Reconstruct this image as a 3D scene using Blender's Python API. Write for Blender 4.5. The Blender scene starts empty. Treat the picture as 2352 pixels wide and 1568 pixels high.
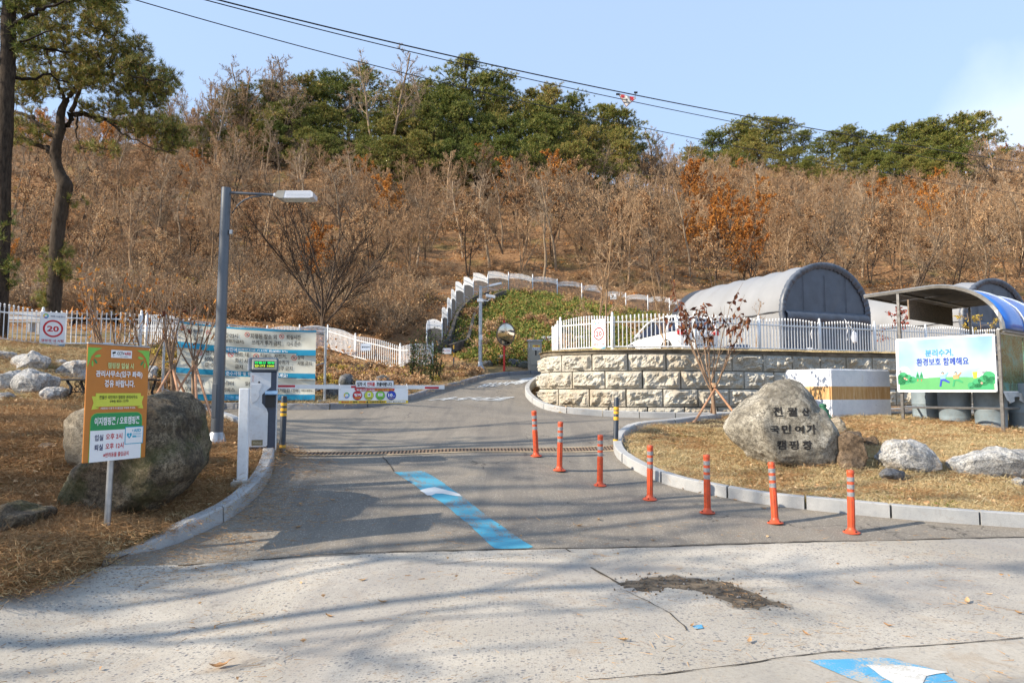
import bpy, bmesh, math, random
import numpy as np
from mathutils import Vector, Matrix, noise
from mathutils.geometry import delaunay_2d_cdt
from mathutils.bvhtree import BVHTree
random.seed(7); np.random.seed(7)
rnd = random.random
def ru(a, b): return a + (b - a) * random.random()
SC = bpy.context.scene
COL = SC.collection
# ---------------------------------------------------------------- camera, light
EYE = 1.75; PITCH = math.atan(116 / 1568)
cd = bpy.data.cameras.new('camera'); cam = bpy.data.objects.new('camera', cd); COL.objects.link(cam)
cam.location = (0, 0, EYE); cam.rotation_euler = (math.pi / 2 + PITCH, 0, 0)
cd.lens = 24; cd.sensor_width = 36; cd.clip_start = .1; cd.clip_end = 2000
SC.camera = cam
SUN_AZ = math.radians(21)      # shadows run to +X, turned this much towards +Y
SUN_EL = math.radians(31)
w = bpy.data.worlds.new('World'); SC.world = w; w.use_nodes = True
nt = w.node_tree; nt.nodes.clear()
out = nt.nodes.new('ShaderNodeOutputWorld'); bg = nt.nodes.new('ShaderNodeBackground')
sky = nt.nodes.new('ShaderNodeTexSky'); sky.sky_type = 'NISHITA'; sky.sun_disc = False
sky.sun_elevation = SUN_EL; sky.sun_rotation = math.radians(270) - SUN_AZ
sky.altitude = 100; sky.air_density = 1.0; sky.dust_density = .6; sky.ozone_density = 2.0
# a pale cloud low over the far ridge on the right
tc = nt.nodes.new('ShaderNodeTexCoord'); nz = nt.nodes.new('ShaderNodeTexNoise'); nz.inputs['Scale'].default_value = 5; nz.inputs['Detail'].default_value = 7; nz.inputs['Roughness'].default_value = .5
def wm(op, x, y):
    n = nt.nodes.new('ShaderNodeMath'); n.operation = op
    for i, q in ((0, x), (1, y)):
        if isinstance(q, (int, float)): n.inputs[i].default_value = q
        else: nt.links.new(q, n.inputs[i])
    return n.outputs[0]
dt = nt.nodes.new('ShaderNodeVectorMath'); dt.operation = 'DISTANCE'; dt.inputs[1].default_value = Vector((.75, 1, .395)).normalized()
nt.links.new(tc.outputs['Generated'], dt.inputs[0]); nt.links.new(tc.outputs['Generated'], nz.inputs['Vector'])
cl = wm('SUBTRACT', wm('ADD', wm('MULTIPLY', nz.outputs[0], 1.1), -.12), wm('MULTIPLY', dt.outputs['Value'], 4.0))
cr = nt.nodes.new('ShaderNodeValToRGB'); cr.color_ramp.elements[0].position = .02; cr.color_ramp.elements[1].position = .42; cr.color_ramp.elements[1].color = (.38, .38, .38, 1); nt.links.new(cl, cr.inputs[0])
mx = nt.nodes.new('ShaderNodeMixRGB'); mx.inputs[2].default_value = (8.2, 8.5, 9.2, 1)
hz = nt.nodes.new('ShaderNodeMixRGB'); hz.inputs[0].default_value = .55; hz.inputs[2].default_value = (4.6, 6.1, 8.6, 1)
nt.links.new(sky.outputs[0], hz.inputs[1]); nt.links.new(hz.outputs[0], mx.inputs[1]); nt.links.new(cr.outputs[0], mx.inputs[0]); nt.links.new(mx.outputs[0], bg.inputs[0])
bg.inputs[1].default_value = .102
nt.links.new(bg.outputs[0], out.inputs[0])
sd = bpy.data.lights.new('sun', 'SUN'); so = bpy.data.objects.new('sun', sd); COL.objects.link(so)
sd.energy = 5.0; sd.angle = math.radians(.55); sd.color = (1, .885, .72)
ce = math.cos(SUN_EL)
so.rotation_euler = Vector((math.cos(SUN_AZ) * ce, math.sin(SUN_AZ) * ce, -math.sin(SUN_EL))).to_track_quat('-Z', 'Y').to_euler()
so.location = (-10, -5, 20)
SC.view_settings.view_transform = 'Standard'; SC.view_settings.look = 'None'
SC.view_settings.exposure = .76; SC.view_settings.gamma = 1
SC.render.engine = 'CYCLES'
SC.cycles.max_bounces = 6; SC.cycles.diffuse_bounces = 3; SC.cycles.transparent_max_bounces = 8
SC.cycles.use_denoising = True
# ---------------------------------------------------------------- pixel -> place (pixels of the 2352 x 1568 view)
CP, SP = math.cos(PITCH), math.sin(PITCH)
def ray(u, v):
    x = (u - 1176) / 1568; y = (784 - v) / 1568
    return (x, CP - y * SP, SP + y * CP)
def P(u, v, Y):
    d = ray(u, v); t = Y / d[1]
    return Vector((d[0] * t, Y, EYE + d[2] * t))
# ---------------------------------------------------------------- ground height
near = [(-40, -25, 0), (0, -25, 0), (40, -25, 0), (-14, 2, 0), (-6, 2, 0), (0, 2, 0), (6, 2, 0), (14, 2, 0), (-6, 4.5, 0), (0, 4.5, 0), (6, 4.5, 0), (14, 5, 0), (30, 5, 0),
        (-4, 6.6, 0), (-2, 7.0, 0), (.1, 7.55, 0), (3, 7.8, 0), (6.1, 8.1, 0), (12, 8.6, 0), (25, 9, 0),
        (.41, 11.35, .68), (.74, 10.65, .53), (1.31, 10.2, .35), (1.92, 9.5, .25), (2.55, 8.9, .17), (3.28, 8.5, .1), (4.15, 8.34, .04),
        (-3.47, 10.3, .78), (-.8, 11.3, .76), (1.86, 12.3, .75), (-4.6, 5.9, .03), (-7, 5.2, .1), (-12, 5, .5)]
npx = [(1450, 1070, 11.3), (1577, 1119, 10.3), (1761, 1152, 9.7), (1915, 1170, 9.3), (2120, 1188, 9.0), (2352, 1204, 8.8), (2700, 1225, 8.7),
       (1800, 1068, 11.5), (2080, 1080, 11), (2250, 1092, 10.8), (2500, 1100, 10.8), (1908, 966, 15), (2075, 969, 15), (2300, 994, 13.6), (2600, 1000, 13.6), (1643, 967, 14.5),
       (1500, 985, 13.6), (1665, 961, 18.8), (1400, 957, 19), (1300, 945, 19.6), (1230, 931, 20.5), (1207, 905, 22), (1240, 872, 25), (2045, 950, 19.2), (2400, 948, 20),
       (455, 943, 15.5), (620, 942, 15.7), (850, 934, 16.5), (950, 918, 18.5), (1050, 889, 22), (1140, 866, 26), (1240, 860, 27.5),
       (1150, 950, 17), (1000, 980, 14.5), (800, 1000, 12.8), (650, 1000, 12),
       (243, 1235, 7.2), (300, 1195, 7.8), (100, 1260, 6.6), (0, 1150, 7.8), (100, 1000, 9.5), (0, 1000, 9.5), (100, 930, 12.5), (0, 930, 12), (160, 922, 13), (-300, 960, 11),
       (50, 900, 14), (50, 800, 17.5), (90, 795, 19.4), (0, 782, 18.8), (-200, 770, 18), (318, 795, 21), (200, 905, 14), (330, 905, 15),
       (745, 920, 16.8), (372, 927, 16.5), (497, 1020, 11), (555, 1122, 9), (598, 1054, 9.8), (420, 965, 12.5), (560, 985, 12.2),
       (522, 811, 27), (685, 810, 30), (814, 831, 30), (918, 855, 27.5), (993, 850, 26.5), (790, 890, 18.5), (600, 870, 18.5), (950, 888, 20.5), (330, 815, 20), (760, 872, 20.5), (830, 873, 21.5), (890, 872, 22.5), (814, 846, 26), (900, 862, 25), (700, 845, 24)]
near += [tuple(P(*p)) for p in npx]
fpx = [(100, 775, 24), (100, 745, 30), (0, 690, 35), (300, 700, 35), (300, 600, 46), (300, 450, 66), (300, 330, 95), (0, 330, 95), (-300, 600, 46), (-300, 330, 95), (600, 330, 98), (600, 600, 50), (600, 730, 34), (685, 810, 30), (522, 811, 27), (740, 770, 32), (900, 760, 34), (900, 650, 46),
       (1000, 590, 57), (1100, 570, 62), (1060, 318, 104), (1300, 385, 110), (1300, 595, 60), (1450, 440, 115), (1450, 610, 60), (1600, 430, 150), (1600, 610, 66), (1750, 382, 170), (1750, 640, 62), (2000, 400, 160), (2000, 655, 60), (2300, 395, 155), (2352, 655, 60), (2700, 650, 60), (2700, 395, 155),
       (1850, 500, 110), (2200, 500, 110), (600, 450, 72), (1000, 440, 84),
       (1120, 680, 45), (1168, 676, 46.5), (1224, 675, 48), (1281, 684, 49), (1386, 696, 50), (1491, 706, 50), (1550, 712, 50), (1086, 690, 43), (1064, 704, 41), (1045, 725, 39), (1035, 748, 37), (1026, 772, 35.2), (1014, 797, 33.4), (979, 818, 32.5),
       (1100, 852, 28), (1158, 852, 27.9), (1230, 852, 27.8), (1150, 800, 31), (1150, 740, 37), (1300, 740, 38), (1450, 745, 39), (1250, 800, 31.5), (993, 850, 26.5), (918, 855, 27.5), (1400, 850, 30), (1550, 860, 32),
       (1650, 840, 40), (1750, 850, 42), (2000, 855, 46), (2300, 860, 46), (1600, 740, 48), (2700, 860, 46)]
far = [tuple(P(*p)) for p in fpx] + [(-60, 150, 36), (0, 160, 34), (30, 165, 38), (60, 220, 55), (120, 220, 55), (-60, 230, 20), (0, 230, 20), (60, 300, 30), (160, 300, 30), (-120, 60, 22), (-120, 140, 36), (200, 80, 18), (200, 180, 50), (-60, 20, 5), (60, 25, 2), (100, 40, 3), (-100, 20, 8)]
def tps_fit(pts, lam):
    p = np.array(pts, float); n = len(p)
    d = np.hypot(p[:, None, 0] - p[None, :, 0], p[:, None, 1] - p[None, :, 1])
    K = np.where(d > 0, d * d * np.log(np.maximum(d, 1e-9)), 0) + lam * np.eye(n)
    Q = np.c_[np.ones(n), p[:, :2]]
    A = np.block([[K, Q], [Q.T, np.zeros((3, 3))]])
    s = np.linalg.solve(A, np.r_[p[:, 2], 0, 0, 0])
    return p[:, :2], s
TN, TF = tps_fit(near, .04), tps_fit(far, 3.0)
def tps(T, x, y):
    c, s = T; r = np.full(x.shape, s[-3]) + s[-2] * x + s[-1] * y
    for i in range(len(c)):
        d2 = (x - c[i, 0]) ** 2 + (y - c[i, 1]) ** 2
        r += s[i] * .5 * d2 * np.log(np.maximum(d2, 1e-12))
    return r
def H(x, y):
    x = np.asarray(x, float); y = np.asarray(y, float)
    t = np.clip((y - 25 - np.clip(-x - 4, 0, 4) * .3) / 5, 0, 1); t = t * t * (3 - 2 * t)
    t = np.where(np.abs(x) > 30, np.maximum(t, np.clip((np.abs(x) - 30) / 15, 0, 1)), t) * (y > 12) + (y <= 12) * 0
    yc = np.clip(y, -25, 32); xc = np.clip(x, -30, 34)
    return (1 - t) * tps(TN, xc, yc) + t * tps(TF, np.clip(x, -130, 210), np.clip(y, 14, 300))
def h1(x, y): return float(H(np.array([x]), np.array([y]))[0])
def G(u, v, far_=70, fn=None):
    d = ray(u, v); ys = np.arange(2.5, far_, .04); t = ys / d[1]
    x = d[0] * t; z = EYE + d[2] * t
    k = np.nonzero((fn or H)(x, ys) >= z)[0]
    i = k[0] if len(k) else len(ys) - 1
    return Vector((x[i], ys[i], 0))
def G2(u, v): g = G(u, v); return (g.x, g.y)
# ---------------------------------------------------------------- outlines on the ground
J = [G2(u, v) for u, v in [(232, 1300), (430, 1299), (640, 1285), (900, 1270), (1200, 1262), (1500, 1257), (1900, 1244), (2352, 1235), (2700, 1232)]]
KL = [G2(u, v) for u, v in [(240, 1288), (375, 1262), (460, 1226), (540, 1186), (578, 1155), (608, 1122), (626, 1088), (632, 1058), (626, 1038), (606, 1014), (560, 984), (500, 962), (440, 950)]]
KF = [G2(u, v) for u, v in [(395, 938), (500, 940), (620, 942), (760, 941), (850, 934), (950, 918), (1050, 889), (1140, 866), (1190, 861), (1262, 860)]]
KW = [G2(u, v) for u, v in [(1245, 869), (1218, 882), (1206, 897), (1208, 912), (1228, 930), (1266, 944), (1320, 951), (1400, 957), (1500, 960), (1669, 960), (1850, 957), (2050, 951), (2300, 945)]] + [(17.5, 21.6)]
KI = [(16.5, 17.6), (13, 17.2)] + [G2(u, v) for u, v in [(1750, 962), (1640, 968), (1563, 978), (1490, 985), (1462, 992), (1440, 1008), (1431, 1022), (1433, 1040), (1448, 1060), (1505, 1093), (1577, 1119), (1659, 1135), (1761, 1152), (1915, 1170), (2120, 1188), (2352, 1204), (2700, 1226)]]
ASPH = J + KI[::-1] + KW[::-1] + KF[::-1][:] + KL[::-1]
BE = [G2(u, v) for u, v in [(232, 1300), (180, 1330), (100, 1350), (0, 1372), (-150, 1400), (-500, 1440)]]
CONC = [(J[-1][0], J[-1][1]), (26, J[-1][1] + .3), (30, -24), (-30, -24), (-30, 3.0)] + BE[::-1] + J[1:-1]
def smooth_line(pts, n=6):
    p = [Vector((a[0], a[1], 0)) for a in pts]; r = []
    for i in range(len(p) - 1):
        a, b, c, d = p[max(i - 1, 0)], p[i], p[i + 1], p[min(i + 2, len(p) - 1)]
        for k in range(n):
            t = k / n
            q = .5 * ((2 * b) + (c - a) * t + (2 * a - 5 * b + 4 * c - d) * t * t + (3 * b - a - 3 * c + d) * t ** 3)
            r.append((q.x, q.y))
    r.append((p[-1].x, p[-1].y)); return r
def resample(pts, step):
    p = np.array(pts); s = np.r_[0, np.cumsum(np.hypot(*np.diff(p, axis=0).T))]
    n = max(2, int(round(s[-1] / step)) + 1); t = np.linspace(0, s[-1], n)
    return list(zip(np.interp(t, s, p[:, 0]), np.interp(t, s, p[:, 1])))
KLs, KFs, KWs, KIs = [resample(smooth_line(k), .25) for k in (KL, KF, KW, KI)]
ASPHs = J + KIs[::-1] + KWs[::-1] + KFs[::-1] + KLs[::-1]
_pc = {}
def sdist1(x, y, poly):
    k = id(poly)
    if k not in _pc: p = np.array(poly); _pc[k] = (poly, p, np.roll(p, -1, axis=0) - p)
    _, p, e = _pc[k]; dx = x - p[:, 0]; dy = y - p[:, 1]; ex = e[:, 0]; ey = e[:, 1]
    t = np.clip((dx * ex + dy * ey) / (ex * ex + ey * ey + 1e-12), 0, 1); d = math.sqrt(((dx - t * ex) ** 2 + (dy - t * ey) ** 2).min())
    y1 = p[:, 1] + ey; c = ((p[:, 1] > y) != (y1 > y)); m = c & (dx < ex * dy / np.where(ey == 0, 1, ey))
    return -d if m.sum() % 2 else d
def sdist(x, y, poly):
    """distance to an outline, negative inside"""
    if x.size <= 4: return np.array([sdist1(a, b, poly) for a, b in zip(x.ravel(), y.ravel())]).reshape(x.shape)
    p = np.array(poly); q = np.roll(p, -1, axis=0)
    d = np.full(x.shape, 1e9); ins = np.zeros(x.shape, bool)
    for (ax, ay), (bx, by) in zip(p, q):
        ex, ey = bx - ax, by - ay; L = ex * ex + ey * ey + 1e-12
        t = np.clip(((x - ax) * ex + (y - ay) * ey) / L, 0, 1)
        d = np.minimum(d, np.hypot(x - ax - t * ex, y - ay - t * ey))
        if ay != by:
            c = ((ay > y) != (by > y)) & (x < ex * (y - ay) / (by - ay) + ax); ins ^= c
    return np.where(ins, -d, d)
def sroad(x, y): return np.minimum(sdist(x, y, ASPHs), sdist(x, y, CONC))
def hf(x, y, f, a): return a * np.array([noise.noise(Vector((p * f, q * f, 3.1))) for p, q in zip(x.ravel(), y.ravel())]).reshape(x.shape)
def T(x, y):
    """terrain height at one place"""
    x_, y_ = np.array([x]), np.array([y]); s = sroad(x_, y_)[0]
    return h1(x, y) + (-.12 + .21 * min(1, max(0, (s + .03) / .12))) - .09 * min(1, max(0, (s - .2) / .9))
def TT(x, y, s=None):
    s = sroad(x, y) if s is None else s
    return H(x, y) + (-.12 + .21 * np.clip((s + .03) / .12, 0, 1)) - .09 * np.clip((s - .2) / .9, 0, 1)
# the raised camp platform behind the stone wall
WALL = [P(u, 900, Y) for u, Y in [(1270, 27), (1248, 24.6), (1237, 22.9), (1244, 21.6), (1266, 20.8), (1312, 20.2), (1380, 19.75), (1450, 19.5), (1560, 19.4), (1670, 19.8), (1800, 20.5), (1950, 21.4), (2100, 22.3), (2250, 23.2), (2400, 24.2)]]
WALLs = resample(smooth_line([(p.x, p.y) for p in WALL]), .1)
PLAT = WALLs + [(60, 30), (60, 56), (14, 58), (3, 36)]
def zplat(x, y): return 2.95 + .02 * min(max(y - 20, 0), 3)
# ---------------------------------------------------------------- mesh helpers
class MB:
    def __init__(s): s.v = []; s.f = []; s.uv = None
    def add(s, vs, fs):
        o = len(s.v); s.v += [tuple(v) for v in vs]; s.f += [tuple(i + o for i in f) for f in fs]; return s
    def box(s, c, d, rot=None, taper=1.0):
        x, y, z = d[0] / 2, d[1] / 2, d[2] / 2; c = Vector(c)
        vs = [Vector((sx * x * (taper if sz > 0 else 1), sy * y * (taper if sz > 0 else 1), sz * z)) for sz in (-1, 1) for sx, sy in ((-1, -1), (1, -1), (1, 1), (-1, 1))]
        if rot is not None: vs = [rot @ q for q in vs]
        return s.add([q + c for q in vs], [(3, 2, 1, 0), (4, 5, 6, 7), (0, 1, 5, 4), (1, 2, 6, 5), (2, 3, 7, 6), (3, 0, 4, 7)])
    def bbox(s, c, d, b=.01, rot=None):
        """box with chamfered edges"""
        bm = bmesh.new(); bmesh.ops.create_cube(bm, size=1)
        for q in bm.verts: q.co = Vector((q.co.x * d[0], q.co.y * d[1], q.co.z * d[2]))
        bmesh.ops.bevel(bm, geom=bm.edges[:], offset=b, segments=2, affect='EDGES', profile=.6)
        R = rot if rot is not None else Matrix.Identity(3); bm.verts.index_update()
        s.add([R @ q.co + Vector(c) for q in bm.verts], [[q.index for q in f.verts] for f in bm.faces]); bm.free(); return s
    def tube(s, pts, r, n=8, cap=True):
        pts = [Vector(p) for p in pts]; rs = r if isinstance(r, (list, tuple)) else [r] * len(pts)
        o = len(s.v); up = Vector((.31, .17, .93))
        for i, p in enumerate(pts):
            d = (pts[min(i + 1, len(pts) - 1)] - pts[max(i - 1, 0)])
            d = d.normalized() if d.length > 1e-9 else Vector((0, 0, 1))
            a = d.cross(up if abs(d.dot(up)) < .95 else Vector((1, 0, 0))).normalized(); b = d.cross(a)
            for k in range(n):
                t = 2 * math.pi * k / n; s.v.append(tuple(p + (a * math.cos(t) + b * math.sin(t)) * rs[i]))
        for i in range(len(pts) - 1):
            for k in range(n):
                s.f.append((o + i * n + k, o + i * n + (k + 1) % n, o + (i + 1) * n + (k + 1) % n, o + (i + 1) * n + k))
        if cap: s.f.append(tuple(o + k for k in range(n))[::-1]); s.f.append(tuple(o + (len(pts) - 1) * n + k for k in range(n)))
        return s
    def lathe(s, prof, n=24, c=(0, 0, 0), cap=True):
        return s.lathe_(prof, n, c, cap)
    def lathe_(s, prof, n, c, cap):
        o = len(s.v)
        for r, z in prof:
            for k in range(n):
                t = 2 * math.pi * k / n; s.v.append((c[0] + r * math.cos(t), c[1] + r * math.sin(t), c[2] + z))
        for i in range(len(prof) - 1):
            for k in range(n): s.f.append((o + i * n + k, o + i * n + (k + 1) % n, o + (i + 1) * n + (k + 1) % n, o + (i + 1) * n + k))
        if cap: s.f.append(tuple(o + k for k in range(n))[::-1]); s.f.append(tuple(o + (len(prof) - 1) * n + k for k in range(n)))
        return s
    def prism(s, poly, y0, y1):
        """outline in x,z extruded along y"""
        n = len(poly)
        return s.add([(p[0], y0, p[1]) for p in poly] + [(p[0], y1, p[1]) for p in poly], [tuple(range(n)), tuple(range(2 * n - 1, n - 1, -1))] + [(i, i + n, (i + 1) % n + n, (i + 1) % n) for i in range(n)])
    def mesh(s, name, mat=None, smooth=False):
        m = bpy.data.meshes.new(name); m.from_pydata(s.v, [], s.f)
        if mat: m.materials.append(mat)
        if smooth: m.shade_smooth()
        m.update(); return m
    def build(s, name, mat=None, parent=None, smooth=False, label=None, fixn=True):
        m = s.mesh(name, mat, False)
        if fixn:
            bm = bmesh.new(); bm.from_mesh(m); bmesh.ops.recalc_face_normals(bm, faces=bm.faces[:]); bm.to_mesh(m); bm.free()
        if smooth:
            m.shade_smooth()
            if smooth != 'all':
                try: m.set_sharp_from_angle(angle=math.radians(38))
                except Exception: pass
        return put(name, m, parent, label)
def put(name, me, parent=None, label=None):
    o = bpy.data.objects.new(name, me); COL.objects.link(o)
    if parent is not None: o.parent = parent
    if label: o['label'] = label
    return o
def thing(name, label, cat, loc=(0, 0, 0), rz=0, group=None, rot=None, scale=1):
    o = bpy.data.objects.new(name, None); COL.objects.link(o); o.location = loc; o.empty_display_size = .2
    o.rotation_euler = rot or (0, 0, rz)
    if scale != 1: o.scale = (scale,) * 3 if not isinstance(scale, tuple) else scale
    return tag(o, label, cat, group)
def tag(o, label=None, cat=None, group=None, kind=None):
    if label: o['label'] = label
    if cat: o['category'] = cat
    if group: o['group'] = group
    if kind: o['kind'] = kind
    return o
def copy_thing(root, loc, rz, label, group=None, scale=None):
    r = root.copy(); COL.objects.link(r); r.location = loc; r.rotation_euler = (0, 0, rz); r['label'] = label
    if group: r['group'] = group
    if scale: r.scale = (scale,) * 3
    for c in list(root.children):
        k = c.copy(); COL.objects.link(k); k.parent = r
        for g in list(c.children):
            j = g.copy(); COL.objects.link(j); j.parent = k
    return r
# ---------------------------------------------------------------- materials
def base_mat(name):
    m = bpy.data.materials.new(name); m.use_nodes = True; return m, m.node_tree, m.node_tree.nodes['Principled BSDF']
def NN(nt, t, **k):
    n = nt.nodes.new(t)
    for a, b in k.items(): setattr(n, a, b)
    return n
def noise_node(nt, vec, scale, detail=5, rough=.6, dist=0):
    n = NN(nt, 'ShaderNodeTexNoise'); n.inputs['Scale'].default_value = scale; n.inputs['Detail'].default_value = detail
    n.inputs['Roughness'].default_value = rough; n.inputs['Distortion'].default_value = dist; nt.links.new(vec, n.inputs['Vector']); return n
def ramp(nt, fac, stops, mode='LINEAR'):
    r = NN(nt, 'ShaderNodeValToRGB'); r.color_ramp.interpolation = mode
    while len(r.color_ramp.elements) < len(stops): r.color_ramp.elements.new(.5)
    for e, (p, c) in zip(r.color_ramp.elements, stops):
        e.position = p; e.color = (c, c, c, 1) if isinstance(c, (int, float)) else (*c, 1)
    nt.links.new(fac, r.inputs[0]); return r.outputs[0]
def mix(nt, fac, a, b, mode='MIX'):
    n = NN(nt, 'ShaderNodeMixRGB', blend_type=mode)
    for i, q in ((0, fac), (1, a), (2, b)):
        if isinstance(q, (int, float)): n.inputs[i].default_value = q if i == 0 else (q, q, q, 1)
        elif isinstance(q, tuple): n.inputs[i].default_value = (*q, 1)
        else: nt.links.new(q, n.inputs[i])
    return n.outputs[0]
def mth(nt, op, a, b=0):
    n = NN(nt, 'ShaderNodeMath', operation=op)
    for i, q in ((0, a), (1, b)):
        if isinstance(q, (int, float)): n.inputs[i].default_value = q
        else: nt.links.new(q, n.inputs[i])
    return n.outputs[0]
def coords(nt, kind='Object'): return NN(nt, 'ShaderNodeTexCoord').outputs[kind]
def wpos(nt): return NN(nt, 'ShaderNodeNewGeometry').outputs['Position']
def bumpn(nt, b, h, st=.3, dist=.02):
    n = NN(nt, 'ShaderNodeBump'); n.inputs['Strength'].default_value = st; n.inputs['Distance'].default_value = dist
    nt.links.new(h, n.inputs['Height']); nt.links.new(n.outputs[0], b.inputs['Normal'])
def M(name, c, rough=.6, metal=0, var=.12, scale=6, bump=0, bs=40, dirt=None, spec=None, vec=None):
    """coloured surface with some wear"""
    m, nt, b = base_mat(name); v = wpos(nt) if vec else coords(nt)
    n = noise_node(nt, v, scale); d = tuple(max(0, x * (1 - var * 2)) for x in c); l = tuple(min(1, x * (1 + var)) for x in c)
    col = ramp(nt, n.outputs[0], [(.3, d), (.7, l)])
    if dirt:
        n2 = noise_node(nt, v, scale * 2.7, 8, .7); col = mix(nt, ramp(nt, n2.outputs[0], [(.5, 0), (.72, dirt[1])]), col, dirt[0])
    nt.links.new(col, b.inputs['Base Color']); b.inputs['Roughness'].default_value = rough; b.inputs['Metallic'].default_value = metal
    if spec is not None: b.inputs['Specular IOR Level'].default_value = spec
    if bump: bumpn(nt, b, noise_node(nt, v, bs, 6, .7).outputs[0], bump, .01)
    return m
def leafmat(name, stops, rough=.7, trans=.25):
    m, nt, b = base_mat(name); oi = NN(nt, 'ShaderNodeObjectInfo'); g = NN(nt, 'ShaderNodeNewGeometry')
    n = noise_node(nt, g.outputs['Position'], 3.1, 3)
    f = mth(nt, 'ADD', mth(nt, 'MULTIPLY', g.outputs['Random Per Island'], .55), mth(nt, 'MULTIPLY', oi.outputs['Random'], .3))
    f = mth(nt, 'ADD', f, mth(nt, 'MULTIPLY', n.outputs[0], .25))
    col = ramp(nt, f, stops); nt.links.new(col, b.inputs['Base Color']); b.inputs['Roughness'].default_value = rough
    b.inputs['Specular IOR Level'].default_value = .25
    if trans:
        t = NN(nt, 'ShaderNodeBsdfTranslucent'); nt.links.new(col, t.inputs[0]); ms = NN(nt, 'ShaderNodeMixShader'); ms.inputs[0].default_value = trans
        nt.links.new(b.outputs[0], ms.inputs[1]); nt.links.new(t.outputs[0], ms.inputs[2]); nt.links.new(ms.outputs[0], nt.nodes['Material Output'].inputs[0])
    return m
WHITE = M('white_paint', (.74, .75, .76), .45, var=.05, dirt=((.42, .38, .33), .35))
FENCE = M('fence_white', (.78, .79, .80), .4, var=.04, dirt=((.4, .38, .34), .3), scale=3)
SILV = M('galvanised_steel', (.42, .43, .44), .38, .75, var=.15, scale=9)
STEEL = M('brushed_steel', (.5, .5, .5), .3, .9, var=.12, scale=14)
POLE = M('lamp_pole_grey', (.115, .125, .14), .38, .45, var=.06, scale=2)
DKNAVY = M('dark_navy_paint', (.028, .038, .055), .45, var=.2)
ORANGE = M('orange_plastic', (.62, .085, .025), .5, var=.13, scale=9, dirt=((.20, .09, .055), .8), vec=1)
REFL = M('grey_reflective_band', (.30, .31, .32), .35, .2, var=.25, scale=30)
YEL = M('yellow_band', (.72, .40, .03), .45, var=.1)
BLACK = M('black_iron', (.012, .012, .013), .5)
REDP = M('red_paint', (.62, .03, .02), .45)
BROWNW = M('stake_wood', (.42, .22, .12), .75, var=.15, scale=12, bump=.3)
GRN = M('print_green', (.02, .27, .08), .5, var=.03); LGRN = M('print_light_green', (.20, .52, .07), .5, var=.03)
PWH = M('print_white', (.80, .80, .80), .5, var=.02); PNAVY = M('print_navy', (.012, .018, .10), .5, var=.02)
PRED = M('print_red', (.55, .012, .02), .5, var=.02); PBLK = M('print_black', (.012, .012, .014), .5)
PORA = M('print_orange', (.52, .185, .025), .5, var=.05, scale=3); PYEL = M('print_yellow', (.78, .52, .03), .5, var=.03)
PLIME = M('print_lime', (.60, .63, .06), .5, var=.03); PBLUE = M('print_blue', (.005, .25, .42), .5, var=.06, scale=2); PTEAL = M('print_teal', (.01, .36, .52), .5, var=.04)
PDBLUE = M('print_deep_blue', (.01, .05, .42), .5); PCREAM = M('print_cream', (.62, .60, .50), .6, var=.07, scale=1.4); PPALE = M('print_pale_green', (.62, .72, .30), .5)
PGREY = M('print_grey', (.10, .10, .10), .5); PSKY = M('print_sky_blue', (.22, .52, .80), .5); PPINK = M('print_pink', (.8, .35, .28), .5)
def plate_mat():
    m, nt, b = base_mat('print_sky_picture'); c = coords(nt); n = noise_node(nt, c, 1.1, 3, .45)
    nt.links.new(ramp(nt, n.outputs[0], [(.36, (.17, .32, .46)), (.5, (.26, .41, .53)), (.68, (.44, .54, .60))]), b.inputs['Base Color']); b.inputs['Roughness'].default_value = .4; return m
PPIC = plate_mat()
# text laid into a rectangle of a panel whose front looks along local -y
_tc = {}
def text_mesh(s, bold):
    k = (s, bold)
    if k in _tc: return _tc[k]
    c = bpy.data.curves.new('lettering', 'FONT'); c.body = s; c.size = 1; c.resolution_u = 2; c.offset = bold; c.fill_mode = 'FRONT'; c.space_line = .95
    c.align_x = 'CENTER' if '\n' in s and s[0] == '~' else 'LEFT'
    o = bpy.data.objects.new('lettering', c)
    me = bpy.data.meshes.new_from_object(o); bpy.data.objects.remove(o); bpy.data.curves.remove(c)
    _tc[k] = me; return me
def text(parent, s, x0, x1, z0, z1, mat, bold=.02, y=-.003, fn=None, name='lettering', keep=False):
    src = text_mesh(s, bold); n = len(src.vertices)
    a = np.empty(n * 3); src.vertices.foreach_get('co', a); a = a.reshape(-1, 3)
    lo, hi = a.min(0), a.max(0); sx = (x1 - x0) / (hi[0] - lo[0]); sz = (z1 - z0) / (hi[1] - lo[1])
    if keep: sx = sz = min(sx, sz)
    X = x0 + (a[:, 0] - lo[0]) * sx; Z = z0 + (a[:, 1] - lo[1]) * sz
    vs = [fn(p, q) for p, q in zip(X, Z)] if fn else [(p, y, q) for p, q in zip(X, Z)]
    m = bpy.data.meshes.new(name); m.from_pydata(vs, [], [tuple(p.vertices) for p in src.polygons]); m.materials.append(mat)
    return put(name, m, parent)
def flat(parent, poly, mat, y=-.002, name='print_field', fn=None):
    """flat print: outline in x,z (triangulated)"""
    from mathutils.geometry import tessellate_polygon
    t = tessellate_polygon([[Vector((p[0], p[1], 0)) for p in poly]])
    m = bpy.data.meshes.new(name); m.from_pydata([(fn(*p) if fn else (p[0], y, p[1])) for p in poly], [], [tuple(q) for q in t]); m.materials.append(mat)
    return put(name, m, parent)
def rect(x0, x1, z0, z1): return [(x0, z0), (x1, z0), (x1, z1), (x0, z1)]
def disc(cx, cz, r, n=28, rz=None): return [(cx + r * math.cos(2 * math.pi * k / n), cz + (rz or r) * math.sin(2 * math.pi * k / n)) for k in range(n)]
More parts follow.
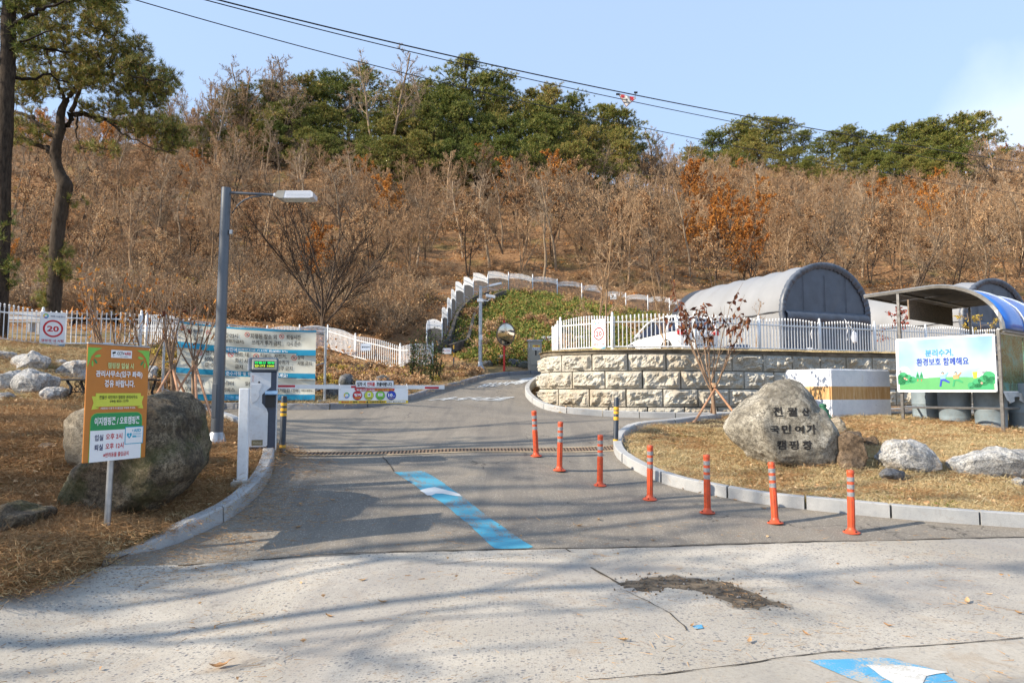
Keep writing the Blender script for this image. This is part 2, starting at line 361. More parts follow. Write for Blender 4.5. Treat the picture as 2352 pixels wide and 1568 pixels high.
def ring(parent, cx, cz, r0, r1, mat, y, n=32, name='print_ring', a0=0, a1=2 * math.pi, rzs=1):
    vs = []; fs = []
    for k in range(n + 1):
        t = a0 + (a1 - a0) * k / n
        for r in (r0, r1): vs.append((cx + r * math.cos(t), y, cz + r * rzs * math.sin(t)))
    for k in range(n): fs.append((2 * k, 2 * k + 1, 2 * k + 3, 2 * k + 2))
    m = bpy.data.meshes.new(name); m.from_pydata(vs, [], fs); m.materials.append(mat); return put(name, m, parent)
# ================================================================= GROUND MATERIALS
def terrain_mat():
    m, nt, b = base_mat('terrain_litter_and_dry_grass'); p = wpos(nt)
    n1 = noise_node(nt, p, .7, 6, .6); n2 = noise_node(nt, p, 9, 8, .75); n3 = noise_node(nt, p, 55, 4, .7); n4 = noise_node(nt, p, .35, 3, .5)
    straw = ramp(nt, n2.outputs[0], [(.3, (.22, .15, .075)), (.5, (.42, .31, .165)), (.7, (.56, .45, .27))])
    litter = ramp(nt, n2.outputs[0], [(.3, (.12, .065, .03)), (.5, (.30, .165, .08)), (.68, (.45, .28, .145))])
    green = ramp(nt, n2.outputs[0], [(.35, (.06, .08, .02)), (.65, (.16, .17, .05))])
    sp = NN(nt, 'ShaderNodeSeparateXYZ'); nt.links.new(p, sp.inputs[0])
    hill = ramp(nt, mth(nt, 'MULTIPLY', sp.outputs[1], 1 / 60), [(.40, 0), (.52, 1)])
    c = mix(nt, hill, straw, litter)
    c = mix(nt, ramp(nt, n1.outputs[0], [(.52, 0), (.66, .55)]), c, litter)
    bx = ramp(nt, mth(nt, 'MULTIPLY', mth(nt, 'ADD', sp.outputs[0], 10), .1), [(.78, 1), (.85, 0)]); by = ramp(nt, mth(nt, 'MULTIPLY', sp.outputs[1], .1), [(.95, 1), (1, 0)])
    c = mix(nt, mth(nt, 'MULTIPLY', mth(nt, 'MULTIPLY', bx, by), .8), c, litter)
    vd = NN(nt, 'ShaderNodeVectorMath', operation='DISTANCE'); vd.inputs[1].default_value = (4.1, 14.1, 1.1); nt.links.new(p, vd.inputs[0]); sd_ = mth(nt, 'ADD', vd.outputs['Value'], mth(nt, 'MULTIPLY', n1.outputs[0], .9))
    c = mix(nt, ramp(nt, mth(nt, 'MULTIPLY', sd_, .4), [(.46, .85), (.62, 0)]), c, (.10, .06, .038))
    nb = noise_node(nt, p, 1.6, 6, .7); c = mix(nt, ramp(nt, nb.outputs[0], [(.54, 0), (.64, .6)]), c, (.13, .085, .05))
    c = mix(nt, ramp(nt, n4.outputs[0], [(.53, 0), (.66, .5)]), c, green)
    c = mix(nt, ramp(nt, n3.outputs[0], [(.35, .5), (.6, 0)]), c, (.05, .032, .018))
    nt.links.new(c, b.inputs['Base Color']); b.inputs['Roughness'].default_value = .95; b.inputs['Specular IOR Level'].default_value = .15
    bumpn(nt, b, mix(nt, .5, n2.outputs[0], n3.outputs[0]), .8, .05); return m
def asphalt_mat():
    m, nt, b = base_mat('worn_asphalt'); p = wpos(nt)
    n1 = noise_node(nt, p, .5, 5, .6); n2 = noise_node(nt, p, 120, 3, .8); vo = NN(nt, 'ShaderNodeTexVoronoi'); vo.inputs['Scale'].default_value = 85; nt.links.new(p, vo.inputs['Vector'])
    c = ramp(nt, n1.outputs[0], [(.3, (.195, .170, .138)), (.7, (.30, .262, .208))])
    c = mix(nt, ramp(nt, n2.outputs[0], [(.4, .55), (.58, 0)]), c, (.085, .08, .078))
    c = mix(nt, ramp(nt, vo.outputs['Color'], [(.75, 0), (.85, .6)]), c, (.42, .38, .33))
    n5 = noise_node(nt, p, 1.7, 8, .7, 1.5); c = mix(nt, ramp(nt, n5.outputs[0], [(.55, 0), (.7, .4)]), c, (.29, .235, .165))
    n6 = noise_node(nt, p, 3.1, 6, .7, .5); c = mix(nt, ramp(nt, n6.outputs[0], [(.62, 0), (.72, .45)]), c, (.075, .07, .065))
    mt_ = NN(nt, 'ShaderNodeMapping'); mt_.inputs['Rotation'].default_value = (0, 0, -.36); mt_.inputs['Scale'].default_value = (2.2, .12, 1); nt.links.new(p, mt_.inputs[0]); nq = noise_node(nt, mt_.outputs[0], 1.0, 4, .6); c = mix(nt, ramp(nt, nq.outputs[0], [(.5, 0), (.62, .38)]), c, (.12, .11, .10))
    vc = NN(nt, 'ShaderNodeTexVoronoi', feature='DISTANCE_TO_EDGE'); vc.inputs['Scale'].default_value = .42; n8 = noise_node(nt, p, 1.3, 4); ad = NN(nt, 'ShaderNodeMixRGB', blend_type='ADD'); ad.inputs[0].default_value = .9
    nt.links.new(p, ad.inputs[1]); nt.links.new(n8.outputs['Color'], ad.inputs[2]); nt.links.new(ad.outputs[0], vc.inputs['Vector'])
    crk = mth(nt, 'MULTIPLY', ramp(nt, vc.outputs[0], [(.0, 1), (.0055, 0)]), ramp(nt, noise_node(nt, p, .9, 2).outputs[0], [(.5, 0), (.56, .8)]))
    c = mix(nt, crk, c, (.03, .028, .026))
    nt.links.new(c, b.inputs['Base Color']); b.inputs['Roughness'].default_value = .85; b.inputs['Specular IOR Level'].default_value = .3
    bumpn(nt, b, mix(nt, .5, n2.outputs[0], vo.outputs['Distance']), .6, .012); return m
def concrete_mat(name, light=1.0, specks=1.0):
    m, nt, b = base_mat(name); p = wpos(nt)
    n1 = noise_node(nt, p, .45, 6, .6, .6); n2 = noise_node(nt, p, 30, 6, .75); n3 = noise_node(nt, p, 2.2, 6, .65)
    k = light
    c = ramp(nt, n1.outputs[0], [(.3, (.34 * k, .31 * k, .26 * k)), (.7, (.51 * k, .47 * k, .405 * k))])
    c = mix(nt, ramp(nt, n2.outputs[0], [(.3, .45), (.55, 0)]), c, (.26, .225, .18))
    mp_ = NN(nt, 'ShaderNodeMapping'); mp_.inputs['Scale'].default_value = (1, 1.4, 1); nt.links.new(p, mp_.inputs[0])
    for sc, th, dens in ((46, .74, .8), (26, .82, .85), (90, .66, .6)):
        vo = NN(nt, 'ShaderNodeTexVoronoi'); vo.inputs['Scale'].default_value = sc; nt.links.new(mp_.outputs[0], vo.inputs['Vector'])
        sep = NN(nt, 'ShaderNodeSeparateXYZ'); nt.links.new(vo.outputs['Color'], sep.inputs[0])
        pick = ramp(nt, mth(nt, 'ADD', sep.outputs[0], mth(nt, 'MULTIPLY', mth(nt, 'SUBTRACT', n3.outputs[0], .5), .9)), [(th - .06, 0), (th, 1)])
        shp = ramp(nt, vo.outputs['Distance'], [(.30, 1), (.44, 0)])
        c = mix(nt, mth(nt, 'MULTIPLY', mth(nt, 'MULTIPLY', pick, shp), dens * specks), c, ramp(nt, sep.outputs[1], [(.2, (.075, .085, .11)), (.7, (.17, .165, .17)), (.9, (.3, .22, .15))]))
    n7 = noise_node(nt, p, 1.1, 7, .7, 2.5); c = mix(nt, ramp(nt, n7.outputs[0], [(.54, 0), (.68, .5)]), c, (.33, .25, .17)); n9 = noise_node(nt, p, .33, 5, .6, 1.2); c = mix(nt, ramp(nt, n9.outputs[0], [(.46, 0), (.60, .6)]), c, (.25, .235, .22)); na = noise_node(nt, p, .8, 8, .75, 3); c = mix(nt, ramp(nt, na.outputs[0], [(.60, 0), (.66, .5)]), c, (.17, .15, .13))
    nt.links.new(c, b.inputs['Base Color']); b.inputs['Roughness'].default_value = .9; b.inputs['Specular IOR Level'].default_value = .25
    bumpn(nt, b, mix(nt, .5, n2.outputs[0], n3.outputs[0]), .7, .012); return m
def granite_mat(name, c0, c1, sc=70):
    m, nt, b = base_mat(name); p = wpos(nt); n1 = noise_node(nt, p, 2.1, 6, .65); n2 = noise_node(nt, p, sc * 2, 3, .8)
    c = ramp(nt, n1.outputs[0], [(.3, c0), (.7, c1)]); c = mix(nt, ramp(nt, n2.outputs[0], [(.38, .5), (.5, 0)]), c, tuple(x * .45 for x in c0))
    n3 = noise_node(nt, p, 7, 8, .75, 1); c = mix(nt, ramp(nt, n3.outputs[0], [(.55, 0), (.72, .45)]), c, (.20, .16, .11))
    nt.links.new(c, b.inputs['Base Color']); b.inputs['Roughness'].default_value = .8; bumpn(nt, b, n2.outputs[0], .3, .006); return m
TERR = terrain_mat(); ASP = asphalt_mat(); CON = concrete_mat('worn_aggregate_concrete'); CON2 = concrete_mat('smooth_concrete_patch', .95, .3)
KERB = granite_mat('granite_kerb', (.30, .31, .32), (.46, .455, .44)); KERB2 = granite_mat('weathered_kerb', (.16, .165, .18), (.26, .26, .27))
def sheet(name, poly, mat, off=0, res=.35, kind='structure', parent=None, zf=None):
    xs = [p[0] for p in poly]; ys = [p[1] for p in poly]
    gx = np.arange(min(xs), max(xs), res); gy = np.arange(min(ys), max(ys), res)
    A, B = np.meshgrid(gx, gy); A = A.ravel() + res * .3; B = B.ravel() + res * .3
    s = sdist(A, B, poly); k = s < -res * .35
    pts = [Vector(p) for p in poly] + [Vector((a, b)) for a, b in zip(A[k], B[k])]
    n = len(poly); r = delaunay_2d_cdt(pts, [(i, (i + 1) % n) for i in range(n)], [list(range(n))], 1, 1e-5)
    vx = np.array([v.x for v in r[0]]); vy = np.array([v.y for v in r[0]]); vz = (zf(vx, vy) if zf else H(vx, vy)) + off
    m = bpy.data.meshes.new(name); fs = []
    for f in r[2]:
        f = list(f); a, b, c = [r[0][i] for i in f[:3]]
        if (b.x - a.x) * (c.y - a.y) - (b.y - a.y) * (c.x - a.x) < 0: f = f[::-1]
        fs.append(f)
    m.from_pydata(list(zip(vx, vy, vz)), [], fs); m.materials.append(mat); m.shade_smooth()
    o = put(name, m, parent)
    if kind and parent is None: o['kind'] = kind
    return o
# terrain sheet, fine near the camera and coarse far away
gx = np.r_[-260, -200, np.arange(-150, -30, 5), np.arange(-30, -11, .6), np.arange(-11, 13, .125), np.arange(13, 40, .6), np.arange(40, 200, 5), 240, 320]
gy = np.r_[-60, -40, np.arange(-25, 4, 2), np.arange(4, 19, .125), np.arange(19, 34, .3), np.arange(34, 80, .9), np.arange(80, 220, 4), np.arange(220, 340, 20)]
A, B = np.meshgrid(gx, gy)
S = np.full(A.shape, 50.0); nr = (B > -30) & (B < 34) & (A > -32) & (A < 40); S[nr] = sroad(A[nr], B[nr])
Z = TT(A, B, S)
bankm = np.clip(S / .5, 0, 1)
Z += bankm * (hf(A, B, .9, .07) + hf(A, B, 3.0, .035) + hf(A, B, 9, .012)) * np.clip(1.3 - np.abs(B) / 200, .3, 1)
Z += np.clip((B - 34) / 20, 0, 1) * (hf(A, B, .11, 1.1) + hf(A, B, .35, .35))
Z[sdist(A, B, PLAT) < .6] -= .25
ny, nx = A.shape
idx = np.arange(nx * ny).reshape(ny, nx)
fs = np.stack([idx[:-1, :-1], idx[:-1, 1:], idx[1:, 1:], idx[1:, :-1]], -1).reshape(-1, 4)
m = bpy.data.meshes.new('terrain'); m.from_pydata(np.c_[A.ravel(), B.ravel(), Z.ravel()].tolist(), [], fs.tolist()); m.materials.append(TERR); m.shade_smooth()
o = tag(put('terrain', m), 'dry grass banks and leaf strewn hillside', kind='structure')
GXX, GYY, GZZ = gx, gy, Z
def TZ(x, y):
    """height of the terrain mesh"""
    x = np.atleast_1d(np.asarray(x, float)); y = np.atleast_1d(np.asarray(y, float))
    i = np.clip(np.searchsorted(GXX, x) - 1, 0, len(GXX) - 2); j = np.clip(np.searchsorted(GYY, y) - 1, 0, len(GYY) - 2)
    a = np.clip((x - GXX[i]) / (GXX[i + 1] - GXX[i]), 0, 1); b = np.clip((y - GYY[j]) / (GYY[j + 1] - GYY[j]), 0, 1)
    return (GZZ[j, i] * (1 - a) + GZZ[j, i + 1] * a) * (1 - b) + (GZZ[j + 1, i] * (1 - a) + GZZ[j + 1, i + 1] * a) * b
def tz(x, y): return float(TZ(x, y)[0])
def GT(u, v, far_=140):
    """where a pixel meets the terrain mesh"""
    g = G(u, v, far_, fn=lambda x, y: TZ(x, y)); return Vector((g.x, g.y, tz(g.x, g.y)))
tag(sheet('asphalt_road', ASPHs, ASP, 0, .35), 'worn grey asphalt driveway rising through the gate', kind='structure')
tag(sheet('concrete_road', CONC, CON, 0, .9), 'pale speckled concrete road in front', kind='structure')
# plateau of the camp
tag(sheet('camp_platform', PLAT, TERR, 0, .8, zf=lambda x, y: np.array([zplat(a, b) for a, b in zip(x, y)]) + hf(x, y, 1.1, .03)), 'raised ground of the camp behind the stone wall', kind='structure')
# smoother slab in the lower right, joint, cracks, paint
def strip(name, px, wd, mat, off, jit=.01, kind=None, par=None):
    c = [G2(u, v) for u, v in px]; c = resample(c, .12); L = []; R = []
    for i, p in enumerate(c):
        a = Vector(c[max(i - 1, 0)]); b = Vector(c[min(i + 1, len(c) - 1)]); d = (b - a).normalized(); n = Vector((-d.y, d.x)); q = Vector(p) + n * ru(-jit, jit)
        k = wd * ru(.4, 1.2); L.append(q + n * k); R.append(q - n * k)
    vs = L + R[::-1]; z = H(np.array([v.x for v in vs]), np.array([v.y for v in vs])) + off
    n = len(c); m = bpy.data.meshes.new(name); m.from_pydata([(v.x, v.y, q) for v, q in zip(vs, z)], [], [(i, i + 1, 2 * n - 2 - i, 2 * n - 1 - i) for i in range(n - 1)]); m.materials.append(mat)
    o = put(name, m, par)
    if par is None: o['kind'] = 'structure'
    return o
CRK = M('crack_dirt', (.06, .048, .034), .95, var=.4, scale=30)
patchline = [(1350, 1568), (1500, 1553), (1640, 1540), (1760, 1520), (1900, 1500), (2120, 1484), (2352, 1470)]
pp = [G2(u, v) for u, v in patchline]; pp = resample(pp, .2)
pp = [(a + ru(-.015, .015), b + ru(-.015, .015)) for a, b in pp]
sheet('concrete_patch', pp + [G2(2900, 1440), G2(2900, 1900), G2(1000, 1900), G2(1000, 1620)], CON2, .004, .5)
strip('patch_joint', patchline, .008, CRK, .009)
strip('road_joint', [(232, 1300), (430, 1299), (640, 1285), (900, 1270), (1200, 1262), (1500, 1257), (1900, 1244), (2352, 1235)], .013, CRK, .008)
strip('road_crack', [(1298, 1262), (1330, 1285), (1362, 1307), (1400, 1330), (1425, 1345)], .014, CRK, .008)
strip('road_crack', [(1440, 1360), (1500, 1390), (1545, 1415), (1580, 1450)], .005, CRK, .008)
strip('road_crack', [(350, 1242), (300, 1275), (200, 1330), (130, 1375), (60, 1420), (0, 1455)], .007, CRK, .009)
strip('road_crack', [(1000, 1300), (1120, 1285), (1240, 1272)], .003, CRK, .008)
strip('road_crack', [(905, 1083), (890, 1062), (880, 1050)], .012, CRK, .008)
def paint_mat(name, c, under, wear):
    m, nt, b = base_mat(name); p = wpos(nt); n = noise_node(nt, p, 2.0, 8, .75, .5); n2 = noise_node(nt, p, 70, 4, .8); n3 = noise_node(nt, p, .9, 2)
    col = ramp(nt, n3.outputs[0], [(.3, tuple(x * .8 for x in c)), (.7, c)]); f = mth(nt, 'ADD', mth(nt, 'MULTIPLY', n.outputs[0], .6), mth(nt, 'MULTIPLY', n2.outputs[0], .4))
    col = mix(nt, ramp(nt, f, [(wear, 1), (wear + .05, 0)]), col, under); nt.links.new(col, b.inputs['Base Color']); b.inputs['Roughness'].default_value = .75; bumpn(nt, b, n2.outputs[0], .5, .008); return m
PB = paint_mat('blue_road_paint', (.07, .34, .48), (.17, .165, .155), .445); PB2 = paint_mat('faded_blue_road_paint', (.08, .36, .60), (.42, .39, .33), .435)
PW = paint_mat('white_road_paint', (.62, .64, .64), (.2, .19, .175), .42); PW2 = paint_mat('faded_white_road_paint', (.72, .72, .70), (.45, .42, .36), .44)
def marking(name, px, mat, off, par=None, res=.25):
    p = [G2(u, v) for u, v in px]; p = resample(p + [p[0]], .1)[:-1]
    p = [(a + ru(-.006, .006), b + ru(-.006, .006)) for a, b in p]
    o = sheet(name, p, mat, off, res, parent=par)
    return o
a = marking('blue_lane_marking', [(905, 1086), (974, 1082), (1010, 1105), (1060, 1140), (1140, 1200), (1228, 1259), (1138, 1263), (1080, 1208), (1020, 1160), (975, 1132), (930, 1102)], PB, .005); a['kind'] = 'structure'
b_ = marking('white_chevron', [(975, 1134), (960, 1128), (998, 1120), (1052, 1135), (1062, 1143), (1005, 1133), (985, 1143)], PW, .009); b_['kind'] = 'structure'
a = marking('faded_blue_marking', [(1855, 1523), (1960, 1516), (2040, 1512), (2090, 1526), (2160, 1546), (2210, 1580), (1990, 1580), (1930, 1552)], PB2, .009); a['kind'] = 'structure'
a = marking('faded_white_arrow', [(1990, 1535), (2080, 1531), (2185, 1551), (2130, 1556), (2110, 1590), (2075, 1580), (2040, 1570)], PW2, .013); a['kind'] = 'structure'
for q in ([(1225, 1268), (1262, 1276), (1270, 1285), (1240, 1280)], [(1590, 1440), (1610, 1436), (1615, 1446), (1596, 1448)], [(1712, 1482), (1728, 1480), (1732, 1487), (1716, 1490)]):
    a = marking('faded_blue_marking', q, PB2, .006); a['kind'] = 'structure'
# broken hole in the concrete, filled with dirt and grit
HOLE = M('pothole_dirt', (.13, .10, .068), 1, var=.5, scale=14, bump=1, bs=60, vec=1)
hp = [(1418, 1345), (1440, 1337), (1480, 1333), (1520, 1325), (1570, 1329), (1620, 1333), (1670, 1340), (1700, 1352), (1735, 1362), (1765, 1378), (1815, 1393), (1760, 1394), (1700, 1396), (1670, 1385), (1640, 1372), (1600, 1360), (1545, 1354), (1500, 1358), (1465, 1360), (1440, 1352)]
hp2 = [G2(u, v) for u, v in hp]; hp2 = resample(smooth_line(hp2 + [hp2[0]], 4), .05)[:-1]; hp2 = [(a + .05 * noise.noise(Vector((a * 9, b * 9, 1))) + ru(-.022, .022), b + .09 * noise.noise(Vector((a * 9, b * 9, 5))) + ru(-.022, .022)) for a, b in hp2]
ce_ = Vector((sum(p[0] for p in hp2) / len(hp2), sum(p[1] for p in hp2) / len(hp2)))
hq = []
for i_, p_ in enumerate(hp2):
    a_, b_ = Vector(hp2[i_ - 3]), Vector(hp2[(i_ + 3) % len(hp2)]); n_ = Vector(((b_ - a_).y, -(b_ - a_).x)).normalized()
    if sdist1(p_[0] + n_.x * .06, p_[1] + n_.y * .06, hp2) < 0: n_ = -n_
    k_ = .05 + .045 * noise.noise(Vector((p_[0] * 7, p_[1] * 7, 2))); hq.append((p_[0] + n_.x * k_, p_[1] + n_.y * k_))
sheet('pothole_rim', hq, concrete_mat('stained_concrete_rim', .62, 1.2), .003, .1)
sheet('pothole', hp2, HOLE, .006, .1)['label'] = 'dark dirt filled hole in the concrete road'
# writing painted on the upper driveway
def road_text(s, u0, v0, u1, v1, u2, v2, nm='road_lettering'):
    """baseline left, baseline right, top left"""
    a, b, c = [Vector(G2(*q)) for q in ((u0, v0), (u1, v1), (u2, v2))]
    src = text_mesh(s, .03); vs = [v.co.copy() for v in src.vertices]; X = [v.x for v in vs]; Y = [v.y for v in vs]
    w_, h_ = max(X) - min(X), max(Y) - min(Y)
    q = [a + (b - a) * ((v.x - min(X)) / w_) + (c - a) * ((v.y - min(Y)) / h_) for v in vs]
    z = H(np.array([p.x for p in q]), np.array([p.y for p in q])) + .012
    m = bpy.data.meshes.new(nm); m.from_pydata([(p.x, p.y, k) for p, k in zip(q, z)], [], [tuple(p.vertices) for p in src.polygons]); m.materials.append(PW)
    o = put(nm, m); o['kind'] = 'structure'; return o
road_text('A사이트', 975, 921, 1142, 922, 1040, 911)
road_text('임산부용', 1090, 890, 1200, 882, 1120, 880, 'road_lettering')
a = marking('white_road_arrow', [(1178, 880), (1200, 872), (1192, 871), (1228, 867), (1232, 871), (1222, 872), (1200, 880)], PW, .012); a['kind'] = 'structure'
# ================================================================= KERBS (each stone a part)
def kerb(name, line, side, mat, label, hgt=.13, wid=.17, L=1.0, taper=0):
    root = bpy.data.objects.new(name, None); COL.objects.link(root); root['kind'] = 'structure'; root['label'] = label
    pts = resample(line, .2); n = int(round(L / .2)); i = 0
    while i < len(pts) - 1:
        seg = pts[i:i + n + 1]; i += n
        if len(seg) < 2: break
        mb = MB(); ring_ = []
        z = H(np.array([p[0] for p in seg]), np.array([p[1] for p in seg])); dz = ru(-.006, .006)
        for k, p in enumerate(seg):
            a = Vector(seg[max(k - 1, 0)]); b = Vector(seg[min(k + 1, len(seg) - 1)]); d = (b - a).normalized(); nn = Vector((-d.y, d.x)) * side
            q = Vector(p) + (d * (.013 if k == 0 else -.013 if k == len(seg) - 1 else 0))
            hg = hgt if not taper else hgt * min(1, max(.12, (i - n + k) * .2 / taper + .05))
            for o_, h_ in ((0.0, -.12), (.012, hg - .02), (.03, hg), (wid - .01, hg), (wid, hg - .01), (wid, -.12)):
                ring_.append((q.x + nn.x * o_, q.y + nn.y * o_, z[k] + h_ + dz))
        m6 = 6
        fs = [(k * m6 + j, k * m6 + j + 1, (k + 1) * m6 + j + 1, (k + 1) * m6 + j) for k in range(len(seg) - 1) for j in range(5)]
        fs += [tuple(range(6)), tuple((len(seg) - 1) * m6 + j for j in range(6))]
        mb.add(ring_, fs); mb.build('kerb_stone', mat, root)
    return root
kerb('kerb', KLs, 1, KERB, 'granite kerb curving round the left bank', .18, .17, 1.4, .9)
kerb('kerb', KFs, 1, KERB2, 'dark grey kerb along the far side of the driveway', .15, .17)
kerb('kerb', KWs, 1, KERB, 'pale kerb at the foot of the stone block wall', .17, .16)
kerb('kerb', KIs, -1, KERB, 'pale kerb round the grassy island with the boulder', .15, .17)
# ================================================================= STONE BLOCK WALL
def blockmat():
    m, nt, b = base_mat('split_face_block'); c = coords(nt); p = wpos(nt); n1 = noise_node(nt, p, 3.2, 8, .7); n2 = noise_node(nt, p, 22, 6, .75); n3 = noise_node(nt, p, .8, 4, .6)
    col = ramp(nt, n1.outputs[0], [(.3, (.42, .395, .34)), (.5, (.60, .575, .505)), (.7, (.70, .68, .62))])
    col = mix(nt, ramp(nt, n2.outputs[0], [(.35, .5), (.55, 0)]), col, (.22, .18, .12)); col = mix(nt, ramp(nt, n3.outputs[0], [(.5, 0), (.65, .5)]), col, (.38, .29, .18))
    oi = NN(nt, 'ShaderNodeObjectInfo'); col = mix(nt, .55, col, ramp(nt, oi.outputs['Random'], [(0, (.62, .60, .56)), (.35, (.95, .93, .90)), (.7, (.80, .74, .66)), (1, (1, 1, 1))]), 'MULTIPLY')
    n6 = noise_node(nt, p, 1.3, 6, .7, 1.5); col = mix(nt, ramp(nt, n6.outputs[0], [(.56, 0), (.68, .55)]), col, (.20, .175, .13))
    nt.links.new(col, b.inputs['Base Color']); b.inputs['Roughness'].default_value = .9; bumpn(nt, b, n2.outputs[0], .8, .04); return m
BLK = blockmat(); COPE = M('stained_coping', (.17, .14, .10), .9, var=.3, scale=3, bump=.5, vec=1)
wall = thing('stone_block_wall', 'curved retaining wall of cream split face stone blocks', 'wall')
wl = np.array(WALLs); ws = np.r_[0, np.cumsum(np.hypot(*np.diff(wl, axis=0).T))]
def wall_at(s, off=0):
    x, y = np.interp(s, ws, wl[:, 0]), np.interp(s, ws, wl[:, 1]); e = .06
    dx = np.interp(s + e, ws, wl[:, 0]) - np.interp(s - e, ws, wl[:, 0]); dy = np.interp(s + e, ws, wl[:, 1]) - np.interp(s - e, ws, wl[:, 1]); L = math.hypot(dx, dy) or 1
    return Vector((x - dy / L * -off * -1, y + dx / L * off * 1, 0)) if 0 else Vector((x - dy / L * off, y + dx / L * off, 0))
CH = .515; ZT = 2.87
zb = ZT - 4 * CH + .0
for c in range(4):
    s = .3 + (c % 2) * .5; top = ZT - c * CH; set_ = .035 * (3 - c)
    while s < ws[-1] - .2:
        Lb = ru(1.03, 1.12); s1 = min(s + Lb, ws[-1]); nxs, nzs = 22, 11; mb = MB(); seed = rnd() * 100
        for j in range(nzs + 1):
            for i in range(nxs + 1):
                a = i / nxs; b = j / nzs; ss = s + .02 + (s1 - s - .04) * a; z = top - CH + .014 + (CH - .028 - (.22 * max(0, 1 - ss / 2.6) ** 1.5 if c == 0 else 0)) * b
                e = min(a * Lb, (1 - a) * Lb, b * CH, (1 - b) * CH)
                k = min(1, max(0, (e - .025) / .07)); k = k * k * (3 - 2 * k)
                d = k * (.075 + .105 * noise.fractal(Vector((ss * 4.5 + seed, z * 5.5, seed)), .7, 2.2, 5) + .05 * noise.noise(Vector((ss * 2 + seed, z * 2, 0)))) if 0 < i < nxs and 0 < j < nzs else -.0
                q = wall_at(ss, set_ - max(-.01, d)); mb.v.append((q.x, q.y, z))
        W_ = nxs + 1
        mb.f = [(j * W_ + i, j * W_ + i + 1, (j + 1) * W_ + i + 1, (j + 1) * W_ + i) for j in range(nzs) for i in range(nxs)]
        o_ = len(mb.v)
        for i, j in ((0, 0), (nxs, 0), (nxs, nzs), (0, nzs)):
            ss = s + .012 + (s1 - s - .024) * i / nxs; q = wall_at(ss, set_ + .3); mb.v.append((q.x, q.y, top - CH + .01 + (CH - .02 - (.22 * max(0, 1 - ss / 2.6) ** 1.5 if c == 0 else 0)) * j / nzs))
        cn = [0, nxs, nzs * W_ + nxs, nzs * W_]
        for k in range(4): mb.f.append((cn[(k + 1) % 4], cn[k], o_ + k, o_ + (k + 1) % 4))
        bo = mb.build('stone_block', BLK, wall, fixn=False); s = s1
mb = MB(); sv = np.arange(0.05, ws[-1], .3)
for k, s in enumerate(sv):
    q0, q1, = wall_at(s, .06), wall_at(s, .34)
    for q, z in ((q0, ZT - .01), (q0, ZT + .1), (q1, ZT + .11), (q1, ZT - .01)): mb.v.append((q.x, q.y, z - .22 * max(0, 1 - s / 2.6) ** 1.5))
    if k: o_ = (k - 1) * 4; mb.f += [(o_ + j, o_ + (j + 1) % 4, o_ + 4 + (j + 1) % 4, o_ + 4 + j) for j in range(4)]
mb.build('coping', COPE, wall)
mb = MB()
for k, s in enumerate(sv):
    q0, q1 = wall_at(s, .2), wall_at(s, .3)
    for q, z in ((q0, .4), (q0, ZT - .02), (q1, ZT - .02), (q1, .4)): mb.v.append((q.x, q.y, z))
    if k: o_ = (k - 1) * 4; mb.f += [(o_ + j, o_ + (j + 1) % 4, o_ + 4 + (j + 1) % 4, o_ + 4 + j) for j in range(4)]
mb.build('joint_backing', M('wall_joint', (.30, .27, .21), 1, var=.3), wall)
# ================================================================= FENCES
FENG = M('weathered_fence', (.07, .07, .075), .6, var=.15, dirt=((.12, .12, .12), .6), scale=4, vec=1)  # dark grey for the lower picket parts, upper ends stay white
def picket_mesh(style):
    mb = MB(); z = .92
    if style == 0:
        mb.box((0, 0, .46), (.022, .022, .92))
        mb.lathe([(.012, z), (.028, z + .01), (.028, z + .018), (.012, z + .03), (.018, z + .05), (.03, z + .065), (.016, z + .085), (.002, z + .105)], 6)
        mb.box((0, 0, z - .005), (.05, .012, .012))
    else: mb = MB(); mb.box((0, 0, .36), (.026, .026, .72)); nf = len(mb.f); mb.box((0, 0, .85), (.03, .026, .26)); mb.box((0, 0, 1.0), (.03, .026, .05), taper=.2); m_ = mb.mesh('picket', FENG); m_.materials.append(FENCE)
    if style:
        for i, p in enumerate(m_.polygons): p.material_index = 1 if i >= nf else 0
        return m_
    return mb.mesh('picket', FENCE)
PK = [picket_mesh(0), picket_mesh(1)]
def post_mesh(h):
    mb = MB(); mb.box((0, 0, h / 2 - .1), (.06, .06, h + .2)); mb.lathe([(.036, h), (.045, h + .015), (.03, h + .03), (.036, h + .05), (.03, h + .075), (.01, h + .09), (.001, h + .092)], 8)
    mb.box((0, 0, .02), (.13, .13, .04)); return mb.mesh('fence_post', FENCE, True)
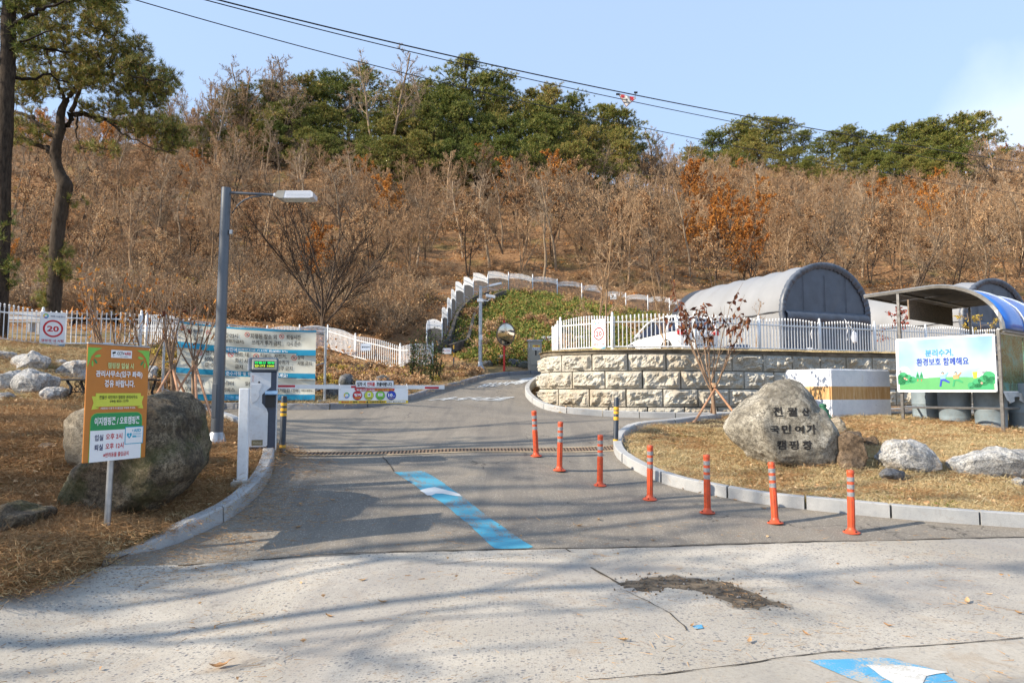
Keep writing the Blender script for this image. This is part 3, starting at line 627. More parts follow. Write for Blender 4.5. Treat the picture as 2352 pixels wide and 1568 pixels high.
def fence(name, label, posts, style=0, npk=20, lift=.08, hgt=1.05, arch=.09, level=False, lastpost=True):
    """posts: list of world points at the ground"""
    root = thing(name, label, 'fence'); pm = post_mesh(hgt)
    for i, p in enumerate(posts):
        if i == len(posts) - 1 and not lastpost: break
        o = put('fence_post', pm, root); o.location = p
        if level and i < len(posts) - 1: pass
    for a, b in zip(posts[:-1], posts[1:]):
        a = Vector(a); b = Vector(b); z0, z1 = a.z, b.z
        if level: z0 = z1 = max(a.z, b.z) - .05
        d = b - a; d.z = 0; L = d.length; ang = math.atan2(d.y, d.x)
        ra = Vector((a.x, a.y, z0)); rb = Vector((b.x, b.y, z1))
        for zz in (lift + .02, hgt * .80):
            mb = MB(); mb.tube([ra + Vector((0, 0, zz)), rb + Vector((0, 0, zz))], .021, 4); mb.build('rail', FENCE, root)
        for k in range(npk):
            t = (k + .5) / npk; q = ra.lerp(rb, t); s = (hgt * .86 + arch * math.sin(math.pi * t)) / 1.0
            o = put('picket', PK[style], root); o.location = (q.x, q.y, q.z + lift); o.rotation_euler = (0, 0, ang); o.scale = (1, 1, s)
            if level and max(a.z, b.z) - min(a.z, b.z) > .25:
                o.location.z = min(z0, (a.z + (b.z - a.z) * t)) + .02; o.scale = (1, 1, s + z0 + lift - o.location.z)
    return root
f2 = []
for u, Y in [(1288, 22), (1408, 20.3), (1598, 20.3), (1747, 21.4), (1887, 22.5), (2014, 23.5), (2132, 24.5), (2240, 25.5), (2345, 26.5), (2440, 27.6)]:
    q = P(u, 900, Y); f2.append((q.x, q.y, zplat(q.x, q.y) + .04))
fence('white_fence', 'white picket fence with ball finials on top of the stone block wall', f2)
# end leaf that turns back towards the driveway
g0 = P(1288, 900, 22.05); g1 = P(1270, 900, 24)
fence('white_gate_leaf', 'short white fence leaf turning back at the left end of the wall fence', [(g0.x - .08, g0.y + .1, 2.93), (g1.x, g1.y, 2.93)], npk=18)
f1 = []
for u, Y in [(-330, 18.0), (-130, 18.2), (90, 19.4), (318, 21.2)]:
    q = P(u, 900, Y); f1.append((q.x, q.y, tz(q.x, q.y)))
fence('white_fence', 'white picket fence on the left bank carrying the speed limit sign', f1)
f1 = []
for u, Y in [(330, 21.4), (430, 23.9), (522, 26.4), (610, 28.6), (685, 30.2), (750, 30.6), (814, 30), (918, 27.8), (993, 26.6)]:
    q = P(u, 900, Y); f1.append((q.x, q.y, tz(q.x, q.y)))
fence('white_fence', 'long white fence on the bank behind the blue banners', f1, npk=22)
f3 = []
for u, Y in [(979, 32.5), (1014, 33.4), (1026, 35.2), (1035, 37), (1045, 39), (1064, 41), (1086, 43), (1120, 45), (1168, 46.5), (1224, 48), (1281, 49), (1338, 49.6), (1386, 50), (1440, 50.2), (1491, 50.3), (1541, 50.3), (1580, 50.3)]:
    q = P(u, 900, Y); f3.append((q.x, q.y, tz(q.x, q.y)))
fence('stepped_white_fence', 'stepped white fence climbing round the top of the green slope', f3, style=1, npk=20, hgt=1.35, arch=.12, level=True)
# concrete drain that climbs beside the stepped fence
DRN = M('drain_concrete', (.10, .085, .07), .95, var=.3, scale=4, bump=.5)
mb = MB(); dl = resample(smooth_line([(p[0] + .75, p[1] - .35) for p in f3[:8]]), .4)
for k, (x, y) in enumerate(dl):
    a = Vector(dl[max(k - 1, 0)]); b = Vector(dl[min(k + 1, len(dl) - 1)]); d = (b - a).normalized(); n = Vector((-d.y, d.x)); z = tz(x, y)
    for o_, h_ in ((-.55, .05), (-.55, .45), (-.4, .45), (-.4, .12), (.4, .12), (.4, .5), (.55, .5), (.55, -.2)): mb.v.append((x + n.x * o_, y + n.y * o_, z + h_))
    if k: q = (k - 1) * 8; mb.f += [(q + j, q + j + 1, q + 9 + j, q + 8 + j) for j in range(7)]
tag(mb.build('drain_channel', DRN), 'dark concrete drain climbing beside the stepped fence', kind='structure')
# ================================================================= ROCKS
def rockmat(name, c0, c1, c2, moss=0, sc=1.0, vein=0):
    m, nt, b = base_mat(name); p = wpos(nt); n1 = noise_node(nt, p, 2.4 * sc, 8, .68, .7); n2 = noise_node(nt, p, 16 * sc, 7, .75); n3 = noise_node(nt, p, 1.4 * sc, 5, .6); n4 = noise_node(nt, p, 60, 4, .7)
    c = ramp(nt, n1.outputs[0], [(.32, c0), (.5, c1), (.68, c2)])
    c = mix(nt, ramp(nt, n2.outputs[0], [(.38, .85), (.52, 0)]), c, tuple(x * .4 for x in c0)); c = mix(nt, ramp(nt, n4.outputs[0], [(.42, .65), (.52, 0)]), c, tuple(x * .3 for x in c1)); c = mix(nt, ramp(nt, n2.outputs[0], [(.58, 0), (.72, .5)]), c, tuple(min(1, x * 1.35) for x in c2))
    vk = NN(nt, 'ShaderNodeTexVoronoi', feature='DISTANCE_TO_EDGE'); vk.inputs['Scale'].default_value = 1.9 * sc; ad = NN(nt, 'ShaderNodeMixRGB', blend_type='ADD'); ad.inputs[0].default_value = .55; nt.links.new(p, ad.inputs[1]); nt.links.new(n1.outputs['Color'], ad.inputs[2]); nt.links.new(ad.outputs[0], vk.inputs['Vector'])
    crk = ramp(nt, vk.outputs[0], [(0, 1), (.022, 0)]); nk = noise_node(nt, p, 1.1, 2); c = mix(nt, mth(nt, 'MULTIPLY', crk, ramp(nt, nk.outputs[0], [(.42, 0), (.5, .8)])), c, tuple(x * .25 for x in c0))
    ns = noise_node(nt, p, .9 * sc, 6, .7, .6); c = mix(nt, ramp(nt, ns.outputs[0], [(.5, 0), (.62, .55)]), c, tuple(x * .55 for x in c0))
    if vein:
        n5 = noise_node(nt, p, 3, 6, .6, 2.5); c = mix(nt, ramp(nt, n5.outputs[0], [(.47, 0), (.5, vein), (.53, 0)]), c, (.12, .14, .17))
        n6 = noise_node(nt, p, 2.1, 4, .6, 1); c = mix(nt, ramp(nt, n6.outputs[0], [(.55, 0), (.66, .4)]), c, (.38, .27, .17))
    if moss: c = mix(nt, ramp(nt, n3.outputs[0], [(.5, 0), (.62, moss)]), c, (.10, .115, .02))
    nt.links.new(c, b.inputs['Base Color']); b.inputs['Roughness'].default_value = .9; bumpn(nt, b, mix(nt, .4, mix(nt, .5, n2.outputs[0], n4.outputs[0]), mix(nt, .5, n1.outputs[0], vk.outputs[0])), 1.0, .09); return m
RWH = rockmat('white_marbled_rock', (.46, .45, .43), (.70, .68, .64), (.84, .82, .79), vein=.8)
RGR = rockmat('grey_boulder', (.20, .175, .135), (.46, .42, .34), (.70, .65, .55))
RDK = rockmat('dark_mossy_boulder', (.055, .04, .025), (.19, .145, .09), (.42, .34, .23), moss=.35, sc=1.5)
RBR = rockmat('brown_rock', (.12, .08, .05), (.24, .17, .11), (.36, .27, .19)); RTN = rockmat('tan_boulder', (.24, .20, .14), (.46, .39, .29), (.62, .55, .43))
RSL = rockmat('slate_rock', (.10, .10, .105), (.20, .20, .205), (.36, .35, .34), moss=.3)
ICO = {}
def ico(sub):
    if sub not in ICO:
        bm = bmesh.new(); bmesh.ops.create_icosphere(bm, subdivisions=sub, radius=1); ICO[sub] = ([v.co.copy() for v in bm.verts], [[v.index for v in f.verts] for f in bm.faces]); bm.free()
    return ICO[sub]
def rock(name, label, px, Y, depth, mat, seed=0, sub=5, cuts=14, rough=.05, cat='rock', group=None, flatf=.55, lean=0.0, snap=True, cut=(.62, .93), keep=.9):
    """px: outline seen from the camera"""
    if snap == 'c': Y = GT(sum(u for u, v in px) / len(px), sum(v for u, v in px) / len(px)).y - .1
    elif snap:
        cu = sum(u for u, v in px) / len(px); vm = max(v for u, v in px); gy_ = GT(cu, vm - 3).y; Y = gy_ + depth * .15; lo_ = (min(v for u, v in px) + vm) / 2
        px = [(u, v + (8 if v > lo_ + (vm - lo_) * .5 else 0)) for u, v in px]
    Y0 = Y; Y = Y + depth * .5
    w3 = [P(u, v, Y) for u, v in px]; cx = sum(p.x for p in w3) / len(w3); cz = sum(p.z for p in w3) / len(w3)
    an = sorted([(math.atan2(p.z - cz, p.x - cx), math.hypot(p.x - cx, p.z - cz)) for p in w3])
    A_ = np.array([a for a, r in an]); R_ = np.array([r for a, r in an]); A_ = np.r_[A_[-3:] - 2 * math.pi, A_, A_[:3] + 2 * math.pi]; R_ = np.r_[R_[-3:], R_, R_[:3]]
    rs = random.Random(seed + 11); vs, fs = ico(sub); size = max(R_.max(), .1); out_ = []
    pl = []
    for k in range(cuts):
        n = Vector((rs.gauss(0, 1), rs.gauss(0, 1), rs.gauss(0, 1))).normalized(); pl.append((n, rs.uniform(*cut)))
    for v in vs:
        q = v.copy()
        for n, d in pl:
            k = q.dot(n)
            if k > d: q -= n * (k - d) * keep
        th = math.atan2(q.z, q.x); rho = math.hypot(q.x, q.z); rr = float(np.interp(th, A_, R_))
        rho2 = min(1, rho) ** flatf
        p = Vector((math.cos(th) * rr * rho2, q.y * depth * (1 + lean * q.z), math.sin(th) * rr * rho2))
        f = noise.fractal(p * (2.2 / size) * .8 + Vector((seed * 3.7, 1, 2)), .8, 2.1, 6); g = noise.ridged_multi_fractal(p * (1.4 / size) + Vector((seed, 5, 2)), .9, 2.2, 5, 1, 2) - 1.2
        p += v * (f * rough * 1.5 + g * rough * .9) * size
        out_.append(p)
    mb = MB(); mb.v = [tuple(p) for p in out_]; mb.f = [tuple(f) for f in fs]
    o = mb.build(name, mat, None, smooth=False if mat.name.startswith('white_m') else 'all', fixn=False); o.location = (cx, Y, cz); tag(o, label, cat, group); return o
bould = rock('inscribed_boulder', 'big grey boulder carved with black letters on the island', [(1667, 985), (1680, 955), (1700, 933), (1740, 903), (1772, 880), (1800, 871), (1830, 878), (1852, 900), (1872, 930), (1898, 960), (1916, 995), (1920, 1035), (1908, 1066), (1880, 1078), (1800, 1080), (1735, 1055), (1690, 1022)], 11.5, .55, RGR, 3, 6, 9, .034, 'boulder', flatf=.42)
bm_ = bmesh.new(); bm_.from_mesh(bould.data); bv = BVHTree.FromBMesh(bm_); bm_.free()
def onrock(x, z):
    h = bv.ray_cast(Vector((x, -3, z)), Vector((0, 1, 0)))
    return (x, (h[0].y if h[0] else -.4) - .006, z)
ENG = M('engraved_black', (.018, .016, .015), .8)
for s, u0, u1, v0, v1 in [('전', 1775, 1795, 956, 934), ('월', 1805, 1826, 956, 935), ('산', 1837, 1857, 954, 936), ('국', 1765, 1786, 994, 977), ('민', 1793, 1813, 995, 975), ('여', 1822, 1842, 994, 976), ('가', 1848, 1870, 996, 974), ('캠', 1780, 1801, 1031, 1010), ('핑', 1808, 1828, 1031, 1010), ('장', 1836, 1858, 1031, 1010)]:
    a = P(u0, v0, bould.location.y - .45) - bould.location; b = P(u1, v1, bould.location.y - .45) - bould.location
    o = text(bould, s, a.x, b.x, a.z, b.z, ENG, .035, fn=None)
    bm2 = bmesh.new(); bm2.from_mesh(o.data); bmesh.ops.triangulate(bm2, faces=bm2.faces[:])
    bmesh.ops.subdivide_edges(bm2, edges=[e for e in bm2.edges if e.calc_length() > .03], cuts=1)
    for v in bm2.verts: v.co = onrock(v.co.x, v.co.z)
    bm2.to_mesh(o.data); bm2.free(); o.name = 'carved_letter'
def ell(u0, u1, v0, v1, seed, n=12):
    rs = random.Random(seed); cu, cv = (u0 + u1) / 2, (v0 + v1) / 2; a, b = (u1 - u0) / 2, (v1 - v0) / 2; r = []
    for k in range(n):
        t = 2 * math.pi * k / n; s = (abs(math.cos(t)) ** 2.6 + abs(math.sin(t)) ** 2.6) ** (-1 / 2.6) * rs.uniform(.86, 1.06); r.append((cu + a * s * math.cos(t), cv + b * s * math.sin(t)))
    return r
R_ = [('brown upright rock right beside the inscribed boulder', 1918, 1990, 986, 1085, 11.6, .3, RBR), ('small tan rock tucked behind the inscribed boulder edge', 1906, 1936, 958, 1000, 12.2, .2, RTN),
      ('small pinkish brown rock above the gap in the rock row', 1980, 2018, 997, 1033, 12.1, .2, RBR), ('large white rock behind the rightmost orange bollard', 2008, 2153, 1003, 1092, 11.3, .4, RWH),
      ('flat grey stone lying before the large white rock', 2020, 2085, 1072, 1104, 10.7, .18, RSL), ('long cracked white rock at the right edge', 2156, 2375, 1024, 1104, 11.0, .45, RWH),
      ('little white stone at the right edge below the long rock', 2322, 2360, 1092, 1122, 10.3, .14, RWH), ('little grey stone on grass by the right edge', 2298, 2322, 1100, 1116, 10.2, .08, RSL)]
for i, (lb, a, b, c, d, Y, dep, mt) in enumerate(R_): rock('rock', lb, ell(a, b, c, d, i + 5), Y, dep, mt, i + 5, 4 if mt == RWH else 5, 16, .055, cut=(.5, .86), keep=.98)
L_ = [('flat white rock at the far left under the fence', -20, 34, 802, 830, 16.6, .4), ('long white rock below the speed limit sign', 20, 126, 810, 852, 16.2, .5), ('small pale rock in the gap of the upper row', 128, 155, 822, 843, 16.2, .2),
      ('tall pale rock behind the black bench', 138, 208, 820, 876, 15.4, .45), ('grey white rock at the left edge middle row', -12, 46, 848, 903, 14.6, .4), ('broad sloping grey rock in the middle of the left pile', 36, 134, 846, 909, 14.6, .5),
      ('small angular rock beside the bench leg', 96, 152, 884, 925, 13.5, .3), ('low white rock at the bottom left of the pile', -12, 40, 900, 921, 13.4, .25), ('pale rock between the orange sign and the banner frame', 332, 364, 834, 878, 16.2, .3), ('pale rock standing behind the orange sign board', 215, 330, 838, 890, 15.8, .4)]
for i, (lb, a, b, c, d, Y, dep) in enumerate(L_): rock('rock', lb, ell(a, b, c, d, i + 40), Y, dep, RWH, i + 40, 4, 16, .06, cut=(.5, .86), keep=.98)
rock('mossy_boulder', 'huge dark mossy boulder behind the orange sign', [(140, 1185), (165, 1140), (200, 1095), (250, 1040), (285, 975), (335, 905), (375, 887), (425, 900), (455, 935), (468, 1000), (478, 1060), (440, 1105), (390, 1140), (320, 1180), (220, 1205), (160, 1205)], 7.9, .55, RDK, 21, 6, 9, .045, 'boulder', flatf=.36, cut=(.74, .92))
rock('pale_boulder', 'pale tan boulder half hidden behind the orange sign', [(157, 985), (180, 942), (235, 924), (300, 930), (330, 1000), (310, 1090), (210, 1104), (165, 1088), (156, 1040)], 8.9, .4, RTN, 8, 5, 12, .04, 'boulder')
rock('rock', 'dark low ledge rock in the bank at the left edge', [(-60, 1180), (0, 1172), (60, 1168), (108, 1172), (100, 1190), (70, 1212), (0, 1232), (-70, 1236)], 7.4, .35, RDK, 31, 5, 14, .05)
rock('rock', 'small grey brown stone showing through needles on the left bank', ell(90, 130, 1015, 1045, 77), 9.4, .2, RBR, 33, 4, 10, .06)
for i, (a, b, c, d, Y) in enumerate([(780, 815, 855, 905, 18.2), (745, 785, 880, 915, 17.6), (815, 850, 870, 910, 18.6), (640, 700, 835, 900, 18.0), (860, 905, 862, 895, 20)]): rock('rock', ['dark rock at the foot of the right banner post', 'grey rock under the banner edge beside its post', 'mossy rock on the bank right of the banners', 'grey rock hidden behind the banners', 'low mossy rock on the bank above the barrier notice'][i], ell(a, b, c, d, i + 90), Y, .5, RSL, i + 90, 4, 14, .06)
k = 0
for u, v, Y, s in [(1150, 830, 29.5, 26), (1185, 838, 29.3, 24), (1215, 815, 29.8, 24), (1255, 790, 30.2, 26), (1285, 800, 30, 22), (1240, 830, 29.4, 24), (1330, 790, 30.5, 26), (1370, 795, 30.5, 24), (1205, 842, 29.0, 18), (1120, 838, 29.3, 16), (1460, 795, 31, 24)]:
    rock('rock', 'dark stone in the low rock face behind the mirror and cabinet', ell(u - s, u + s, v - s * .7, v + s * .7, k + 120), Y, .5, RSL if u < 1230 else RWH, k + 120, 4, 14, .06, snap='c', group='stones of the rock face at the foot of the green slope'); k += 1
# ================================================================= BOLLARDS
def flex_bollard():
    r = thing('flexible_bollard', 'x', 'bollard', (0, 0, 0))
    mb = MB(); mb.lathe([(.098, 0), (.1, .008), (.085, .018), (.055, .035), (.046, .055), (.043, .07)], 24); mb.build('base', ORANGE, r, smooth=True)
    mb = MB(); z = [.07, .2, .33]
    mb.lathe([(.041, .065), (.0405, .70)], 20); 
    for t in range(10):
        a = 2 * math.pi * t / 10; mb.box((.0405 * math.cos(a), .0405 * math.sin(a), .24), (.006, .006, .34), rot=Matrix.Rotation(a, 3, 'Z'))
    mb.build('tube', ORANGE, r, smooth=True)
    for zz in (.645, .555, .465): mb = MB(); mb.lathe([(.0405, zz - .027), (.0425, zz - .026), (.0425, zz + .026), (.0405, zz + .027)], 20, cap=False); mb.build('reflective_band', REFL, r, smooth=True)
    mb = MB(); mb.lathe([(.0405, .70), (.043, .705), (.043, .735), (.038, .75), (.012, .755)], 20); mb.build('cap', ORANGE, r, smooth=True)
    for k in range(3):
        a = 2 * math.pi * k / 3 - .9; mb = MB(); mb.lathe([(.009, .0), (.009, .03), (.003, .036)], 6, (.078 * math.cos(a), .078 * math.sin(a), 0)); mb.build('bolt', BLACK, r)
    return r
FB = flex_bollard()
fl = ['orange bollard closest to the drain grate', 'second orange bollard from the drain grate', 'third orange bollard from the drain grate', 'middle orange bollard of the curved row of seven', 'orange bollard with two others on its right', 'orange bollard next to the last one on the right', 'rightmost orange bollard with the clearest grey bands']
for i, (u, v) in enumerate([(1231.6, 1048), (1285, 1080), (1377.7, 1116), (1492.6, 1148), (1625, 1179), (1781, 1202), (1956, 1223)]):
    g = G(u, v); z = h1(g.x, g.y); o = FB if i == 0 else copy_thing(FB, (0, 0, 0), 0, '')
    o.location = (g.x, g.y, z); o.rotation_euler = (ru(-.05, .05), [.07, .035, .04, .06, .02, .075, .02][i], ru(0, 6)); o['label'] = fl[i]; o['group'] = 'orange flexible bollards in a curved row'
def dark_bollard(u, v, h, label, rings):
    g = G(u, v); r = thing('dark_bollard', label, 'bollard', (g.x, g.y, h1(g.x, g.y)), 0, 'dark steel bollards with yellow bands')
    mb = MB(); mb.lathe([(.062, -.05), (.045, .0), (.045, h - .03), (.036, h), (.01, h + .006)], 20); mb.build('post', DKNAVY, r, smooth=True)
    for a, b in rings: mb = MB(); mb.lathe([(.045, a), (.047, a), (.047, b), (.045, b)], 20, cap=False); mb.build('yellow_band', YEL, r)
    return r
rb = dark_bollard(1414, 1030, .9, 'dark bollard with chain rings near the grassy island tip', [(.12, .16), (.5, .56), (.61, .66), (.68, .735)])
for s in (-1, 1):
    mb = MB(); mb.tube([(s * .045 + s * .02 * (1 - math.cos(t)), 0, .8 + .02 * math.sin(t)) for t in np.linspace(0, 6.3, 9)], .005, 5); mb.build('chain_ring', STEEL, rb)
rb.rotation_euler = (0, .03, 0)
dark_bollard(648, 1047, .9, 'dark bollard with yellow bands beside the ticket kiosk', [(.12, .165), (.60, .645), (.675, .72), (.755, .80)]).rotation_euler = (0, .01, 0)
# ================================================================= DRAIN GRATE
RUST = M('rusty_grate', (.25, .17, .115), .8, .3, var=.3, scale=20, vec=1); LEDGE = M('grate_pale_frame', (.45, .36, .24), .8, var=.2, vec=1)
dg_ = thing('drain_grate', 'long rusty drain grate across the driveway between dark bollards', 'drain grate'); dg_['kind'] = 'structure'
del dg_['category']
ga = Vector(G2(662, 1044)); gb = Vector(G2(1425, 1033)); gd = (gb - ga).normalized(); gn = Vector((-gd.y, gd.x)); gl = (gb - ga).length
def gq(s, t, dz): p = ga + gd * s + gn * t; return (p.x, p.y, h1(p.x, p.y) + dz)
HB = M('grate_dark_gap', (.05, .038, .03), 1)
def gstrip(t0, t1, dz, mat, nm):
    mb = MB(); n = 24
    for k in range(n + 1): s = gl * k / n; mb.v += [gq(s, t0, dz), gq(s, t1, dz)]
    mb.f = [(2 * k, 2 * k + 2, 2 * k + 3, 2 * k + 1) for k in range(n)]; mb.build(nm, mat, dg_)
gstrip(-.02, .23, .004, HB, 'channel'); gstrip(-.08, -.02, .008, LEDGE, 'frame'); gstrip(.23, .27, .008, LEDGE, 'frame')
bar = None; nb = int(gl / .06)
for k in range(nb):
    s = .03 + k * .06; a, b = Vector(gq(s, -.01, .012)), Vector(gq(s + .05, .22, .012)); mb = MB(); d = (b - a).normalized(); n = Vector((-d.y, d.x, 0)) * .014
    mb.add([a - n, a + n, b + n, b - n] + [q - Vector((0, 0, .01)) for q in (a - n, a + n, b + n, b - n)], [(0, 3, 2, 1), (0, 1, 5, 4), (1, 2, 6, 5), (2, 3, 7, 6), (3, 0, 4, 7)]); mb.build('grate_bar', RUST, dg_)
# ================================================================= ORANGE SIGN
sl, sr = P(196, 900, 6.85), P(338, 900, 7.5)
sv_ = sr - sl; SW = math.hypot(sv_.x, sv_.y); sang = math.atan2(sv_.y, sv_.x); smid = (sl + sr) / 2
zt_, zb_ = 2.235, 1.045; SH = zt_ - zb_
pg = P(243, 900, 0); gpx = GT(243, 1230)
sign = thing('orange_notice_sign', 'orange campsite notice board on a steel pole', 'sign', (smid.x, smid.y, 0), sang)
mb = MB(); mb.bbox((0, 0, (zt_ + zb_) / 2), (SW, .018, SH), .006); mb.build('board', PORA, sign)
mb = MB(); mb.tube([(-.02, .05, tz(smid.x, smid.y) - .1), (0, .035, zt_ - .08)], .031, 16); mb.build('pole', SILV, sign, smooth=True)
mb = MB(); mb.bbox((0, .0, zt_ + .006), (SW + .006, .03, .016), .005); mb.build('top_trim', SILV, sign)
for zz in (zt_ - .25, zb_ + .25): mb = MB(); mb.tube([(.034 * math.cos(t), .035 + .034 * math.sin(t), zz) for t in np.linspace(0, 6.2, 12)], .006, 5); mb.build('clamp', STEEL, sign)
def sx_(a): return (a - .5) * SW
def sz_(b): return zt_ - b * SH
def st(s, a0, a1, b0, b1, mat, bold=.02, y=-.016): return text(sign, s, sx_(a0), sx_(a1), sz_(b1), sz_(b0), mat, bold, y)
def sf(pts, mat, y=-.0115, nm='print_field'): return flat(sign, [(sx_(a), sz_(b)) for a, b in pts], mat, y, nm)
for s in (0, 1):
    f = (lambda a: a) if s == 0 else (lambda a: 1 - a)
    sf([(f(0), .03), (f(.22), .03), (f(.12), .06), (f(.06), .1), (f(.03), .15), (f(0), .2)], LGRN)
    for (cx, cy, L, an) in ((.15, .10, .10, -.2), (.12, .145, .085, .9), (.075, .165, .085, 1.5)):
        pts = []
        for k in range(12):
            t = 2 * math.pi * k / 12; p, q = L * .5 * math.cos(t), L * .17 * math.sin(t) * (1 + .2 * math.cos(t)); pts.append((f(cx + p * math.cos(an) - q * math.sin(an)), cy + (p * math.sin(an) + q * math.cos(an)) * .62))
        sf(pts, GRN if an == .9 else LGRN, -.0125, 'print_leaf')
sf(rect(.356, .696, .04, .108), PWH, -.0125, 'notice_sticker'); st('CCTV', .452, .565, .054, .082, PBLK, .015); st('녹화중', .57, .677, .053, .083, PRED, .02); st('CCTV IN OPERATION', .50, .63, .091, .099, PBLK, 0)
sf([(.375, .06), (.425, .052), (.43, .068), (.38, .078)], PBLK, -.0135); sf([(.395, .078), (.402, .078), (.402, .096), (.395, .096)], PBLK, -.0135)
st('캠핑장 입실 시', .31, .73, .151, .203, PPALE, .03); st('관리사무소(입구 좌측)', .13, .887, .222, .286, PWH, .03); st('경유 바랍니다.', .27, .76, .302, .366, PWH, .03)
PRD = M('print_ribbon_shadow', (.40, .38, .04), .5)
sf([(.088, .444), (.2, .444), (.2, .55), (.088, .556), (.118, .5)], PLIME, -.0115, 'ribbon'); sf([(.93, .444), (.83, .444), (.83, .55), (.93, .556), (.90, .5)], PLIME, -.0115, 'ribbon')
sf(rect(.145, .878, .418, .532), PLIME, -.0125, 'ribbon'); sf([(.145, .532), (.2, .532), (.2, .55)], PRD, -.0128, 'ribbon'); sf([(.878, .532), (.83, .532), (.83, .55)], PRD, -.0128, 'ribbon')
st('전월산 국민여가 캠핑장 관리사무소', .20, .82, .437, .468, PBLK, .01); st('044) 850-1379', .367, .667, .477, .503, PBLK, .01); st('※캠핑장 이용객 외 출입을 자제해 주세요.', .224, .79, .538, .556, PWH, .01)
hd = [(.088, .735), (.088, .66), (.10, .62), (.14, .597), (.18, .59), (.82, .59), (.86, .597), (.90, .62), (.912, .66), (.912, .735)]
sf([(a + (-.006 if a < .5 else .006), b - .004) for a, b in hd[1:-1]] and [(.08, 1.0), (.08, .66)] + [(a + (-.007 if a < .5 else .007), b - .004) for a, b in hd[2:-2]] + [(.92, .66), (.92, 1.0)], LGRN, -.0112)
sf(hd, GRN, -.0125); sf(rect(.088, .912, .735, 1.0), PWH, -.0125)
st('이지캠핑존 / 오토캠핑존', .142, .868, .622, .692, PWH, .03)
st('입실', .157, .287, .77, .823, PNAVY, .02); st('오후 2시', .327, .589, .765, .818, PRED, .015); st('퇴실', .157, .287, .852, .905, PNAVY, .02); st('오후 12시', .327, .616, .848, .90, PRED, .015); st('※반려동물 출입금지', .298, .704, .928, .968, PRED, .015)
sf(rect(.633, .943, .715, .87), PTEAL, -.0135, 'aed_sticker'); sf(rect(.645, .931, .722, .863), PWH, -.0145, 'aed_sticker')
st('AED', .775, .90, .737, .765, PTEAL, .03); hp_ = [(.0 + .5 * math.sin(t) ** 3, -(.42 * math.cos(t) - .16 * math.cos(2 * t) - .07 * math.cos(3 * t))) for t in np.linspace(0, 6.28, 24)[:-1]]
sf([(.705 + a * .085, .792 + b * .058) for a, b in hp_], PTEAL, -.0155, 'heart'); sf([(.708, .775), (.692, .797), (.703, .797), (.697, .814), (.717, .79), (.706, .79)], PWH, -.0162, 'bolt_mark')
sf(rect(.748, .772, .748, .752), PTEAL, -.0155); sf(rect(.757, .763, .741, .759), PTEAL, -.0155)
for b0, a1 in ((.777, .91), (.786, .90), (.80, .905), (.808, .90)): sf(rect(.76, a1, b0, b0 + .003), PTEAL, -.0155)
sf(rect(.757, .82, .797, .812), PTEAL, -.0157)
# ================================================================= BARRIER POST AND KIOSK
g = GT(556, 1118)
pr = thing('barrier_column', 'white square steel column on a concrete foot at the kerb', 'column', (g.x, g.y, h1(g.x, g.y) + .05), .22)
mb = MB(); mb.bbox((0, 0, .03), (.25, .22, .14), .01); mb.build('concrete_foot', M('foot_concrete', (.36, .33, .28), .9, var=.2, scale=8), pr)
mb = MB(); mb.bbox((0, 0, .107), (.21, .17, .014), .003); mb.build('base_plate', STEEL, pr)
mb = MB(); mb.bbox((0, 0, .70), (.125, .11, 1.18), .012); mb.build('column_shaft', WHITE, pr)
for sx in (-1, 1):
    for sy in (-1, 1): mb = MB(); mb.lathe([(.01, .11), (.01, .13), (.004, .135)], 6, (sx * .09, sy * .072, 0)); mb.build('bolt', STEEL, pr)
KG = M('kiosk_dark_blue', (.045, .055, .085), .4, var=.1); KW_ = M('kiosk_white', (.66, .67, .68), .4, var=.05, dirt=((.3, .2, .14), .3), scale=5)
g = GT(600, 1052); K0 = P(600, 1052, 9.85)
kz = h1(g.x, g.y) + .08
ki = thing('ticket_kiosk', 'white and dark blue entry kiosk with lit display and red striped arm', 'kiosk', (K0.x, K0.y, kz), .30)
mb = MB(); mb.bbox((.02, .17, .035), (.36, .36, .11), .01); mb.build('plinth', M('plinth_concrete', (.3, .27, .22), .9), ki)
mb = MB(); mb.bbox((.012, .17, .65), (.345, .32, 1.13), .01); mb.build('cabinet', KG, ki)
fp = [(-.175, .14), (.055, .14), (.075, .16), (.075, .62), (.055, .68), (-.01, .76), (-.01, .88), (.055, .95), (.105, .99), (.105, 1.20), (-.175, 1.20)]
mb = MB(); mb.prism([(a, b) for a, b in fp], -.008, .02); mb.build('front_door', KW_, ki)
mb = MB(); mb.prism([(-.16, .80), (-.14, .76), (-.08, .80), (-.05, .86), (-.055, .93), (-.02, 1.0), (-.02, 1.03), (-.165, 1.03)], -.02, -.008); mb.build('side_cover', KW_, ki)
mb = MB(); mb.bbox((.187, .17, .66), (.012, .32, 1.15), .004); mb.build('side_panel', KW_, ki)
mb = MB(); mb.box((.10, -.0, .79), (.13, .03, .17)); mb.build('slot_recess', PBLK, ki)
mb = MB(); mb.box((.115, -.045, .91), (.17, .12, .012), rot=Matrix.Rotation(.45, 3, 'X')); mb.build('rain_hood', M('hood_blue', (.16, .27, .42), .4), ki)
mb = MB(); mb.lathe([(.013, 0), (.013, .012)], 12); q = mb.build('keyhole', BLACK, ki); q.rotation_euler = (math.pi / 2, 0, 0); q.location = (-.055, -.006, 1.06)
flat(ki, rect(-.135, .015, .16, .24), M('plate_olive', (.20, .17, .09), .4), -.0095, 'maker_plate'); text(ki, 'Xellop', -.12, .0, .175, .215, M('plate_text', (.5, .46, .34), .5), .0, -.0115)
text(ki, '정\n지', -.155, -.125, 1.06, 1.16, M('faded_red_print', (.6, .36, .33), .6), .01, -.0105)
mb = MB(); mb.bbox((0, .12, 1.315), (.40, .30, .20), .03); mb.build('display_housing', M('display_blue_grey', (.10, .13, .17), .4), ki)
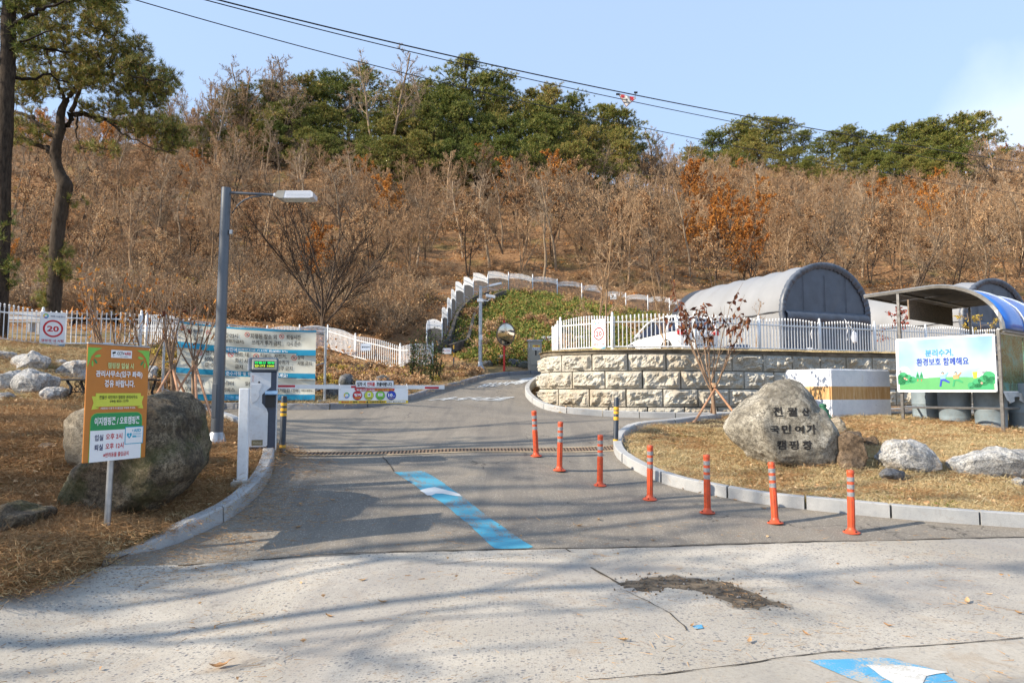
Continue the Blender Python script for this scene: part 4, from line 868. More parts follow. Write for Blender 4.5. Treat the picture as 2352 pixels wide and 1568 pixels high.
mb = MB(); mb.bbox((-.19, .10, 1.315), (.05, .24, .185), .012); mb.build('housing_end', M('housing_grey', (.35, .38, .42), .45), ki)
mb = MB(); mb.bbox((.012, -.035, 1.315), (.335, .03, .15), .012); mb.build('display_bezel', M('bezel_cream', (.55, .52, .42), .5), ki)
flat(ki, rect(-.125, .15, 1.268, 1.362), PBLK, -.0515, 'display_screen')
def led(name, c):
    m, nt, b = base_mat(name); b.inputs['Base Color'].default_value = (0, 0, 0, 1); b.inputs['Emission Color'].default_value = (*c, 1); b.inputs['Emission Strength'].default_value = 1.0; return m
text(ki, '전월산 캠핑', -.12, .145, 1.323, 1.355, led('green_display_light', (.02, .9, .15)), .02, -.053); text(ki, '입니다 1000', -.12, .145, 1.278, 1.31, led('yellow_display_light', (.65, .85, .05)), .02, -.053)
# barrier arm, along the grate direction
ARMW = M('arm_white', (.68, .68, .68), .35, .2, var=.06); ARMR = M('arm_red', (.5, .015, .03), .5)
A0 = P(614, 886, 10.0); A1 = P(1020, 890.5, 10.95); ad = (A1 - A0); AL = ad.length; ad.normalize(); an_ = math.atan2(ad.y, ad.x)
inv = Matrix.Rotation(-.30, 4, 'Z') @ Matrix.Translation(-Vector(ki.location))
def kl(p): return inv @ Vector(p)
R3 = Matrix.Rotation(an_ - .30, 3, 'Z')
mb = MB(); mb.box(kl((A0 + A1) / 2), (AL, .05, .062), rot=R3); mb.build('barrier_arm', ARMW, ki)
for t0, t1 in ((.055, .145), (.88, .965), (.45, .53)):
    mb = MB(); mb.box(kl(A0 + ad * AL * (t0 + t1) / 2), (AL * (t1 - t0), .054, .032), rot=R3); mb.build('red_stripe', ARMR, ki)
# notice banner hung on the arm
nb0 = A0 + ad * AL * .405; nrm = Vector((math.sin(an_), -math.cos(an_), 0))
def on_arm(u):  # distance along the arm at a pixel column
    k = (u - 1176) / 1568 / CP; return (A0.x - k * A0.y) / (k * ad.y - ad.x) if 1 else 0
s0, s1 = on_arm(779), on_arm(937)
c0 = A0 + ad * s0 + nrm * .05; bw = s1 - s0; bh = .235
nbn = thing('arm_notice_banner', 'white and yellow notice banner hanging from the barrier arm', 'banner', (c0.x, c0.y, A0.z - .03), an_)
mb = MB(); n = 16
for k in range(n + 1):
    for z in (0, -bh): mb.v.append((bw * k / n, .004 * math.sin(k * 1.3) * (1 if z else .3), z))
mb.f = [(2 * k, 2 * k + 1, 2 * k + 3, 2 * k + 2) for k in range(n)]; bb = mb.build('banner_cloth', PWH, nbn); md = bb.modifiers.new('s', 'SOLIDIFY'); md.thickness = .003
def bt(s, a0, a1, b0, b1, mat, bold=.02, y=-.012): return text(nbn, s, a0 * bw, a1 * bw, -b1 * bh, -b0 * bh, mat, bold, y)
def bf(pts, mat, y=-.009): return flat(nbn, [(a * bw, -b * bh) for a, b in pts], mat, y)
bf(rect(0, 1, .80, .985), PYEL, -.008); bf([(.22, .0), (.80, .02), (.795, .16), (.77, .2), (.25, .18), (.225, .12)], PRED, -.008)
bt('입실시간 14:00', .25, .51, .05, .165, PWH, .03); bt('(조기입실불가)', .52, .77, .05, .17, PYEL, .02)
def bc(cx, cy, r, mat, y): return flat(nbn, disc(cx * bw, -cy * bh, r * bw), mat, y, 'print_disc')
for cx, mt in ((.264, PRED), (.428, PLIME), (.592, LGRN), (.753, PDBLUE)): bc(cx, .47, .068, PGREY, -.0085); bc(cx, .47, .063, mt, -.0095)
bt('정지', .215, .315, .34, .53, PWH, .05); bt('STOP', .225, .305, .58, .67, PYEL, .03); bt('인터폰호출', .39, .468, .60, .66, PBLK, .02); bf(rect(.408, .45, .30, .55), PWH, -.011); bc(.43, .42, .011, PGREY, -.0125)
bf(rect(.56, .625, .33, .51), PWH, -.011); bt('번호', .575, .61, .37, .45, PGREY, .02); bt('차단기작동시', .55, .635, .60, .66, PBLK, .02); bt('10', .705, .77, .34, .56, PWH, .05); bt('km', .773, .802, .47, .54, PWH, .0); bt('서행운전', .718, .785, .61, .68, PYEL, .02)
for k, mt in enumerate((PYEL, LGRN, PTEAL, PDBLUE)): ring(nbn, .113 * bw, -.46 * bh, .026 * bw, .04 * bw, mt, -.010, 10, a0=3.9 + k * -1.57 - 1.57, a1=3.9 + k * -1.57)
bt('체크인 시', .035, .19, .83, .95, PRED, .03); bt('좌측', .20, .265, .83, .95, PBLK, .03); bt('인터폰', .285, .385, .83, .95, PRED, .03); bt('을 이용해주세요!!', .39, .66, .83, .96, PBLK, .03); bf(rect(.683, .965, .83, .945), PWH, -.0105); bt('부재시 ☎044-850-1379', .69, .955, .85, .93, PNAVY, .02)
for a in (.017, .985): ring(nbn, a * bw, -.07 * bh, .004, .010, STEEL, -.011, 12, 'eyelet')
for a in (.017, .985): mb = MB(); mb.tube([(a * bw, -.01, -.06 * bh), (a * bw, -.014, .03), (a * bw, .05, .066), (a * bw, .09, 0), (a * bw, .03, -.03), (a * bw, -.008, -.06 * bh)], .004, 5); mb.build('cable_tie', PWH, nbn)
s0, s1 = on_arm(818), on_arm(903); c0 = A0 + ad * s0 + nrm * .075; w2 = s1 - s0
nb2 = thing('arm_notice_plate', 'small white notice with black and red words clipped on top of the arm', 'sign', (c0.x, c0.y, A0.z + .085), an_)
mb = MB(); mb.box((w2 / 2, 0, -.05), (w2, .008, .10)); mb.build('notice_plate', M('notice_silver', (.62, .64, .68), .4), nb2); flat(nb2, rect(.008, w2 - .008, -.094, -.008), PWH, -.0055)
text(nb2, '입차 시', .015, .25 * w2, -.085, -.022, PBLK, .04, -.008); text(nb2, '인터폰', .29 * w2, .50 * w2, -.085, -.022, PRED, .04, -.008); text(nb2, '호출바랍니다.', .54 * w2, .97 * w2, -.085, -.022, PBLK, .04, -.008)
mb = MB(); mb.box((w2 * .51, -.008, -.03), (.008, .006, .07)); mb.build('cable_tie', PWH, nb2)
# ================================================================= STREET LAMPS
g = GT(497, 1022); Yl = g.y; top = P(520, 432, Yl)
L1 = thing('street_lamp', 'tall grey street lamp with one arm on the left bank', 'street lamp', g)
hL = top.z - g.z; lean = (top.x - g.x) / hL
mb = MB(); mb.tube([(lean * z, 0, z) for z in (.12, hL * .45, hL * .72)], [.094, .083, .077], 24); mb.build('lower_pole', POLE, L1, smooth=True)
mb = MB(); mb.tube([(lean * hL * .70, 0, hL * .70), (lean * hL, 0, hL), (lean * hL, 0, hL + .004)], [.0795, .074, .05], 24); mb.build('upper_pole', POLE, L1, smooth=True)
mb = MB(); mb.lathe([(.19, -.05), (.19, .0), (.175, .03), (.14, .075), (.13, .10), (.115, .16), (.10, .19), (.097, .2)], 28); mb.build('base_cover', SILV, L1, smooth=True)
a0 = Vector((lean * hL + .07, 0, P(530, 443, Yl).z - g.z)); a1 = P(632, 448, Yl) - Vector(g)
mb = MB(); mb.tube([a0, (a1.x, 0, a1.z)], .022, 12); mb.build('arm', POLE, L1, smooth=True)
cv = [P(u, v, Yl) - Vector(g) for u, v in ((533, 490), (545, 472), (560, 460), (578, 453), (600, 450))]
mb = MB(); mb.tube([(p.x, 0, p.z) for p in cv], .013, 8); mb.build('brace', POLE, L1, smooth=True)
lu = P(680, 451, Yl) - Vector(g)
HEAD = M('lamp_head_silver', (.62, .63, .66), .35, .3, var=.04); HEAD2 = M('lamp_head_end', (.30, .29, .26), .4)
mb = MB(); mb.prism([(-.29, .0), (-.25, .055), (.27, .055), (.305, .03), (.305, -.045), (.25, -.06), (-.23, -.06), (-.29, -.035)], -.13, .13)
hd_ = mb.build('lamp_head', HEAD, L1); hd_.location = (lu.x, 0, lu.z)
mb = MB(); mb.prism([(-.292, -.036), (-.292, .002), (-.25, .058), (-.13, .058), (-.16, -.063), (-.23, -.063)], -.133, .133); q = mb.build('head_end', HEAD2, L1); q.location = (lu.x, 0, lu.z)
for k in range(4): mb = MB(); mb.box((.07, -.131, .035 - k * .022), (.38, .006, .006)); q = mb.build('cooling_fin', HEAD, L1); q.location = (lu.x, 0, lu.z)
mb = MB(); mb.box((.02, 0, -.064), (.42, .2, .01)); q = mb.build('lens', M('lamp_lens', (.55, .55, .5), .2), L1); q.location = (lu.x, 0, lu.z)
mb = MB(); mb.tube([(a1.x - .02, 0, a1.z), (lu.x - .28, 0, lu.z)], .034, 10); mb.build('arm_socket', HEAD, L1, smooth=True)
hp0 = P(493, 920, Yl) - Vector(g)
mb = MB(); mb.bbox((lean * hp0.z - .025, -.09, hp0.z), (.07, .012, .52), .004, rot=Matrix.Rotation(-.0, 3, 'Y')); mb.build('access_hatch', POLE, L1)
se = P(532, 534, Yl) - Vector(g); mb = MB(); mb.bbox((se.x - .0, -.02, se.z), (.05, .05, .07), .008); mb.build('light_sensor', SILV, L1)
g = GT(1103, 850); Yl = g.y; t2 = P(1100, 657, Yl); h2 = t2.z - g.z
L2 = thing('street_lamp', 'smaller street lamp with security camera beside the upper driveway', 'street lamp', g)
mb = MB(); mb.tube([(0, 0, .1), (0, 0, h2)], [.085, .07], 16); mb.build('pole', SILV, L2, smooth=True)
mb = MB(); mb.lathe([(.19, 0), (.18, .08), (.13, .16), (.1, .2), (.1, .32), (.085, .34)], 20); mb.build('base_cover', SILV, L2, smooth=True)
q0 = P(1108, 662, Yl) - Vector(g); q1 = P(1130, 655, Yl) - Vector(g)
mb = MB(); mb.tube([(0, 0, q0.z), (q1.x, 0, q1.z)], .025, 8); mb.build('arm', SILV, L2)
mb = MB(); mb.bbox((q1.x + .15, 0, q1.z + .02), (.52, .2, .10), .03, rot=Matrix.Rotation(-.22, 3, 'Y')); mb.build('lamp_head', HEAD, L2)
q2 = P(1100, 690, Yl) - Vector(g)
mb = MB(); mb.bbox((0, 0, q2.z), (.26, .2, .14), .02); mb.build('camera_bracket', WHITE, L2)
mb = MB(); mb.bbox((.42, -.1, q2.z + .16), (.40, .14, .12), .02, rot=Matrix.Rotation(.2, 3, 'Y')); mb.build('security_camera', WHITE, L2)
mb = MB(); mb.tube([(.1, 0, q2.z), (.3, -.05, q2.z - .03), (.42, -.1, q2.z + .08)], .025, 8); mb.build('camera_arm', WHITE, L2)
q2 = P(1103, 775, Yl) - Vector(g); mb = MB(); mb.box((.02, -.085, q2.z), (.14, .01, .2)); mb.build('number_plate', WHITE, L2)
# ================================================================= BIG BANNERS ON A PIPE FRAME
bl, br = P(372, 925, 15.95), P(745, 922, 16.6)
fr_ang = math.atan2(br.y - bl.y, br.x - bl.x); FW = math.hypot(br.x - bl.x, br.y - bl.y)
zb0 = tz(bl.x, bl.y); zb1 = tz(br.x, br.y); zl_t = P(372, 722, 15.95).z; zr_t = P(745, 757, 16.6).z
frm = thing('banner_frame', 'steel pipe frame with braces that carries the blue banners', 'frame', (bl.x, bl.y, 0), fr_ang)
for x, z0, z1 in ((0, zb0, zl_t), (FW, zb1, zr_t)):
    mb = MB(); mb.tube([(x, 0, z0 - .1), (x, 0, z1)], .032, 12); mb.build('post', SILV, frm, smooth=True)
    mb = MB(); mb.bbox((x, 0, z0 + .02), (.3, .2, .03), .005); mb.build('foot_plate', SILV, frm)
    s = -1 if x else 1
    mb = MB(); mb.tube([(x, 0, z0 + .95), (x, .55, z0 + .05)], .014, 8); mb.build('back_brace', SILV, frm)
    for zz in (z0 + .35, z0 + .95, z1 - .12): mb = MB(); mb.tube([(x, 0, zz), (x + s * .28, 0, zz + ru(-.12, .12))], .013, 8); mb.build('tie_bar', SILV, frm)
mb = MB(); mb.tube([(0, .03, zl_t - .1), (FW, .03, zr_t - .12)], .018, 8); mb.build('top_rail', SILV, frm)
def sagpt(a, b, z0l, z0r, z1l, z1r, sag0, sag1, off=0):
    x = .3 + a * (FW - .52)
    zt = z0l + (z0r - z0l) * a - sag0 * 4 * a * (1 - a); zb = z1l + (z1r - z1l) * a - sag1 * 4 * a * (1 - a)
    y = -.05 + .028 * math.sin(a * 7 + b * 4) * (1 - .3 * b) + .014 * math.sin(a * 21 - b * 9) + off
    return (x, y, zt + (zb - zt) * b)
def pz(u, v):
    Y = bl.y + (br.y - bl.y) * (u - 372) / 373; return P(u, v, Y).z
def big_banner(label, zz, sag, rows, seedy):
    r = thing('cloth_banner', label, 'banner', (bl.x, bl.y, 0), fr_ang, 'cloth banners tied on the pipe frame')
    f = lambda a, b, o=0: sagpt(a, b, *zz, *sag, o + seedy)
    n, mrow = 48, 10; mb = MB(); mb.v = [f(i / n, j / mrow) for j in range(mrow + 1) for i in range(n + 1)]
    mb.f = [(j * (n + 1) + i, (j + 1) * (n + 1) + i, (j + 1) * (n + 1) + i + 1, j * (n + 1) + i + 1) for j in range(mrow) for i in range(n)]
    mb.build('banner_cloth', PCREAM, r, smooth='all', fixn=False)
    for kind, a0, a1, b0, b1, arg, mat in rows:
        if kind == 'f':
            k = 40; mb = MB(); mb.v = [f(a0 + (a1 - a0) * i / k, b0 + (b1 - b0) * j / 2, -.004) for j in range(3) for i in range(k + 1)]
            mb.f = [(j * (k + 1) + i, (j + 1) * (k + 1) + i, (j + 1) * (k + 1) + i + 1, j * (k + 1) + i + 1) for j in range(2) for i in range(k)]; mb.build('print_band', mat, r, smooth='all', fixn=False)
        elif kind == 't':
            text(r, arg, a0, a1, -b1, -b0, mat, .02, fn=lambda p, q: f(p, -q, -.012))
        elif kind == 'o':
            asp = (zz[0] - zz[2]) / (FW - .52); m_ = MB(); k = 24
            for i in range(k + 1):
                t = 6.2832 * i / k
                for rr in (arg * .8, arg): m_.v.append(f(a0 + rr * math.cos(t), b0 + rr * math.sin(t) / asp, -.009))
            m_.f = [(2 * i, 2 * i + 1, 2 * i + 3, 2 * i + 2) for i in range(k)]; m_.build('ban_ring', mat, r, fixn=False)
            m_ = MB(); d = arg * .68; m_.v = [f(a0 + p * d, b0 + q * d / asp, -.009) for p, q in ((-1.05, -.9), (-.9, -1.05), (1.05, .9), (.9, 1.05))]; m_.f = [(0, 1, 2, 3)]; m_.build('ban_bar', mat, r, fixn=False)
            m_ = MB(); m_.v = [f(a0 + p * d * .5, b0 + q * d * .5 / asp, -.008) for p, q in disc(0, 0, 1, 10)]; m_.f = [tuple(range(10))]; m_.build('ban_symbol', PGREY, r, fixn=False)
    return r
big_banner('uppermost cream banner with a blue stripe and quiet hours rule', (pz(400, 737), pz(733, 759), pz(400, 797), pz(733, 817)), (.06, .05),
    [('f', 0, 1, 0, .07, 0, PBLUE), ('f', 0, 1, .78, 1, 0, PBLUE), ('o', .035, 0, .23, 0, .018, PRED), ('t', .07, .175, .22, .42, '캠핑장', PGREY), ('t', .11, .185, .47, .66, '금연', PGREY), ('o', .215, 0, .30, 0, .018, PRED),
     ('t', .25, .43, .25, .44, '매너시간 22시', PGREY), ('t', .25, .475, .49, .64, '준수(고성방가금지)', PGREY), ('o', .495, 0, .26, 0, .018, PRED), ('t', .52, .71, .20, .40, '지정된 장소 외', PGREY), ('t', .53, .74, .45, .64, '쓰레기 투기 금지', PGREY),
     ('o', .745, 0, .26, 0, .018, PRED), ('t', .78, .885, .19, .38, '퇴실시간', PGREY), ('t', .785, .885, .44, .64, '12시 준수', PGREY), ('t', .26, .79, .81, .97, '전월산 국민여가캠핑장에 오신걸 환영합니다!', PWH)], 0)
big_banner('middle cream banner about tents, bikes and firewood', (pz(400, 793), pz(733, 812), pz(400, 858), pz(733, 872)), (.03, .025),
    [('f', 0, 1, 0, .03, 0, PBLUE), ('f', 0, 1, .77, .96, 0, PBLUE), ('o', .155, 0, .2, 0, .02, PRED), ('t', .195, .33, .08, .25, '전기사용', PGREY), ('t', .195, .28, .30, .47, '600W', PGREY), ('t', .2, .27, .52, .68, '준수', PGREY), ('o', .38, 0, .17, 0, .02, PRED),
     ('t', .41, .51, .07, .24, '텐트 내', PGREY), ('t', .415, .535, .30, .47, '화기 사용', PGREY), ('t', .415, .47, .53, .69, '금지', PGREY), ('o', .565, 0, .19, 0, .02, PRED), ('t', .595, .785, .07, .24, '킥보드, 자전거,', PGREY), ('t', .595, .805, .29, .46, '인라인 등 바퀴가', PGREY), ('t', .595, .83, .51, .68, '달린 놀이기구 금지', PGREY),
     ('o', .84, 0, .19, 0, .02, PRED), ('t', .865, .915, .08, .25, '장작', PGREY), ('t', .865, .97, .31, .47, '사용 금지', PGREY), ('t', .26, .795, .79, .94, '이용시 준수사항 및 캠핑예절을 지켜주세요!', PWH)], .004)
big_banner('lowest cream banner about board games and electric mats', (pz(400, 855), pz(733, 868), pz(400, 920), pz(733, 918)), (.01, .0),
    [('f', 0, 1, 0, .04, 0, PBLUE), ('f', 0, 1, .76, 1, 0, PBLUE), ('t', .065, .19, .22, .40, '보드게임', PGREY), ('t', .06, .20, .50, .68, '무료 대여', PGREY), ('t', .26, .41, .24, .41, '점프스타터', PGREY), ('t', .26, .42, .50, .67, '지원서비스', PGREY), ('t', .49, .56, .24, .41, '일산화', PGREY), ('t', .49, .58, .5, .66, '경보기', PGREY),
     ('t', .71, .875, .50, .67, '전기장판 대여', PGREY), ('t', .895, .98, .53, .62, '세종시설공단', PGREY), ('t', .24, .79, .80, .94, '모두가 만드는 올바른 캠핑문화 즐거운 추억!!', PSKY)], .008)
# ================================================================= SPEED SIGNS ON THE FENCES
def speed(label, u0, u1, vt0, vb0, vt1, vb1, Y0, Y1, dy=-.06):
    a, b = P(u0, vb0, Y0), P(u1, vb1, Y1); tp = P(u0, vt0, Y0).z; tp1 = P(u1, vt1, Y1).z; W_ = math.hypot(b.x - a.x, b.y - a.y); ang = math.atan2(b.y - a.y, b.x - a.x); Hh = (tp - a.z + tp1 - b.z) / 2
    r = thing('speed_limit_sign', label, 'sign', a, ang, 'white signs with a red ringed twenty')
    mb = MB(); mb.bbox((W_ / 2, 0, Hh / 2), (W_, .012, Hh), .004); mb.build('panel', PWH, r)
    y = -.009; cx = W_ * .5
    ring(r, cx, Hh * .52, W_ * .32, W_ * .40, PRED, y, 40, rzs=1.0 * min(1, Hh / W_ / 1.4) * 1.0)
    text(r, '20', cx - W_ * .235, cx + W_ * .235, Hh * .43, Hh * .60, PRED, .03, y); text(r, '캠핑장 내 서행', W_ * .06, W_ * .94, Hh * .125, Hh * .205, PRED, .02, y)
    text(r, '세종시설공단', W_ * .37, W_ * .97, Hh * .855, Hh * .91, PNAVY, .01, y)
    for k, mt in enumerate((PYEL, LGRN, PTEAL, PDBLUE)): ring(r, W_ * .2, Hh * .88, W_ * .055, W_ * .11, mt, y, 10, a0=3.9 - k * 1.57 - 1.57, a1=3.9 - k * 1.57)
    flat(r, [(0.01, .01), (W_ * .98, .01), (W_ * .98, Hh * .03), (W_ * .6, Hh * .03), (.01, Hh * .075)], PYEL, y); flat(r, [(W_ * .62, .01), (W_ * .985, .01), (W_ * .985, Hh * .085), (W_ * .8, Hh * .06), (W_ * .65, Hh * .02)], PBLUE, y - .001)
    for zz in (.12, .88): mb = MB(); mb.box((W_ / 2, .02, Hh * zz), (W_ * .9, .02, .02)); mb.build('bracket', STEEL, r)
    return r
speed('speed limit sign on the left bank fence', 90, 149, 713, 794, 716, 791, 19.3, 19.75)
speed('speed limit sign on the fence above the stone block wall', 1361, 1391, 735, 803, 731, 801, 20.75, 20.4)
# small warning plates
def plate(name, label, u, v, Y, w_, h_, mat, txt=None):
    p = P(u, v, Y); r = thing(name, label, 'sign', p); mb = MB(); mb.bbox((0, 0, 0), (w_, .012, h_), .004); mb.build('panel', mat, r)
    if txt:
        for s, a0, a1, b0, b1, mt in txt: text(r, s, a0 * w_, a1 * w_, b0 * h_, b1 * h_, mt, .02, -.009)
    return r
plate('warning_plate', 'small white warning plate on the stepped fence', 1409, 681, 49.6, .46, .38, PWH, [('▲', -.15, .15, -.02, .3, PBLK), ('출입금지', -.4, .4, -.38, -.15, PBLK)])
plate('warning_plate', 'small pale plate on the long fence right of the banners', 840, 797, 28.8, .42, .3, M('pale_plate', (.55, .63, .75), .5), [('출입금지', -.4, .4, -.1, .12, PBLK)])
rp = GT(1042, 848); pst = thing('striped_post_sign', 'thin black and yellow post with a small white plate', 'sign', rp)
hp3 = P(1038, 792, rp.y).z - rp.z
for k in range(6): mb = MB(); mb.tube([(0, 0, hp3 * k / 6), (0, 0, hp3 * (k + 1) / 6)], .03, 8); mb.build('post_band', YEL if k in (5, 3) else DKNAVY, pst)
pp_ = P(1027, 806, rp.y) - Vector(rp); mb = MB(); mb.bbox((pp_.x, -.05, pp_.z), (.36, .02, .24), .02); mb.build('panel', WHITE, pst); text(pst, 'CCTV', pp_.x - .12, pp_.x + .12, pp_.z - .04, pp_.z + .04, PRED, .0, -.065)
# ================================================================= MIRROR, CABINET
g = GT(1158, 852); zt2 = P(1158, 735, g.y).z - g.z; mc = P(1162, 768, g.y) - Vector(g)
mr = thing('traffic_mirror', 'round convex traffic mirror on a red pole', 'mirror', g)
mb = MB(); mb.tube([(0, 0, -.1), (0, 0, zt2)], .045, 12); mb.build('pole', REDP, mr, smooth=True)
def dome(r, depth, ax, n=28):
    mb = MB()
    for j in range(7):
        q = r * j / 6
        for k in range(n): t = 2 * math.pi * k / n; mb.v.append((q * math.cos(t), -depth * (1 - (j / 6) ** 2), q * math.sin(t) * 1.1))
    mb.f = [(j * n + k, j * n + (k + 1) % n, (j + 1) * n + (k + 1) % n, (j + 1) * n + k) for j in range(6) for k in range(n)]
    return mb
MIR = M('mirror_glass', (.62, .55, .46), .06, 1, var=0); MRIM = M('mirror_rim', (.18, .12, .08), .5)
o = dome(.40, .05, 0).build('mirror_face', MIR, mr, smooth='all'); o.location = (mc.x, -.16, mc.z); o.rotation_euler = (.13, 0, .5)
mb = MB(); mb.tube([(.41 * math.cos(t), .0, .41 * 1.1 * math.sin(t)) for t in np.linspace(0, 2 * math.pi, 33)], .028, 8, False); o = mb.build('mirror_rim', MRIM, mr, smooth=True); o.location = (mc.x, -.15, mc.z); o.rotation_euler = (.13, 0, .5)
mb = MB(); mb.lathe([(.41, 0), (.35, .05), (.1, .09)], 24); o = mb.build('mirror_back', MRIM, mr, smooth=True); o.location = (mc.x, -.15, mc.z); o.rotation_euler = (-math.pi / 2 + .13, 0, .5)
mb = MB(); mb.box((mc.x * .5, -.06, mc.z), (.12, .14, .06)); mb.build('bracket', STEEL, mr)
g = GT(1229, 851); ch = P(1229, 783, g.y).z - g.z; CBM = M('beige_metal', (.32, .29, .235), .4, .2, var=.06)
cb = thing('electric_cabinet', 'beige metal electric cabinet with a yellow warning sticker', 'cabinet', g, .06)
mb = MB(); mb.bbox((0, .2, ch / 2), (.56, .4, ch), .01); mb.build('cabinet_body', CBM, cb)
mb = MB(); mb.bbox((0, .2, ch + .02), (.64, .5, .05), .01); mb.build('cabinet_roof', SILV, cb)
mb = MB(); mb.bbox((.03, -.012, ch * .56), (.44, .02, ch * .76), .006); mb.build('cabinet_door', CBM, cb)
mb = MB(); mb.bbox((.03, -.03, ch * .6), (.06, .02, .2), .01); mb.build('handle', BLACK, cb)
flat(cb, rect(-.10, .2, ch * .79, ch * .86), PYEL, -.025, 'sticker'); text(cb, '위험', -.02, .12, ch * .80, ch * .85, PRED, .03, -.027); flat(cb, rect(-.10, .2, ch * .70, ch * .785), PWH, -.025, 'sticker'); text(cb, '접근금지', -.09, .19, ch * .715, ch * .77, PNAVY, .03, -.027)
for k in range(5): mb = MB(); mb.box((-.235, -.004, ch * .78 + k * .03), (.05, .01, .012)); mb.build('vent_slot', PWH, cb)
# ================================================================= BENCH
bz = GT(152, 921); bench = thing('cast_iron_bench', 'black cast iron bench partly hidden by the orange sign', 'bench', bz)
sH = P(160, 874, bz.y).z - bz.z
for x in (.0, 1.45):
    mb = MB(); s = 1 if x == 0 else -1
    mb.tube([(x - s * .02, -.0, 0), (x + s * .03, 0, .04), (x + s * .07, 0, .14), (x + s * .08, 0, .26), (x + s * .03, 0, sH - .05), (x - s * .0, 0, sH)], [.02, .024, .03, .03, .024, .024], 8); mb.build('leg', BLACK, bench, smooth=True)
    mb = MB(); mb.tube([(x - s * .02, .42, 0), (x + s * .06, .42, .16), (x, .42, sH)], .024, 8); mb.build('leg', BLACK, bench, smooth=True)
for k in range(4): mb = MB(); mb.bbox((.725, -.02 + k * .14, sH + .02), (1.62, .11, .035), .006); mb.build('seat_slat', BLACK, bench)
for i in range(8):
    for j in range(2):
        mb = MB(); c_ = (.18 + i * .105, .02, sH - .06 - j * .10); mb.tube([(c_[0] + .045 * math.cos(t), c_[1], c_[2] + .045 * math.sin(t)) for t in np.linspace(0, 6.283, 12)], .009, 5, False); mb.build('scroll_ring', BLACK, bench)
mb = MB(); mb.tube([(.06, .02, sH - .215), (1.4, .02, sH - .215)], .01, 5); mb.build('stretcher', BLACK, bench)
# ================================================================= CONCRETE TANK
def tank_mat():
    m, nt, b = base_mat('white_limewash_with_brown_band'); c = coords(nt); s = NN(nt, 'ShaderNodeSeparateXYZ'); nt.links.new(c, s.inputs[0])
    n = noise_node(nt, c, 4, 7, .7); base = ramp(nt, n.outputs[0], [(.3, (.60, .62, .66)), (.6, (.72, .73, .76)), (.75, (.66, .64, .62))])
    mp_ = NN(nt, 'ShaderNodeMapping'); mp_.inputs['Scale'].default_value = (14, 14, 1.2); nt.links.new(c, mp_.inputs[0]); n2 = noise_node(nt, mp_.outputs[0], 1.6, 5, .7)
    br_ = ramp(nt, n2.outputs[0], [(.3, (.42, .21, .06)), (.55, (.56, .34, .15)), (.72, (.66, .50, .33))])
    n3 = noise_node(nt, c, 18, 3); zz = mth(nt, 'ADD', s.outputs[2], mth(nt, 'MULTIPLY', n3.outputs[0], .012))
    band = mth(nt, 'MULTIPLY', mth(nt, 'GREATER_THAN', zz, .50), mth(nt, 'LESS_THAN', zz, .79))
    col = mix(nt, band, base, br_); n4 = noise_node(nt, c, 30, 2, .5); col = mix(nt, ramp(nt, n4.outputs[0], [(.70, 0), (.74, .7)]), col, (.1, .08, .07))
    n5 = noise_node(nt, c, 1.5, 5, .7); col = mix(nt, mth(nt, 'MULTIPLY', ramp(nt, n5.outputs[0], [(.45, 0), (.7, .6)]), mth(nt, 'LESS_THAN', zz, .2)), col, (.45, .40, .33))
    nt.links.new(col, b.inputs['Base Color']); b.inputs['Roughness'].default_value = .85; bumpn(nt, b, n.outputs[0], .35, .03); return m
tc_ = P(1908, 900, 15); tl = P(1804, 900, 16.1); tr = P(2047, 900, 15.75); base_z = tz(tc_.x, tc_.y) - .08; th_ = P(1908, 846, 15).z - base_z
e1 = Vector((tl.x - tc_.x, tl.y - tc_.y, 0)); e2 = Vector((tr.x - tc_.x, tr.y - tc_.y, 0))
bm = bmesh.new(); q_ = [Vector((0, 0, 0)), e2, e1 + e2, e1]; vv = [bm.verts.new(p + Vector((0, 0, z))) for z in (-.1, th_) for p in q_]
for f in ((3, 2, 1, 0), (4, 5, 6, 7), (0, 1, 5, 4), (1, 2, 6, 5), (2, 3, 7, 6), (3, 0, 4, 7)): bm.faces.new([vv[i] for i in f])
bmesh.ops.bevel(bm, geom=bm.edges[:], offset=.03, segments=3, affect='EDGES'); bmesh.ops.triangulate(bm, faces=[f for f in bm.faces if f.calc_area() > .3])
for _ in range(4): bmesh.ops.subdivide_edges(bm, edges=[e for e in bm.edges if e.calc_length() > .16], cuts=1)
for v in bm.verts: v.co += Vector((noise.noise(v.co * 2.5), noise.noise(v.co * 2.5 + Vector((5, 0, 0))), .6 * noise.noise(v.co * 2 + Vector((0, 7, 0))))) * .014
me = bpy.data.meshes.new('concrete_tank'); bm.to_mesh(me); bm.free(); me.materials.append(tank_mat()); tk = put('concrete_tank', me); tk.location = (tc_.x, tc_.y, base_z)
try: me.shade_smooth(); me.set_sharp_from_angle(angle=math.radians(50))
except Exception: pass
tag(tk, 'white limewashed concrete tank with a streaky brown band', 'tank')
BLU = M('blue_plastic', (.02, .16, .42), .4); bx_ = P(1842, 905, 15.15); gz = tz(bx_.x, bx_.y)
r = thing('blue_meter_box', 'small blue plastic box between the boulder and the white tank', 'box', (bx_.x, bx_.y, gz)); hb = P(1842, 899, 15.15).z - gz
mb = MB(); mb.bbox((0, 0, hb * .5), (.13, .14, hb), .01); mb.build('box_body', BLU, r); mb = MB(); mb.bbox((0, 0, hb), (.17, .18, .03), .008); mb.build('lid', BLU, r)
